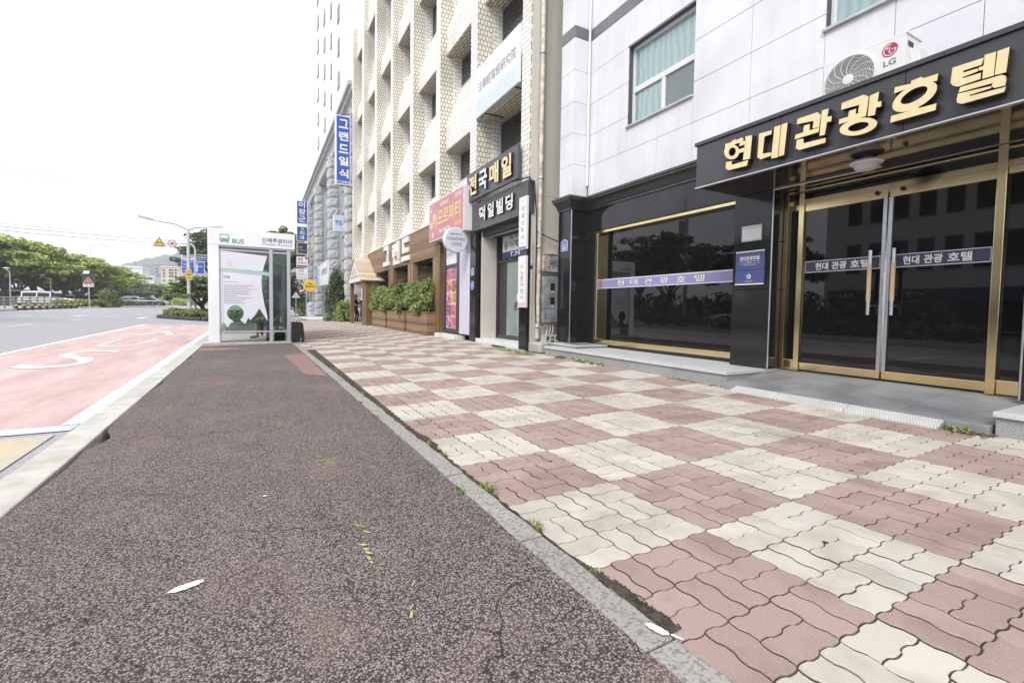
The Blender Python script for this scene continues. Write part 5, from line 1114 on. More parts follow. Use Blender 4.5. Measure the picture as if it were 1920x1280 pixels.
a, b = at(585, 443, 59.5), at(592, 474, 59.5); mb = MB(); mb.box(a.x, b.x, 59.5, 60, b.z, a.z, mat('pale_yellow_sign', (.70,.66,.30), .4)); mb.box(b.x+.005, 6.55, 59.7, 59.8, b.z+1, b.z+1.1, GALV); mb.build('box', t)
o = MB(); c = at(668, 480, 36); o.box(5.75, 6.1, 34.2, 34.55, 2.9, 10.3, STEEL); tag(o.build('duct', loc=(5.9,34.4,3)), 'tall square grey duct running up the stone pillar beside the tiled building', 'duct')

# stack of sign boxes on a post
YS = 52.0; POLE = thing('sign_post', 'grey lattice post carrying a vertical stack of five shop signs', 'post', (4.5, YS+.2, 0))
mb = MB()
for dx in (0, .38): mb.box(4.42+dx, 4.50+dx, YS+.15, YS+.25, zs(4.4, YS)-.2, 11.6, GALV)
for z in np.arange(1.2, 11.6, .95): mb.box(4.505, 4.795, YS+.17, YS+.23, z, z+.06, GALV)
mb.build('lattice', POLE)
def stack_sign(x0p, x1p, y0p, y1p, bgm, lab, texts):
    a, b = at(x0p, y0p, YS), at(x1p, y1p, YS); t = thing('stacked_sign', lab, 'sign', ((a.x+b.x)/2, YS, b.z), 'signs stacked on the lattice post')
    mb = MB(); mb.box(a.x, b.x, YS, YS+.14, b.z, a.z, SIGNW).box(a.x+.05, b.x-.05, YS-.004, YS-.001, b.z+.05, a.z-.05, bgm)
    w, h = b.x-a.x, a.z-b.z
    for s_, m_, u, v, uw, vh in texts:
        if s_ is None: mb.box(a.x+w*u, a.x+w*(u+uw), YS-.008, YS-.005, b.z+h*v, b.z+h*(v+vh), m_)
        else: put_text(mb, s_, m_, (a.x+w*u, YS-.010, b.z+h*v), CX, FZ, w*uw, h*vh, .02)
    mb.build('panel', t)
RED = mat('red_print', (.55,.05,.05), .4); DNAVY = mat('deep_blue_panel', (.05,.075,.34), .35); DBLU = mat('mid_blue_panel', (.03,.10,.32), .35); BLKP = mat('black_panel', (.025,.025,.03), .35); DGRN = mat('dark_green_print', (.03,.15,.09), .4)
stack_sign(556, 577, 375.5, 421, DNAVY, 'topmost blue sign of the stack with large white brushed letters', [('어', LETTERW, .18, .70, .58, .26), ('장', LETTERW, .16, .40, .66, .26), ('군', LETTERW, .18, .08, .62, .27), (None, RED, .82, .05, .1, .10)])
stack_sign(556, 577, 423.5, 453, DBLU, 'second blue sign of the stack with white dental clinic letters', [('참', YEL, .38, .72, .28, .2), ('치', LETTERW, .26, .42, .44, .25), ('과', LETTERW, .24, .12, .48, .26), (None, DGRN, .05, .03, .9, .07)])
stack_sign(556.5, 577, 454, 478, BLKP, 'black sign of the stack with thin grey lettering', [('다인', STEEL, .1, .50, .4, .22), ('인테리어', STEEL, .1, .30, .75, .12), ('064.745', STEEL, .1, .06, .7, .10)])
stack_sign(556, 577.5, 480.5, 502, SIGNW, 'white sign of the stack with red corner and green foot', [('동부', OUTL, .1, .64, .46, .24), ('부동산', RED, .1, .30, .80, .26), (None, RED, .76, .76, .2, .2), (None, DGRN, .04, .04, .92, .16)])
stack_sign(556, 577.5, 503.5, 524, SIGNW, 'lowest white sign of the stack with orange and grey letters', [('에덴', mat('orange_print', (.62,.16,.06), .4), .12, .66, .5, .26), ('부동산', STEEL, .12, .34, .78, .26), ('714-1313', OUTL, .08, .08, .84, .14)])
t = thing('round_sign', 'round yellow sign with red and black lettering in front of the stone pillar', 'sign', (3.9, 46, 2.9)); c = at(581.5, 535.5, 46)
mb = MB(); r = .56; mb.lathe([(r-.02,-.08),(r,-.06),(r,.06),(r-.02,.08)], tuple(c), mat('bright_yellow_sign', (.78,.52,.05), .35), 32, (0,1,0), (1,0,0)); put_text(mb, 'New', OUTL, (c.x-.2, c.y-.085, c.z+.12), CX, FZ, .42, .16, .02); put_text(mb, '후라이치', OUTL, (c.x-.42, c.y-.085, c.z-.22), CX, FZ, .84, .26, .02); mb.build('disc', t)
mb = MB(); mb.tube([(c.x+.2,46.15,zs(4.1,46)-.1),(c.x+.2,46.15,c.z)], .05, GALV, 8); mb.tube([(c.x-.9,46.05,c.z-.6),(c.x-.5,46.05,c.z-.42)], .10, mat('pink_banner', (.72,.36,.38), .5), 6); mb.build('post', t)
t = thing('sidewalk_sign', 'white arched sidewalk sign with blue vertical lettering near the sign post', 'sign', (4.3, 49, .1)); a, b = at(576, 566, 49), at(590, 594, 49)
mb = MB(); w, z0, z1 = b.x-a.x, zs(4.3,49)+.01, a.z; mb.prism([(0,0),(w,0),(w,(z1-z0)*.9),(w*.8,z1-z0),(w*.2,z1-z0),(0,(z1-z0)*.9)], (a.x,49.08,z0), CX, FZ, (0,-.08,0), SIGNW)
for k, ch in enumerate('과자'): put_text(mb, ch, DNAVY, (a.x+w*.12, 48.994, z0+.78-.42*k), CX, FZ, .26, .28, .02)
mb.box(a.x+w*.55, a.x+w*.92, 48.992, 48.998, z0+.12, z0+1.15, DNAVY)
for k, ch in enumerate('할인점'): put_text(mb, ch, LETTERW, (a.x+w*.6, 48.988, z0+.82-.32*k), CX, FZ, .22, .24, .02)
mb.build('board', t)
# slatted entrance canopy at the stone building
t = thing('slatted_awning', 'small white slatted gable awning over the far stone building entrance', 'awning', (4.9, 53, 4.2)); a = at(591, 500, 53.5)
mb = MB()
for k in range(7):
    y = 53+k*.35; mb.tube([(a.x-.95,y,a.z-.62),(a.x,y,a.z),(a.x+1.0,y,a.z-.62)], .045, WHITE, 6)
for dx, dz in ((-.95,-.62),(0,0),(1.0,-.62)): mb.tube([(a.x+dx,53,a.z+dz),(a.x+dx,55.2,a.z+dz)], .045, WHITE, 6)
mb.build('slats', t); mb = MB()
for dx in (-.9,.95): mb.tube([(a.x+dx,53.1,zs(5,53)-.2),(a.x+dx,53.1,a.z-.62)], .06, GALV, 7)
mb.build('post', t)
# give-way sign
t = thing('give_way_sign', 'back of a triangular road sign on a pole in front of dark bushes', 'road sign', (3.2, 56, .2)); c = at(555, 553, 56)
mb = MB(); mb.tube([(c.x,56.05,zs(3,56)-.2),(c.x,56.05,c.z+.1)], .04, GALV, 8); mb.build('pole', t)
mb = MB(); s_ = .42; mb.prism([(-s_,-s_*.7),(s_,-s_*.7),(0,s_*.85)], (c.x,56.0,c.z), CX, FZ, (0,-.02,0), SIGNW); mb.prism([(-s_*.72,-s_*.55),(s_*.72,-s_*.55),(0,s_*.55)], (c.x,55.978,c.z), CX, FZ, (0,-.004,0), GALV); mb.build('plate', t)

# ================================================================== TREES
def trunk(mb, base, top, r, limbs, m=BARK):
    base, top = Vector(base), Vector(top); mid = base.lerp(top, .5)+Vector((random.uniform(-.2,.2), random.uniform(-.2,.2), 0))*r*3
    mb.tube([base-Vector((0,0,.2)), base.lerp(mid,.3), mid, top], [r*1.35, r*1.05, r*.85, r*.6], m, 9)
    for l in limbs:
        l = Vector(l); p0 = base.lerp(top, random.uniform(.55, 1)); mm_ = p0.lerp(l, .5)+Vector((0,0,(l-p0).length*.12)); mb.tube([p0, mm_, l], [r*.5, r*.32, r*.12], m, 6)
def umbrella_tree(lab, base, R_, Hh, zc, m, n=90, per=120, size=.30, tr=.35, group='spreading trees along the car park', lean=(0,0), cz=.42, name='spreading_tree'):
    x, y, z = base; t = thing(name, lab, 'tree', base, group)
    c = Vector((x+lean[0], y+lean[1], z+zc)); cl = []
    for _ in range(n):
        a = random.uniform(0, 6.283); u = random.uniform(0, 1)**.55; e = random.uniform(.72, 1.02); el = math.acos(u) if random.random() < .7 else random.uniform(.9, 1.62)
        cl.append((c.x+math.sin(el)*math.cos(a)*R_*e, c.y+math.sin(el)*math.sin(a)*R_*e, c.z+math.cos(el)*Hh*e+random.uniform(-.3,.2), R_*random.uniform(.13,.26), R_*random.uniform(.13,.26), Hh*random.uniform(.06,.11)))
    for _ in range(n//4):
        a = random.uniform(0, 6.283); rr = R_*random.uniform(.1,.75); cl.append((c.x+rr*math.cos(a), c.y+rr*math.sin(a), c.z+Hh*random.uniform(.0,.5), R_*.2, R_*.2, Hh*.12))
    mb = MB(); leaves(mb, cl, per, size, m, .9); mb.build('crown', t, fix=False)
    mb = MB(); trunk(mb, base, (x+lean[0]*.5, y+lean[1]*.5, z+zc*.75), tr, [(c.x+R_*.7*math.cos(a), c.y+R_*.7*math.sin(a), c.z+Hh*.25) for a in np.linspace(0, 6.283, 9)[:-1]+random.random()]); mb.build('trunk', t)
    return t
def bush(lab, base, rx, ry, rz, m, n=26, per=70, size=.12, group=None, cat='bush', name='bush'):
    x, y, z = base; t = thing(name, lab, cat, base, group); cl = []
    for _ in range(n):
        a = random.uniform(0, 6.283); u = random.uniform(0, 1); e = random.uniform(.6, .95); el = math.acos(u)
        cl.append((x+math.sin(el)*math.cos(a)*rx*e, y+math.sin(el)*math.sin(a)*ry*e, z+math.cos(el)*rz*e*.9+.1*rz, rx*.3, ry*.3, rz*.24))
    mb = MB(); leaves(mb, cl, per, size, m, .6); mb.build('foliage', t, fix=False)
    mb = MB()
    for _ in range(4): mb.tube([(x,y,z-.05),(x+random.uniform(-.5,.5)*rx,y+random.uniform(-.5,.5)*ry,z+rz*.7)], [rz*.05, rz*.02], BARK, 5)
    mb.build('stem', t); return t
def gnd(x, y): return zr(max(-17.2, min(x, 8)), y)
def basepx(px, Y, dz=0):
    p = at(px, 560, Y); return (p.x, Y, gnd(p.x, Y)+dz)
for px, Y, R_, Hh, zc, lab in ((6, 80, 6.8, 3.9, 4.6, 'tallest spreading tree at the left edge of the car park'), (62, 84, 5.8, 2.9, 4.5, 'broad spreading tree behind the white van in the car park'), (121, 86, 6.3, 3.0, 4.3, 'widest spreading tree with forked trunk beside the blue truck'), (172, 96, 6.2, 2.8, 3.9, 'spreading tree at the right end of the row behind the triangular warning sign')):
    umbrella_tree(lab, basepx(px, Y), R_, Hh, zc, LF_CAMPHOR, 105, 130, .30, .42)
for px, Y, R_, Hh, zc, lab in ((30, 104, 7, 4.6, 3.5, 'dark tree standing behind the leftmost spreading trees'), (95, 108, 8, 4.2, 3.2, 'dark tree in the middle of the row behind the car park'), (150, 112, 7, 4, 3.0, 'dark tree behind the forked spreading tree'), (-45, 78, 6, 4.5, 4.2, 'dark tree just outside the left end of the row')):
    umbrella_tree(lab, basepx(px, Y), R_, Hh, zc, LF_MID, 80, 90, .42, .35, 'dark trees behind the car park')
for px, Y, R_, Hh, zc, lab, m_ in ((222, 150, 6, 2.9, 2.2, 'low layered tree left of the pine in the far square', LF_MID), (262, 142, 7, 2.7, 2.4, 'flat layered dark pine in the middle of the far square', LF_DARK), (305, 160, 6.5, 3.2, 2.6, 'rounded light green tree at the right of the far square', LF_CAMPHOR), (240, 190, 9, 3.6, 2.4, 'hazy tree at the back of the far square', LF_MID)):
    umbrella_tree(lab, basepx(px, Y), R_, Hh, zc, m_, 85, 100, .45, .4, 'trees in the far square')
umbrella_tree('wide dark low tree with twisted limbs on the planted traffic island', basepx(381, 46), 2.3, 1.5, 1.75, leaf_mat('dense_island_leaves', (.035,.06,.02), (.30,.38,.13)), 90, 120, .16, .20, None, (-.2, 0), name='twisted_tree')
umbrella_tree('tall dark tree rising behind the traffic island and street lamp', basepx(404, 82), 4.8, 5.2, 6.6, LF_DARK, 120, 120, .28, .4, None, name='tall_tree')
umbrella_tree('leafy tree with light top behind the bus shelter and sign stack', (2.1, 60, zs(2,60)), 2.9, 4.2, 5.6, LF_MID, 110, 120, .22, .25, None, name='street_tree')
bush('tall mass of dark bushes below the leafy tree behind the bus shelter', (2.3, 62, zs(2,60)), 3.3, 2.2, 5.2, LF_DARK, 80, 90, .2)
bush('small round green bush beside the give way sign pole', (4.4, 57.5, zs(4,57)), .95, .8, 1.35, LF_MID, 26, 70, .11)
bush('dark leafy bush tree growing before the stone block pillar', (5.05, 36.8, .2), .95, 1.0, 3.5, LF_DARK, 60, 110, .11)
bush('bright green shrub behind the two people at the porch', (4.75, 31.2, .1), .55, .8, 1.75, LF_SHRUB, 34, 90, .08)
bush('low grassy shrub on the pavement beyond the porch', (4.35, 32.6, .1), .75, .7, .55, LF_MID, 26, 70, .07)

# ================================================================== SHELTER
SY = 14.6; SHW = mat('shelter_white_panel', (.86,.86,.88), .35, var=.03, scale=1.5, col2=None); SH = thing('bus_shelter', 'white framed glass bus shelter with green bus symbol and printed glass end', 'bus shelter', (-.2, 16.8, -.06))
SL_ = 4.6; zg_ = -.07
mb = MB(); mb.box(-1.36, .90, SY-.14, SY+SL_+.2, -.2, -.005, CONC); mb.build('base_slab', SH, bevel=.01)
mb = MB(); mb.box(-1.225, -.97, SY, SY+.55, 0, 2.60, SHW); mb.build('side_panel', SH, bevel=.01)
mb = MB(); mb.box(-1.225, .865, SY, SY+SL_, 2.605, 3.035, SHW); hd = mb.build('header', SH, bevel=.008)
SGREEN = mat('bus_symbol_green', (.13,.38,.20), .4); SNAVY = mat('stop_name_navy', (.05,.05,.17), .4)
mb = MB(); y = SY-.004; X_, Z_ = -.95, 2.67; 
def rr(mb, x0, x1, z0, z1, r, m, y, th=.003):
    pts = []
    for cx_, cz_, a0 in ((x1-r,z0+r,-90),(x1-r,z1-r,0),(x0+r,z1-r,90),(x0+r,z0+r,180)):
        for k in range(5): a = R(a0+k*22.5); pts.append((cx_+r*math.cos(a), cz_+r*math.sin(a)))
    mb.prism(pts, (0,y,0), CX, FZ, (0,-th,0), m)
rr(mb, X_, X_+.215, Z_+.03, Z_+.235, .05, SGREEN, y); rr(mb, X_+.018, X_+.197, Z_+.115, Z_+.20, .02, SHW, y-.0035); rr(mb, X_+.05, X_+.165, Z_+.212, Z_+.226, .006, SHW, y-.0035)
for dx in (.025, .165): mb.box(X_+dx, X_+dx+.028, y-.004, y-.001, Z_+.002, Z_+.05, SGREEN); mb.lathe([(.012,0),(.012,.003)], (X_+dx+.014, y-.0035, Z_+.07), SHW, 10, (0,-1,0), (1,0,0))
put_text(mb, 'BUS', SGREEN, (-.665, y-.002, 2.67), CX, FZ, .275, .125, .025); put_text(mb, '신제주로터리', SNAVY, (.04, y-.002, 2.755), CX, FZ, .755, .125, .008); put_text(mb, 'Sinjeju Rotary', SNAVY, (.05, y-.002, 2.675), CX, FZ, .74, .058, 0); mb.build('lettering', hd)
mb = MB(); mb.box(-.969, .86, SY+.02, SY+SL_-.02, 2.56, 2.60, STEEL); mb.build('roof_beam', SH)
SF = mat('silver_frame', (.50,.50,.56), .35, .35)
for x0, x1, y0 in ((.21,.30,SY),(.655,.745,SY),(.655,.745,SY+SL_-.1),(.655,.745,SY+2.2),(-1.2,-1.11,SY+SL_-.1)):
    mb = MB(); mb.box(x0, x1, y0, y0+.09, -.004, 2.56, SF); mb.build('post', SH, bevel=.006)
mb = MB(); mb.box(-.968, .209, SY+.02, SY+.06, .27, .31, SF).box(.301, .654, SY+.02, SY+.06, .27, .31, SF).box(-.968, .209, SY+.02, SY+.06, 2.47, 2.51, SF).box(.301, .654, SY+.02, SY+.06, 2.47, 2.51, SF).box(-.968,-.945,SY+.02,SY+.06,0,2.469,SF); mb.build('glazing_rail', SH)
mb = MB(); mb.box(-.944, .209, SY+.035, SY+.045, .311, 2.469, GREENG).box(.301, .654, SY+.035, SY+.045, .311, 2.469, GREENG); mb.build('end_glass', SH)
mb = MB(); mb.box(.69, .70, SY+.10, SY+2.19, .31, 2.47, GREENG).box(.69, .70, SY+2.3, SY+SL_-.11, .31, 2.47, GREENG).box(-.96, .65, SY+SL_-.05, SY+SL_-.04, .3, 2.5, GREENG); mb.build('side_glass', SH)
FILM = mat('white_glass_film', (.74,.75,.82), .4, var=.03, scale=2); FILMG = mat('pale_green_film', (.42,.58,.50), .4, var=.06, scale=3)
fy = SY+.032
def zz(u, v):     # position on the printed glass from the traced artwork
    return (-.944 + (u-48)/(712-48)*1.153, 2.469 - (v-55)/(1145-55)*2.158)
mb = MB()
def film(pts, m, dy=0): mb.prism([zz(*p) for p in pts][::-1], (0, fy-dy, 0), CX, FZ, (0,-.0015,0), m)
film([(48,57),(688,100),(640,240),(622,318),(48,292)], FILM); film([(48,293),(712,330),(712,372),(48,345)], FILMG, .0005)
arc = lambda a0, a1: [(240+112*math.cos(a), 902-106*math.sin(a)) for a in np.linspace(R(a0), R(a1), 14)]
film([(78,346),(612,372),(603,440),(604,500),(612,600),(632,720),(646,795),(78,795)], FILM)
film([(78,795.5)] + arc(90, 250) + [(215,1030),(185,1030),(135,1100),(78,1020)], FILM)
film(arc(90, -58) + [(355,1040),(372,1050),(418,965),(440,1000),(500,940),(570,832),(683,1010),(680,930),(655,820),(646,795.5)], FILM, .0004)
mb.box(-.944, -.90, fy-.001, fy+.001, .50, 1.95, FILM)
lx = lambda u, v: (zz(u, v)[0], fy-.0025, zz(u, v)[1])
put_text(mb, '연동', OUTL, lx(88, 432), CX, FZ, .15, .075, .01); put_text(mb, '살기 좋은 행복 마을', OUTL, lx(92, 488), CX, FZ, .31, .036, 0)
for k in range(11):
    v = 522+k*24; w_ = (.70,.56,.78,.62,.56,.61,.30,.64,.49,.43,.48)[k]; p = lx(92, v); x_ = p[0]
    while x_ < p[0]+w_*.98:
        l = random.uniform(.03,.09); mb.box(x_, min(x_+l, p[0]+w_), fy-.0045, fy-.002, p[2]-.006, p[2]+.006, GREYP); x_ += l+.014
mb.lathe([(.066,0),(.066,.002)], lx(168, 232), STEEL, 24, (0,-1,0), (1,0,0)); q = lx(168,232); mb.lathe([(.055,0),(.055,.0012)], (q[0], q[1]-.002, q[2]), FILM, 24, (0,-1,0), (1,0,0)); put_text(mb, '제주', STEEL, (q[0]-.035, q[1]-.0045, q[2]-.015), CX, FZ, .07, .03, 0)
mb.build('printed_film', SH)
mb = MB(); mb.box(.08, .60, SY+.6, SY+4.2, .40, .45, mat('bench_wood', (.40,.28,.17), .5, var=.2)).box(.2,.26,SY+.8,SY+.9,-.01,.40,STEEL).box(.2,.26,SY+3.8,SY+3.9,-.01,.40,STEEL); mb.build('bench', SH)
mb = MB(); mb.box(.40, .62, SY+3.2, SY+3.24, 1.5, 2.2, BLACKM).box(.35,.60,SY+1.3,SY+1.34,1.95,2.25,FILMG); mb.build('information_panel', SH)
# suitcase
t = thing('suitcase', 'black fabric suitcase with red handle standing against the shelter post', 'suitcase', (.91, 14.5, -.03))
mb = MB(); CLOTH = mat('black_luggage_fabric', (.012,.012,.014), .75, var=.4, scale=30, bump=.3, bscale=200)
z0 = zs(.9,14.5)+.035; mb.prism([(0,0),(.33,0),(.335,.10),(.30,.50),(.27,.535),(.03,.56),(0,.54)], (.752,14.58,z0), CX, FZ, (0,-.24,0), CLOTH); mb.build('body', t, bevel=.03, seg=3)
mb = MB(); mb.box(.80,1.03,14.331,14.339,z0+.05,z0+.30,CLOTH).tube([(.99,14.335,z0+.03),(.99,14.335,z0+.10)], .008, SIGNW, 5); mb.build('front_pocket', t, bevel=.01)
mb = MB(); mb.tube([(.86,14.45,z0+.54),(.90,14.45,z0+.585),(.97,14.45,z0+.58),(1.0,14.45,z0+.535)], .012, RED, 7); mb.build('handle', t)
mb = MB(); mb.tube([(.80,14.47,z0+.53),(.795,14.47,z0+.95),(.775,14.47,z0+.97)], .008, GALV, 6); mb.build('pull_bar', t)
for x in (.80, 1.04):
    mb = MB(); mb.lathe([(.035,-.015),(.035,.015)], (x,14.40,z0), RUBBER, 12, (0,1,0), (1,0,0)); mb.build('wheel', t)

# ================================================================== PEOPLE
SKIN = mat('skin', (.50,.31,.22), .55, var=.06, scale=9); HAIR = mat('dark_hair', (.018,.012,.010), .5, var=.3, scale=30)
BLKC = mat('black_cloth', (.014,.014,.016), .8, var=.3, scale=18); OLIVE = mat('olive_cloth', (.17,.16,.11), .85, var=.2, scale=14); JEAN = mat('dark_denim', (.03,.04,.075), .8, var=.25, scale=20); SHOEW = mat('pale_shoes', (.55,.52,.50), .5); BRN = mat('brown_cloth', (.16,.11,.08), .8, var=.25, scale=12); NAVYC = mat('navy_cloth', (.02,.025,.05), .8, var=.2, scale=15)
def capsule(mb, a, b, ra, rb, m, n=10, sx=1.0):
    a, b = Vector(a), Vector(b); d = b-a; L = max(d.length, 1e-4); d.normalize(); u = d.cross(Vector((0,0,1)) if abs(d.z) < .9 else Vector((0,1,0))).normalized(); w = d.cross(u)
    pr = [(-ra*math.cos(t), ra*math.sin(t)) for t in np.linspace(.15, math.pi/2, 4)] + [(L+rb*math.sin(t), rb*math.cos(t)) for t in np.linspace(0, math.pi/2-.15, 4)]
    vs = []; fs = []
    for h, r in pr:
        for k in range(n): t = 2*math.pi*k/n; vs.append(a+d*h+u*math.cos(t)*r*sx+w*math.sin(t)*r)
    for i in range(len(pr)-1):
        for k in range(n): fs.append((i*n+k, i*n+(k+1)%n, (i+1)*n+(k+1)%n, (i+1)*n+k))
    fs += [tuple(range(n))[::-1], tuple(range((len(pr)-1)*n, len(pr)*n))]; mb.add(vs, fs, m)
def person(label, loc, rz, J, cloth, group=None):
    """J: joint positions in local metres, facing -Y. cloth: materials for shirt, sleeve, pants, shoe"""
    t = thing('person', label, 'person', loc, group, rz); LOCAL.add(t.name)
    sh, slv, pn, leg, shoe = cloth; bones = []
    def bone(a, b, ra, rb, m, sx=1): bones.append((Vector(a), Vector(b), ra, rb, m, sx))
    pel, chest, neck, head = (Vector(J[k]) for k in ('pelvis', 'chest', 'neck', 'head'))
    bone(pel, pel+(chest-pel)*.45, .125, .115, pn, 1.15); bone(pel+(chest-pel)*.4, chest, .115, .125, sh, 1.25); bone(chest, neck, .10, .06, sh, 1.3); bone(neck, head-Vector((0,0,.05)), .048, .05, SKIN)
    bone(head-Vector((0,0,.02)), head+Vector((0,.01,.06)), .082, .088, SKIN); bone(head+Vector((0,-.07,-.075)), head+Vector((0,-.07,-.07)), .035, .035, SKIN); bone(head+Vector((0,-.085,-.01)), head+Vector((0,-.10,-.03)), .012, .016, SKIN)
    for s in ('l', 'r'):
        h, k, a, toe = (Vector(J[q+s]) for q in ('hip', 'knee', 'ank', 'toe')); sd, el, wr, ha = (Vector(J[q+s]) for q in ('sho', 'elb', 'wri', 'han'))
        bone(h, k, .088, .06, pn); bone(k, a, .058, .040, leg); bone(a-Vector((0,0,.03)), toe, .042, .034, shoe)
        bone(chest.lerp(sd, .5), sd, .07, .058, sh); bone(sd, sd.lerp(el, .6), .056, .05, sh); bone(sd.lerp(el, .55), el, .045, .040, slv); bone(el, wr, .040, .027, slv); d = (ha-wr); bone(wr, wr+d*.55, .028, .034, SKIN, 1.1)
        p = Vector((d.y, -d.x, 0)); p = p.normalized() if p.length > 1e-4 else Vector((1,0,0))
        for f in range(4): b0 = wr+d*.55+p*(.026-.0175*f); bone(b0, b0+d*(.42,.52,.50,.38)[f]+Vector((0,-.012,-.008)), .0095, .008, SKIN)
        bone(wr+d*.15+p*.025, wr+d*.5+p*.06, .012, .010, SKIN)
    mb = MB()
    for a, b, ra, rb, m, sx in bones: capsule(mb, a, b, ra, rb, SKIN, 10, sx)
    o = mb.build('body_raw', t); rm = o.modifiers.new('r', 'REMESH'); rm.mode = 'VOXEL'; rm.voxel_size = .014; smd = o.modifiers.new('s', 'SMOOTH'); smd.iterations = 3; smd.factor = .5
    dg = bpy.context.evaluated_depsgraph_get(); dg.update(); me = bpy.data.meshes.new_from_object(o.evaluated_get(dg)); bpy.data.objects.remove(o)
    ms = [SKIN]; me.materials.clear(); me.materials.append(SKIN)
    for bn in bones:
        if bn[4] not in ms: ms.append(bn[4]); me.materials.append(bn[4])
    A = np.array([b[0][:] for b in bones]); B = np.array([b[1][:] for b in bones]); rad = np.array([(b[2]+b[3])/2 for b in bones]); idx = np.array([ms.index(b[4]) for b in bones])
    n = len(me.polygons); C = np.zeros(n*3); me.polygons.foreach_get('center', C); C = C.reshape(-1, 3); AB = B-A; L2 = np.maximum((AB**2).sum(1), 1e-9)
    u = np.clip(((C[:, None]-A)*AB).sum(2)/L2, 0, 1); D = np.linalg.norm(C[:, None]-(A+u[..., None]*AB), axis=2)/np.sqrt(rad)
    me.polygons.foreach_set('material_index', idx[D.argmin(1)].astype(np.int32)); me.polygons.foreach_set('use_smooth', [True]*n); me.update()
    bd = bpy.data.objects.new('body', me); COL.objects.link(bd); bd.parent = t
    mb = MB(); hd = head+Vector((0,.022,.05)); mb.ball(hd, .098, .105, .105, HAIR, 14, 8); mb.ball(hd+Vector((0,.055,-.07)), .075, .06, .10, HAIR, 12, 6); mb.build('hair', t, smooth=True)
    mb = MB()
    for s in (-1, 1): mb.ball(head+Vector((.032*s,-.078,.015)), .011, .008, .007, HAIR, 8, 4)
    mb.box(head.x-.022, head.x+.022, head.y-.106, head.y-.096, head.z-.072, head.z-.064, mat('lips', (.36,.14,.12), .5)); mb.build('face_features', t); return t
base = dict(pelvis=(0,0,.90), chest=(0,-.01,1.28), neck=(0,.0,1.42), head=(0,-.02,1.53), hipl=(-.085,0,.86), hipr=(.085,0,.86))
J1 = dict(base, kneel=(-.07,-.04,.48), ankl=(-.06,.02,.08), toel=(-.06,-.15,.035), kneer=(.10,-.12,.49), ankr=(.10,-.05,.08), toer=(.10,-.22,.035), shol=(-.17,0,1.33), elbl=(-.22,.03,1.08), wril=(-.10,-.20,1.03), hanl=(-.04,-.32,1.05), shor=(.17,0,1.33), elbr=(.20,-.14,1.14), wrir=(.13,-.36,1.17), hanr=(.10,-.49,1.18))
person('person in black short sleeved top and black trousers with pale shoes at the porch', (at(667, 600, 28.6).x, 28.6, zs(4.7, 28)-.004), R(62), J1, (BLKC, SKIN, BLKC, BLKC, SHOEW))
J2 = dict(base, kneel=(-.08,-.06,.48), ankl=(-.08,.03,.08), toel=(-.08,-.14,.035), kneer=(.07,.04,.48), ankr=(.08,.16,.10), toer=(.07,.0,.035), shol=(-.17,0,1.33), elbl=(-.24,-.10,1.12), wril=(-.20,-.33,1.12), hanl=(-.17,-.46,1.12), shor=(.17,0,1.33), elbr=(.22,-.16,1.22), wrir=(.16,-.34,1.38), hanr=(.13,-.45,1.46))
person('person in dark navy clothes leaning at the porch post with raised hand', (at(678.5, 600, 28.0).x+.05, 28.0, zs(4.8, 28)-.004), R(-70), J2, (NAVYC, NAVYC, JEAN, JEAN, SHOEW))
def seated(kn=(.1,.1)):
    return dict(pelvis=(0,.0,.53), chest=(0,-.05,.93), neck=(0,-.04,1.08), head=(0,-.07,1.20), hipl=(-.09,0,.51), hipr=(.09,0,.51), kneel=(-.10-kn[0],-.43,.50), kneer=(.10+kn[1],-.43,.50), ankl=(-.12-kn[0],-.42,.09), ankr=(.12+kn[1],-.44,.09), toel=(-.13-kn[0],-.58,.035), toer=(.13+kn[1],-.60,.035), shol=(-.17,-.04,.98), elbl=(-.22,-.16,.74), wril=(-.10,-.34,.62), hanl=(-.04,-.42,.58), shor=(.17,-.04,.98), elbr=(.22,-.16,.74), wrir=(.10,-.36,.62), hanr=(.04,-.44,.58))
person('seated person in olive shorts and black sandals behind the printed shelter glass', (.25, 15.55, -.005), R(4), seated((.0,.02)), (OLIVE, SKIN, OLIVE, SKIN, BLKC))
person('seated person facing the road beyond the first one inside the shelter', (.32, 16.35, -.005), R(-90), seated((.0,.0)), (NAVYC, SKIN, JEAN, SKIN, BRN))
person('person in brown clothes seated deepest in the shelter behind the narrow pane', (.44, 17.25, -.005), R(-80), seated((.03,.0)), (BRN, BRN, OLIVE, BLKC, SHOEW))
t = thing('backpack', 'dark travel bag lying on the shelter floor behind the narrow glass pane', 'bag', (.47, 15.1, 0))
mb = MB(); mb.prism([(-.13,0),(.13,0),(.15,.12),(.10,.30),(-.10,.30),(-.15,.12)], (.48,15.25,-.003), CX, FZ, (0,-.2,0), CLOTH); mb.build('body', t, bevel=.03); mb = MB(); mb.tube([(.42,15.15,.29),(.48,15.15,.36),(.54,15.15,.29)], .012, BLKC, 6); mb.build('handle', t)

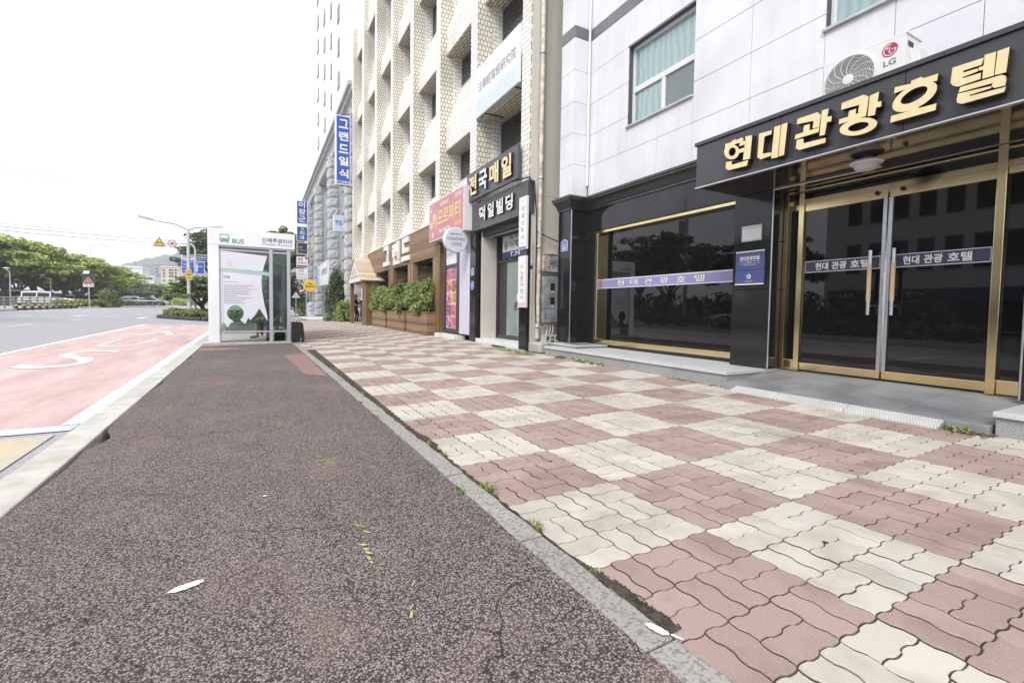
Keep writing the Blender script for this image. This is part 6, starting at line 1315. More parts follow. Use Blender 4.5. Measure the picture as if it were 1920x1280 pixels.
# ================================================================== LEFT SIDE: LAMPS, SIGNS, FENCE, CARS
LPW = mat('lamp_post_white', (.62,.63,.65), .4, .2, var=.05)
def street_lamp(lab, px, Y, topy, arms, group, r=.075, headp=None):
    x, y, z = basepx(px, Y); top = at(px, topy, Y).z; t = thing('street_lamp', lab, 'street lamp', (x, y, z), group)
    mb = MB(); mb.tube([(x,y,z-.1),(x,y,z+1),(x,y,top)], [r*1.4, r, r*.7], LPW, 10); mb.lathe([(r*2.2,0),(r*2.2,.12),(r*1.5,.3)], (x,y,z), LPW, 12); mb.build('pole', t)
    for ax, ay in arms:
        e = at(ax, ay, Y); p = Vector((x,y,top)); mm_ = p.lerp(e, .35); mm_.z = p.z+(e.z-p.z)*.55+.08
        mb = MB(); mb.tube([p, mm_, e], [r*.65, r*.55, r*.4], LPW, 8); arm = mb.build('arm', t)
        d = (e-p).normalized(); q = e+d*.95; mb = MB(); w = Vector((0,.22,0)); u = Vector((0,0,.11))
        mb.add([e-w*.5-u*.4, q-w-u*.6, q+w-u*.6, e+w*.5-u*.4, e-w*.4+u, q-w*.7+u*.4, q+w*.7+u*.4, e+w*.4+u], [(0,3,2,1),(4,5,6,7),(0,1,5,4),(1,2,6,5),(2,3,7,6),(3,0,4,7)], STEEL); mb.build('lamp_head', t, bevel=.02)
    return t
street_lamp('tall white two armed street lamp on the planted traffic island', 354.5, 44, 431, [(287, 412.5), (392, 427)], None, .135)
street_lamp('distant two armed street lamp rising above the spreading trees', 172.5, 118, 462, [(186, 458.5), (196, 461.5)], None, .09)
def park_lamp(lab, px, Y, topy, bend, group):
    x, y, z = basepx(px, Y); top = at(px, topy, Y).z; e = at(bend, topy-7, Y); t = thing('park_lamp', lab, 'street lamp', (x, y, z), group)
    mb = MB(); mb.tube([(x,y,z-.1),(x,y,top)], [.07,.05], STEEL, 8); mb.build('pole', t)
    mb = MB(); mb.tube([(x,y,top)] + [(x+(e.x-x)*math.sin(a), y, top+(e.z-top)*(1-math.cos(a))) for a in np.linspace(.2, 1.5, 6)], .045, STEEL, 7); mb.build('arm', t)
    mb = MB(); mb.ball((e.x,y,e.z-.03), .30, .12, .07, WHITE, 10, 5); mb.build('lamp_head', t, smooth=True)
park_lamp('hooked grey park lamp at the left end of the fence', 19.8, 70, 509, 12, 'hooked park lamps'); park_lamp('hooked grey park lamp behind the white car', 95.5, 78, 522, 79, 'hooked park lamps')
# warning signs
SRED = mat('sign_red', (.46,.03,.05), .4); SYEL = mat('sign_yellow', (.80,.55,.05), .4); DGREY = mat('dark_sign_panel', (.035,.06,.065), .5)
def tri(c, s): return [(-s,-s*.72),(s,-s*.72),(0,s*.98)]
Y = 68; x, y, z = basepx(167.3, Y); t = thing('warning_sign', 'red triangular light up warning sign with solar panel beside the fence', 'road sign', (x,y,z)); c = at(166, 525, Y)
mb = MB(); mb.tube([(x,y,z-.1),(x,y,at(167,512,Y).z)], .05, GALV, 8); mb.build('pole', t)
a, b = at(155, 514, Y), at(178, 536, Y); mb = MB(); mb.box(a.x, b.x, y-.08, y-.055, b.z, a.z, DGREY); mb.build('back_panel', t)
k = (at(177,525,Y).x-at(156,525,Y).x)/2; mb = MB(); mb.prism(tri(c,k), (c.x,y-.082,c.z-.1), CX, FZ, (0,-.02,0), SIGNW); mb.prism(tri(c,k*.86), (c.x,y-.103,c.z-.1), CX, FZ, (0,-.004,0), SRED); mb.lathe([(k*.28,0),(k*.28,.004)], (c.x,y-.108,c.z-.13), SYEL, 14, (0,-1,0), (1,0,0)); mb.prism([(-k*.2,.06),(k*.2,.06),(0,-k*.2)], (c.x,y-.113,c.z-.13), CX, FZ, (0,-.003,0), BLACKM); mb.build('triangle', t)
a, b = at(156, 533, Y), at(177, 538, Y); mb = MB(); mb.box(a.x, b.x, y-.10, y-.082, b.z, a.z, SIGNW); put_text(mb, '전방 100m', OUTL, (a.x+.12,y-.103,b.z+.08), CX, FZ, (b.x-a.x)*.85, (a.z-b.z)*.6, .01); mb.build('distance_plate', t)
a, b = at(156, 509, Y), at(168, 514, Y); mb = MB(); slab(mb, (a.x,y-.3,b.z),(b.x,y-.3,b.z),(b.x,y+.2,a.z+.1),(a.x,y+.2,a.z+.1), .03, GALV); mb.build('solar_panel', t)
# overhead sign gantry: curved pole, arm, triangle and 40
Y = 47; x, y, z = basepx(366, Y); t = thing('sign_gantry', 'curved white gantry pole holding yellow triangle and speed limit 40 sign', 'road sign', (x,y,z)); tp = at(366, 470, Y); e = at(290, 456.5, Y); st_ = at(353, 456.8, Y)
mb = MB(); mb.tube([(x,y,z-.1),(tp.x,y,tp.z)] + [(st_.x+(tp.x-st_.x)*math.cos(a), y, tp.z+(st_.z-tp.z)*math.sin(a)) for a in np.linspace(.2, 1.57, 6)], .075, LPW, 10); mb.build('pole', t)
mb = MB(); mb.tube([st_, e], .035, GALV, 7); mb.build('arm', t)
c = at(299, 454.5, Y); k = (at(312,455,Y).x-at(287,455,Y).x)/2; mb = MB(); mb.prism(tri(c,k), (c.x,y-.06,c.z), CX, FZ, (0,-.03,0), SRED); mb.prism(tri(c,k*.78), (c.x,y-.092,c.z-.01), CX, FZ, (0,-.004,0), SYEL); put_text(mb, '주의', OUTL, (c.x-.24,y-.099,c.z-.14), CX, FZ, .46, .22, .02); put_text(mb, '학교앞', OUTL, (c.x-.3,y-.099,c.z-.36), CX, FZ, .58, .12, .02); mb.build('warning_triangle', t)
c = at(323, 457, Y); r = (at(331.5,457,Y).x-at(314.5,457,Y).x)/2; mb = MB(); mb.lathe([(r,0),(r,.03)], (c.x,y-.05,c.z), SRED, 28, (0,-1,0), (1,0,0)); mb.lathe([(r*.80,0),(r*.80,.003)], (c.x,y-.0815,c.z), SIGNW, 28, (0,-1,0), (1,0,0)); put_text(mb, '40', OUTL, (c.x-r*.52,y-.087,c.z-r*.40), CX, FZ, r*1.04, r*.82, .03); mb.build('speed_limit_disc', t)
# big blue direction sign, street name sign, camera notice
Y = 62; a, b = at(339.5, 489, Y), at(384, 514, Y); t = thing('direction_sign', 'large blue direction sign with white place names and arrows behind the lamp', 'road sign', ((a.x+b.x)/2,Y,gnd(-12,Y))); mb = MB(); mb.box(a.x, b.x, Y, Y+.06, b.z, a.z, SIGNW).box(a.x+.05, b.x-.05, Y-.006, Y-.001, b.z+.05, a.z-.05, BLUES); w, h = b.x-a.x, a.z-b.z
for s_, u, v, uw, vh in (('시청', .05,.66,.2,.16),('제주공항',.05,.42,.30,.14),('서귀포',.05,.14,.26,.14),('신제주',.50,.76,.24,.13),('한라수목원',.50,.56,.42,.12)): put_text(mb, s_, LETTERW, (a.x+w*u,Y-.01,b.z+h*v), CX, FZ, w*uw, h*vh, .01)
mb.prism([(-.07,0),(.07,0),(.07,.5),(.2,.5),(0,.8),(-.2,.5),(-.07,.5)], (a.x+w*.66,Y-.008,b.z+.25), CX, FZ, (0,-.004,0), LETTERW); mb.build('panel', t)
mb = MB(); mb.tube([(b.x-.3,Y+.15,gnd(b.x,Y)-.1),(b.x-.3,Y+.15,a.z)], .11, LPW, 10).tube([(b.x-.3,Y+.12,a.z-.3),(a.x+.3,Y+.12,a.z-.3)], .06, LPW, 8); mb.build('pole', t)
t = thing('banner_board', 'pale violet and white banner board above the large blue direction sign', 'sign', ((a.x+b.x)/2,Y-2,3)); a2, b2 = at(339, 478, 66), at(368, 488.5, 66); mb = MB(); mb.box(a2.x, b2.x, 66, 66.08, b2.z, a2.z, mat('pale_violet_panel', (.52,.52,.74), .5, scale=1, col2=(.68,.62,.76))); put_text(mb, '신제주 상가', DNAVY, (a2.x+.2,65.99,b2.z+.25), CX, FZ, (b2.x-a2.x)*.7, .35, .01); mb.build('panel', t); mb = MB(); mb.tube([(b2.x-.2,66.2,gnd(b2.x,66)-.1),(b2.x-.2,66.2,a2.z)], .07, GALV, 8); mb.build('pole', t)
Y = 45; a, b = at(368.5, 481.5, Y), at(391, 491, Y); t = thing('street_name_sign', 'small dark blue sign with white stop name beside the shelter pillar', 'road sign', (a.x,Y,0)); mb = MB(); mb.box(a.x, b.x+.6, Y-.03, Y+.01, b.z, a.z, SIGNW).box(a.x+.03, b.x+.57, Y-.036, Y-.031, b.z+.03, a.z-.03, DNAVY); put_text(mb, '신제주로터리', LETTERW, (a.x+.1,Y-.04,b.z+.2), CX, FZ, (b.x-a.x)+.35, .2, .01); put_text(mb, 'Sinjeju Rotary', LETTERW, (a.x+.12,Y-.04,b.z+.07), CX, FZ, (b.x-a.x)+.25, .09, 0); mb.build('panel', t)
p0, p1 = at(355.5, 478, Y-.8), at(398, 479.5, Y); mb = MB(); mb.tube([(p0.x,44.06,p0.z),(p1.x,Y,p1.z)], .05, LPW, 8); mb.build('arm', t)
Y = 43.6; a, b = at(348, 505, Y), at(359, 525, Y); t = thing('camera_notice_sign', 'yellow notice sign with black camera symbol strapped to the street lamp', 'road sign', (a.x,Y,0)); mb = MB(); mb.box(a.x, b.x, Y-.02, Y+.02, b.z, a.z, SYEL); w, h = b.x-a.x, a.z-b.z; mb.box(a.x+w*.22, a.x+w*.62, Y-.03, Y-.021, b.z+h*.45, b.z+h*.64, BLACKM); mb.prism([(0,.0),(.1,.05),(.1,-.09),(0,-.05)], (a.x+w*.64,Y-.021,b.z+h*.55), CX, FZ, (0,-.008,0), BLACKM); mb.box(a.x+w*.28, a.x+w*.55, Y-.034, Y-.031, b.z+h*.49, b.z+h*.60, SYEL); put_text(mb, '단속중', SRED, (a.x+w*.18,Y-.024,b.z+h*.75), CX, FZ, w*.66, h*.14, .02); put_text(mb, '무인카메라', BLACKM, (a.x+w*.12,Y-.024,b.z+h*.14), CX, FZ, w*.78, h*.14, .02); mb.build('panel', t); mb = MB(); mb.box((a.x+b.x)/2-.11,(a.x+b.x)/2+.11,Y+.021,Y+.5,b.z+h*.4,b.z+h*.5,GALV); mb.build('strap', t)
# traffic island
LAVA = mat('dark_lava_stone', (.07,.065,.065), .95, var=.4, scale=6, bump=.8, bscale=30)
isl = [(-6.5,42.6),(-6.35,41.3),(-5.6,40.2),(-4.6,38.9),(-3.6,37.6),(-2.6,37.0),(-.2,37.0),(.6,38.2),(.6,46),(-1.5,50),(-4.5,50.5),(-6.3,46.5)]
mb = MB(); mb.add([(x,y,zr(x,y)+.20) for x,y in isl], [tuple(range(len(isl)))], SOIL); tag(mb.build('island_soil', fix=False), None, None, kind='structure')
mb = MB()
for i in range(len(isl)):
    a, b = Vector(isl[i]), Vector(isl[(i+1)%len(isl)]); L = (b-a).length; n = max(1, int(L/.42))
    for k in range(n):
        p = a.lerp(b, (k+.5)/n); mb.ball((p.x, p.y, zr(p.x,p.y)+.10), .23+random.uniform(-.03,.05), .2, .15+random.uniform(-.03,.05), LAVA, 8, 5)
tag(mb.build('lava_stone_border'), 'border of dark lava stones round the planted traffic island', 'stone border')
mb = MB(); cl = []
for _ in range(150):
    x, y = random.uniform(-6.2,.3), random.uniform(37.4,49)
    if y-37 < (-2.6-x)*1.25+.2 and x < -2.6: continue
    cl.append((x, y, zr(x,y)+.30+random.uniform(0,.25), .38, .38, .2))
leaves(mb, cl, 90, .13, LF_YEL, .4, 2.2); tag(mb.build('ground_cover', fix=False), 'yellow green ground cover plants filling the traffic island', 'ground cover', kind='stuff')
# far kerb island with hedge, bollards and fence
def ring_kerb(name, pts, h=.16, w=.22):
    mb = MB()
    for a, b in zip(pts, pts[1:]):
        a, b = Vector(a), Vector(b); d = (b-a).normalized(); s = Vector((-d.y, d.x))*w/2
        v = [(q.x,q.y) for q in (a-s, b-s, b+s, a+s)]; mb.add([(x,y,gnd(x,y)-.1) for x,y in v]+[(x,y,gnd(x,y)+h) for x,y in v], [(0,3,2,1),(4,5,6,7),(0,1,5,4),(1,2,6,5),(2,3,7,6),(3,0,4,7)], KERBM)
    return struct(mb.build(name))
ring_kerb('far_kerb', [(-17.3,66.5),(-17.3,80),(-17.35,100),(-17.8,130),(-19,170)]); ring_kerb('far_kerb', [(-17.2,20),(-17.2,40),(-17.2,51.2),(-19.5,52.6)])
mb = MB(); cl = []
for _ in range(110):
    y = random.uniform(66.8,118); x = -18.5-random.uniform(0,1.6); cl.append((x,y,gnd(x,y)+.35+random.uniform(0,.35), .6,.8,.3))
for _ in range(50):
    y = random.uniform(30,51); x = -18.2-random.uniform(0,2.2); cl.append((x,y,gnd(x,y)+.3+random.uniform(0,.3), .5,.6,.25))
leaves(mb, cl, 80, .18, LF_YEL, .5, 1.8); tag(mb.build('verge_plants', fix=False), 'low light green verge plants behind the far kerb', 'ground cover', kind='stuff')
for px, Y, w, h, lab in ((201, 76, .95, 1.75, 'rounded bright bush on the far verge right of the warning sign'), (214, 80, .9, 2.0, 'second rounded bush on the far verge beside the first'), (184, 74, 1.2, .8, 'low dark bush at the foot of the warning sign'), (325, 130, 3.2, 2.2, 'clipped round bush near the far end of the road'), (345, 150, 4.5, 2.0, 'wide clipped bush at the far roundabout')):
    x, y, z = basepx(px, Y); bush(lab, (x,y,z+.05), w, w*.8, h, LF_CAMPHOR if h > 2 else LF_MID, 30, 80, .22, 'bushes on the far verge')
BOL = mat('bollard_black', (.03,.03,.03), .6); BYE = mat('reflective_yellow', (.75,.50,.06), .4)
bt = None
for i in range(11):
    y = 51.6+i*1.52; x = -17.25
    if bt is None:
        bt = thing('bollard', 'black bollard with yellow band in the row before the wooden fence', 'bollard', (x,y,gnd(x,y)), 'bollards across the car park entrance')
        mb = MB(); z = gnd(x,y); mb.lathe([(.10,-.05),(.11,.52),(.09,.56)], (x,y,z), BOL, 12); mb.build('post', bt); mb = MB(); mb.lathe([(.114,.38),(.114,.49)], (x,y,z), BYE, 12, cap=False); mb.build('band', bt)
    else: c = copy_tree(bt); c.location = (x, y, gnd(x,y))
RAILW = mat('grey_fence_timber', (.34,.31,.28), .8, var=.2, scale=6)
t = thing('rail_fence', 'brown wooden three rail fence behind the row of bollards', 'fence', (-19.5,60,.5)); FY0, FY1 = 53.0, 69.5
mb = MB()
for h in (.46,.70,.94): mb.tube([(-19.0-.03*(y-53), y, gnd(-17.2,y)+.10+h) for y in np.linspace(FY0,FY1,8)], .06, RAILW, 7)
mb.build('rails', t)
for y in np.linspace(FY0,FY1,10):
    mb = MB(); x = -19.0-.03*(y-53); mb.tube([(x,y,gnd(-17.2,y)-.1),(x,y,gnd(-17.2,y)+1.14)], .07, RAILW, 8); mb.build('post', t)

# cars
CGLASS = mat('car_window_glass', (.012,.014,.016), .04); TYRE = mat('tyre_rubber', (.02,.02,.02), .8); RIM = mat('alloy_rim', (.45,.46,.47), .35, .7); LAMPR = mat('tail_lamp_red', (.35,.02,.02), .25); LAMPC = mat('head_lamp_clear', (.62,.64,.66), .15)
def carpaint(n, c): m_ = mat(n, c, .28); m_.node_tree.nodes['Principled BSDF'].inputs['Coat Weight'].default_value = .6; return m_
CWHITE = carpaint('white_car_paint', (.78,.78,.79)); CSILV = carpaint('silver_car_paint', (.45,.46,.48)); CDARK = carpaint('dark_grey_car_paint', (.05,.055,.065)); CBLUE = carpaint('blue_truck_paint', (.10,.22,.45))
def car(lab, loc, rz, paint, kind='sedan', group='cars in the car park'):
    """length along local X, front at +X"""
    t = thing('parked_car' if kind not in ('van','truck') else ('parked_van' if kind == 'van' else 'parked_truck'), lab, 'car' if kind not in ('van','truck') else kind, loc, group, rz); LOCAL.add(t.name)
    if kind == 'sedan': st = [(-2.3,.45,.80,None),(-2.15,.28,.98,None),(-1.55,.24,1.02,1.04),(-.95,.24,1.0,1.42),(.15,.24,.98,1.45),(1.0,.24,.95,.97),(1.9,.26,.82,None),(2.25,.32,.66,None),(2.32,.42,.55,None)]; W = .88
    elif kind == 'suv': st = [(-2.35,.5,.95,None),(-2.25,.32,1.08,1.10),(-2.0,.30,1.08,1.66),(-.8,.28,1.06,1.74),(.3,.28,1.05,1.70),(1.15,.28,1.02,1.05),(2.05,.30,.92,None),(2.33,.36,.75,None),(2.4,.48,.62,None)]; W = .93
    elif kind == 'van': st = [(-2.5,.4,1.0,1.9),(-2.45,.32,1.05,2.0),(-.5,.3,1.05,2.02),(1.4,.3,1.05,1.95),(2.2,.3,1.0,1.05),(2.5,.35,.85,None),(2.55,.45,.7,None)]; W = .95
    else: st = [(1.0,.5,1.2,2.0),(1.05,.45,1.2,2.1),(1.7,.42,1.2,2.1),(2.4,.42,1.15,1.3),(2.5,.5,1.0,None)]; W = .95
    def sect(x, zb, zt, w): return [(x,-w*.94,zb),(x,-w,zb+.18*(zt-zb)),(x,-w,zb+.75*(zt-zb)),(x,-w*.9,zt),(x,w*.9,zt),(x,w,zb+.75*(zt-zb)),(x,w,zb+.18*(zt-zb)),(x,w*.94,zb)]
    mb = MB(); vs = []; 
    for i, (x, zb, zt, zc) in enumerate(st): vs += sect(x, zb, zt, W*(.86 if i in (0, len(st)-1) else (.95 if i in (1, len(st)-2) else 1)))
    n = 8; fs = [(i*n+k, i*n+(k+1)%n, (i+1)*n+(k+1)%n, (i+1)*n+k) for i in range(len(st)-1) for k in range(n)] + [tuple(range(n)), tuple(range((len(st)-1)*n, len(st)*n))]; mb.add(vs, fs, paint)
    cab = [(x, zt, zc) for x, zb, zt, zc in st if zc]
    vs = []
    for x, zt, zc in cab:
        k = min(1, (zc-zt)/.35); w0, w1 = W*.88, W*(.88-.16*k); vs += [(x,-w0,zt-.03),(x,-w1,zc),(x,w1,zc),(x,w0,zt-.03)]
    m_ = len(cab); side = []; 
    mb2 = MB(); mb2.add(vs, [(i*4+k, i*4+(k+1)%4, (i+1)*4+(k+1)%4, (i+1)*4+k) for i in range(m_-1) for k in (0,2)] + [(0,1,2,3), ((m_-1)*4,(m_-1)*4+1,(m_-1)*4+2,(m_-1)*4+3)], CGLASS)
    hi = [i for i in range(m_) if cab[i][2]-cab[i][1] > .3]; i0, i1 = hi[0], hi[-1]
    for i in range(m_-1):
        top_ = paint if i >= i0 and i < i1 else CGLASS; mb2.add(vs[i*4:i*4+8], [(1,2,6,5)], top_)
    body = mb.build('body', t, smooth=False, bevel=.05, seg=3)
    for i in (i0, (i0+i1)//2, i1):
        x, zt, zc = cab[i]; k = min(1, (zc-zt)/.35); w0, w1 = W*.895, W*(.895-.16*k)
        for s in (-1, 1): mb2.add([(x-.05,s*w0,zt-.02),(x+.05,s*w0,zt-.02),(x+.05,s*w1,zc+.005),(x-.05,s*w1,zc+.005)], [(0,1,2,3)], paint)
    for i in range(i0, i1):
        for s in (-1, 1):
            q = []
            for j in (i, i+1):
                x, zt, zc = cab[j]; k = min(1, (zc-zt)/.35); w0, w1 = W*.89, W*(.89-.16*k); f = .74; q += [(x, s*(w0+(w1-w0)*f), zt+(zc-zt)*f), (x, s*w1, zc+.004)]
            mb2.add([q[0], q[2], q[3], q[1]], [(0,1,2,3)], paint)
    mb2.build('cabin', t)
    if kind == 'truck':
        q = MB(); q.box(-2.6, .9, -.95, .95, .85, 1.0, STEEL).box(-2.6, .9, -.95, -.91, 1.0, 1.4, paint).box(-2.6, .9, .91, .95, 1.0, 1.4, paint).box(-2.6,-2.56,-.91,.91,1.0,1.4,paint); q.build('cargo_bed', t)
    for x in ((-1.42, 1.42) if kind != 'truck' else (-1.6, 1.8)):
        for s in (-1, 1):
            q = MB(); q.lathe([(.31,-.10),(.33,-.06),(.33,.08),(.30,.11)], (x, s*(W-.10), .33), TYRE, 18, (0,s,0), (1,0,0)); wh = q.build('wheel', t); q = MB(); q.lathe([(.20,.112),(.18,.118),(.05,.12)], (x, s*(W-.10), .33), RIM, 14, (0,s,0), (1,0,0)); q.build('rim', wh)
    xf, xb_ = st[-2][0], st[1][0]
    for s in (-1, 1):
        q = MB(); z = st[-2][2]-.10; q.box(xf-.03, xf+.09, s*W*.55, s*W*.86, z-.12, z+.02, LAMPC); q.build('headlight', t)
        q = MB(); z = st[1][2]-.16; q.box(xb_-.10, xb_+.06, s*W*.62, s*W*.90, z-.14, z+.04, LAMPR); q.build('tail_light', t)
    return t
def park(px, Y, dz=.1): p = basepx(px, Y); return (p[0], Y, p[2]+dz)
car('white estate car parked nose right behind the rail fence', park(90, 73), R(8), CWHITE, 'suv'); car('white panel van parked under the leftmost spreading trees', park(33, 86), R(175), CWHITE, 'van'); car('dark car beside the white panel van', park(58, 82), R(30), CDARK, 'sedan'); car('blue truck with cargo bed parked between the spreading trees', park(120, 88), R(12), CBLUE, 'truck'); car('white compact car parked right of the blue truck', park(146, 84), R(-25), CWHITE, 'sedan'); car('silver car parked behind the triangular warning sign', park(180, 90), R(-12), CSILV, 'sedan'); car('grey car at the left edge of the car park', park(3, 84), R(12), CDARK, 'suv'); car('second white van behind the estate car', park(106, 95), R(160), CWHITE, 'van')
car('white car at the left of the distant group beyond the verge', park(240, 112), R(20), CWHITE, 'sedan', 'cars beyond the far verge'); car('white estate car in the middle of the distant group beyond the verge', park(256, 114), R(15), CWHITE, 'suv', 'cars beyond the far verge'); car('white taxi with light roof right of the distant white estate car', park(270, 112), R(8), CWHITE, 'sedan', 'cars beyond the far verge'); car('dark grey car at the right of the distant group beyond the verge', park(286, 106), R(-12), CDARK, 'sedan', 'cars beyond the far verge')
car('white car driving on the far lane, seen in the shop window reflection', (-12.9, 17.5, zr(-12.9,17.5)), R(90), CWHITE, 'suv', None)
Y=100; t = thing('diamond_sign', 'small white diamond road sign beyond the distant white cars', 'road sign', basepx(286, Y)); c = at(286, 556, Y); mb = MB(); mb.prism([(-.33,0),(0,-.33),(.33,0),(0,.33)], (c.x,Y,c.z), CX, FZ, (0,-.03,0), SIGNW); mb.build('plate', t); mb = MB(); mb.tube([(c.x,Y+.05,gnd(c.x,Y)-.1),(c.x,Y+.05,c.z)], .035, GALV, 6); mb.build('pole', t)

# ================================================================== FAR BACKGROUND
HILL = mat('wooded_hill', (.045,.055,.055), .95, scale=.02, col2=(.075,.085,.078), detail=9)
prof_px = [(150,522),(180,516),(205,508),(235,495),(262,487),(300,480),(312,476),(318,479),(345,466),(362,458),(385,452),(420,450),(470,458),(540,480),(600,500)]
DH = 1000.0; vs = []; fs = []; nx_ = 120; P2 = []
for i in range(nx_+1):
    px = 150+(600-150)*i/nx_; py = np.interp(px, [p[0] for p in prof_px], [p[1] for p in prof_px]) + random.uniform(-.8,.8) + 1.2*math.sin(i*.9)*math.sin(i*.23)
    P2.append(at(px, py, DH))
for j, (dy, k) in enumerate(((-380,0),(-250,.35),(-120,.72),(0,1.0),(160,.8),(420,0))):
    for i, p in enumerate(P2): vs.append((p.x*(1+dy/DH), DH+dy, .5+(p.z-.5)*k*(1 if k == 1 else random.uniform(.96,1.04))))
n = nx_+1
for j in range(5):
    for i in range(nx_): fs.append((j*n+i, j*n+i+1, (j+1)*n+i+1, (j+1)*n+i))
mb = MB(); mb.add(vs, fs, HILL); struct(mb.build('hill', fix=False, smooth=True))
def block(lab, x0p, x1p, topp, Y, m, depth, wins, wm=WINB, extra=None, name='far_building'):
    a, b = at(x0p, topp, Y), at(x1p, topp, Y); z0 = .3; t = thing(name, lab, 'building', ((a.x+b.x)/2, Y, z0)); mb = MB(); mb.box(a.x, b.x, Y, Y+depth, z0, a.z, m); mb.build('wall', t)
    mb = MB(); mb.box(a.x-.3, b.x+.3, Y-.3, Y+depth+.3, a.z+.002, a.z+.7, m); mb.build('parapet', t)
    for (u0, u1, v0, v1) in wins:
        q0, q1 = at(x0p+(x1p-x0p)*u0, v0, Y), at(x0p+(x1p-x0p)*u1, v1, Y); f = MB(); f.box(q0.x, q1.x, Y-.25, Y-.01, q1.z, q0.z, STEEL); w = f.build('window', t); p = MB(); d = (q0.z-q1.z)*.1; p.box(q0.x+d, q1.x-d, Y-.30, Y-.26, q1.z+d, q0.z-d, wm); p.build('pane', w)
    return t
FBW = mat('far_white_wall', (.78,.78,.78), .7, var=.04, scale=.2); FBC = mat('far_cream_wall', (.66,.60,.46), .7, var=.05, scale=.2); FBG = mat('far_grey_wall', (.34,.36,.42), .7, var=.06, scale=.2); FBB = mat('far_blue_wall', (.24,.34,.60), .6, var=.06, scale=.2)
block('white office block with dark window strip before the wooded hill', 234, 267, 501, 270, FBW, 14, [(.05,.95,513,519),(.28,.4,503,505)])
block('long low white building with flat roof below the wooded hill', 213, 330, 517, 290, FBW, 12, [(.56,.62,520,524),(.66,.72,520,524)])
block('cream apartment block with small square windows near the blue building', 302, 335, 501, 230, FBC, 14, [(u,u+.11,v,v+3.2) for u in (.10,.44,.58,.78) for v in (505,510.5,516,524)])
block('grey blue apartment block behind the cream block', 289, 345, 496, 262, FBG, 16, [(.06,.12,502,505),(.06,.12,508,511),(.12,.18,514,517)])
block('pale blue office building with flat roof at the foot of the hill', 318, 350, 494, 310, FBB, 14, [(.2,.9,498,502),(.2,.9,506,510)])
# overhead wires
mb = None
for k, (p0, p1, Y0, Y1, r) in enumerate((((-60,303),(420,371),34,75,.010),((-60,307),(420,376),34.5,75.5,.010),((-60,311),(420,381),35,76,.010),((-60,412),(430,448),40,84,.012),((-60,418),(430,453),40.5,84.5,.018),((-60,426),(430,459),41,85,.018))):
    a, b = at(*p0, Y0), at(*p1, Y1); mb = MB(); mb.tube([a.lerp(b, u)-Vector((0,0,.9*4*u*(1-u)*.35)) for u in np.linspace(0, 1, 14)], r, RUBBER, 5)
    tag(mb.build('overhead_wire', loc=tuple(a)), ('%s of the three %s overhead wires across the sky' % (('highest','middle','lowest')[k%3], ('upper','lower')[k//3])), 'wire', 'overhead wires')

# ================================================================== OPPOSITE SIDE (seen in the hotel's glass)
BK = thing('bank_building', 'pale grey bank building across the road mirrored in the glass doors', 'building', (-29, 8, 0))
BKW = mat('bank_pale_wall', (.62,.62,.63), .7, var=.05, scale=.5); mb = MB(); mb.box(-42, -29, -14, 21.5, 0, 13.5, BKW); mb.build('wall', BK)
for z in (4.2, 8.0):
    for k in range(22):
        y = 19.9-k*1.5; f = MB(); f.box(-28.998, -28.93, y-.98, y, z, z+2.3, FBG); w = f.build('window', BK); p = MB(); p.box(-28.93, -28.90, y-.92, y-.06, z+.06, z+2.24, WINB); p.build('pane', w)
mb = MB(); mb.box(-28.99, -28.6, -13, 21, 2.0, 2.9, NAVY); put_text(mb, '제주은행  JEJU BANK', LETTERW, (-28.59, 14.6, 2.2), (0,1,0), FZ, 6.4, .5, .02); mb.build('sign_band', BK); mb = MB(); mb.box(-28.99, -28.9, -13, 21, .1, 1.95, WINB); mb.build('shop_glazing', BK)
ring_kerb('median_kerb', [(-10.0,-20),(-10.0,23.6),(-10.6,25),(-11.4,23.6),(-11.4,-20)])
mb = MB(); cl = []
for _ in range(150): y = random.uniform(-8,23.8); cl.append((-10.7+random.uniform(-.4,.4), y, zr(-10.7,y)+.35+random.uniform(0,.4), .4,.5,.28))
leaves(mb, cl, 55, .16, LF_DARK, .5, 1.6); tag(mb.build('median_hedge', fix=False), 'dark low hedge on the road median mirrored in the doors', 'hedge', kind='stuff')
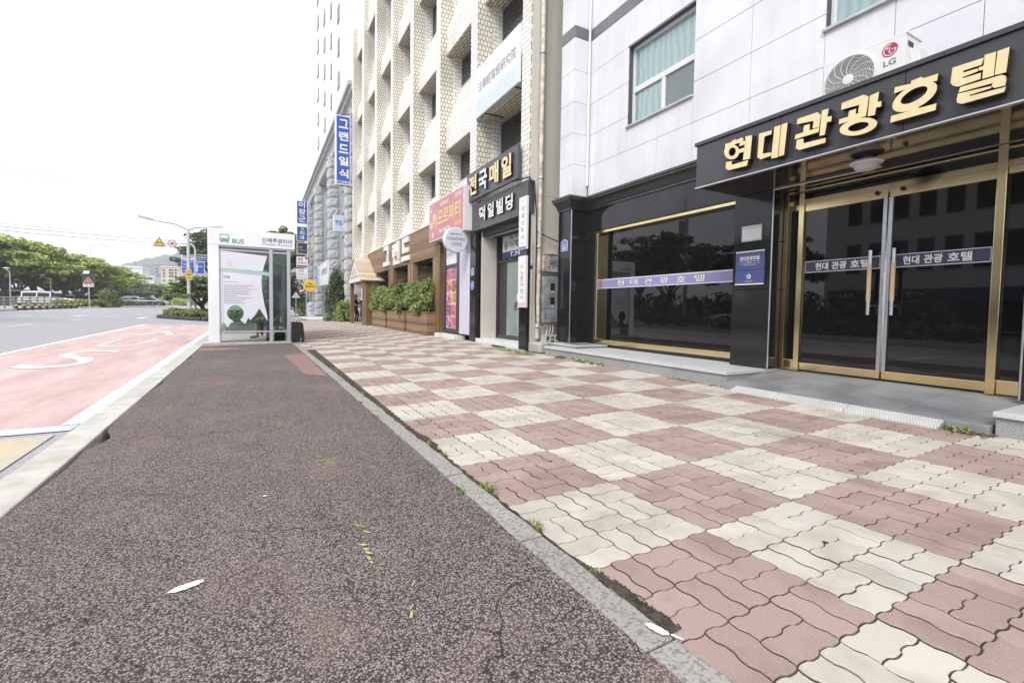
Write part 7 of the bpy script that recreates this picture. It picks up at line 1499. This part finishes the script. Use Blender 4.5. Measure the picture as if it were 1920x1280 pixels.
for x, y, R_, Hh, zc, lab in ((-13.8+2.6,3.5,2.0,1.5,2.1,'small dark tree on the median mirrored in the right door'),(-20,30,4.5,3.8,4.0,'dark tree across the road mirrored left in the shop window'),(-21,22,4.2,3.2,3.6,'dark tree across the road mirrored right in the shop window'),(-24,38,5,4.2,4.6,'tall dark tree farthest along the opposite pavement')):
    umbrella_tree(lab, (x,y,gnd(x,y)), R_, Hh, zc, LF_DARK, 60, 80, .3, .2, 'trees mirrored in the hotel glass')
t = thing('utility_pole', 'concrete utility pole with transformer mirrored in the shop window', 'utility pole', (-18.5, 27, .2)); mb = MB(); mb.tube([(-18.5,27,0),(-18.5,27,11)], [.17,.11], CONC, 10); mb.build('pole', t)
mb = MB(); mb.box(-18.58,-18.42,25.9,28.1,9.8,9.92,GALV).box(-18.58,-18.42,26.2,27.8,9.0,9.1,GALV); mb.build('cross_arm', t); mb = MB(); mb.lathe([(.25,0),(.28,.1),(.28,.9),(.22,1.0)], (-18.5,27.5,7.6), STEEL, 14); mb.build('transformer', t)

mb = MB(); cl = []  # dark leaf mass added out of view to darken the shop window reflection
for _ in range(150): y = random.uniform(12,52); cl.append((-22.5+random.uniform(-1,1), y, gnd(-20,y)+.6+random.uniform(0,1.7), 1.0,1.1,.6))
leaves(mb, cl, 60, .28, LF_DARK, .4, 1.6); tag(mb.build('added_dark_thicket', fix=False), 'added dark thicket out of view that darkens the shop window reflection under the trees', 'thicket', kind='stuff')

# ================================================================== AIR
HAZE = bpy.data.materials.new('haze_air'); HAZE.use_nodes = True; t_ = HAZE.node_tree; t_.nodes.clear()
pv = N(t_, 'ShaderNodeVolumePrincipled'); pv.inputs['Color'].default_value = (.97,.985,1,1); pv.inputs['Density'].default_value = .0006; pv.inputs['Anisotropy'].default_value = .1
ot = N(t_, 'ShaderNodeOutputMaterial'); t_.links.new(pv.outputs[0], ot.inputs['Volume'])
mb = MB(); mb.box(-1900, 1200, -420, 1900, -4, 190, HAZE); tag(mb.build('haze'), 'thin pale air haze that fades the wooded hill', 'haze', kind='stuff')
S.cycles.volume_bounces = 1; S.cycles.volume_step_rate = 20; S.cycles.volume_max_steps = 32
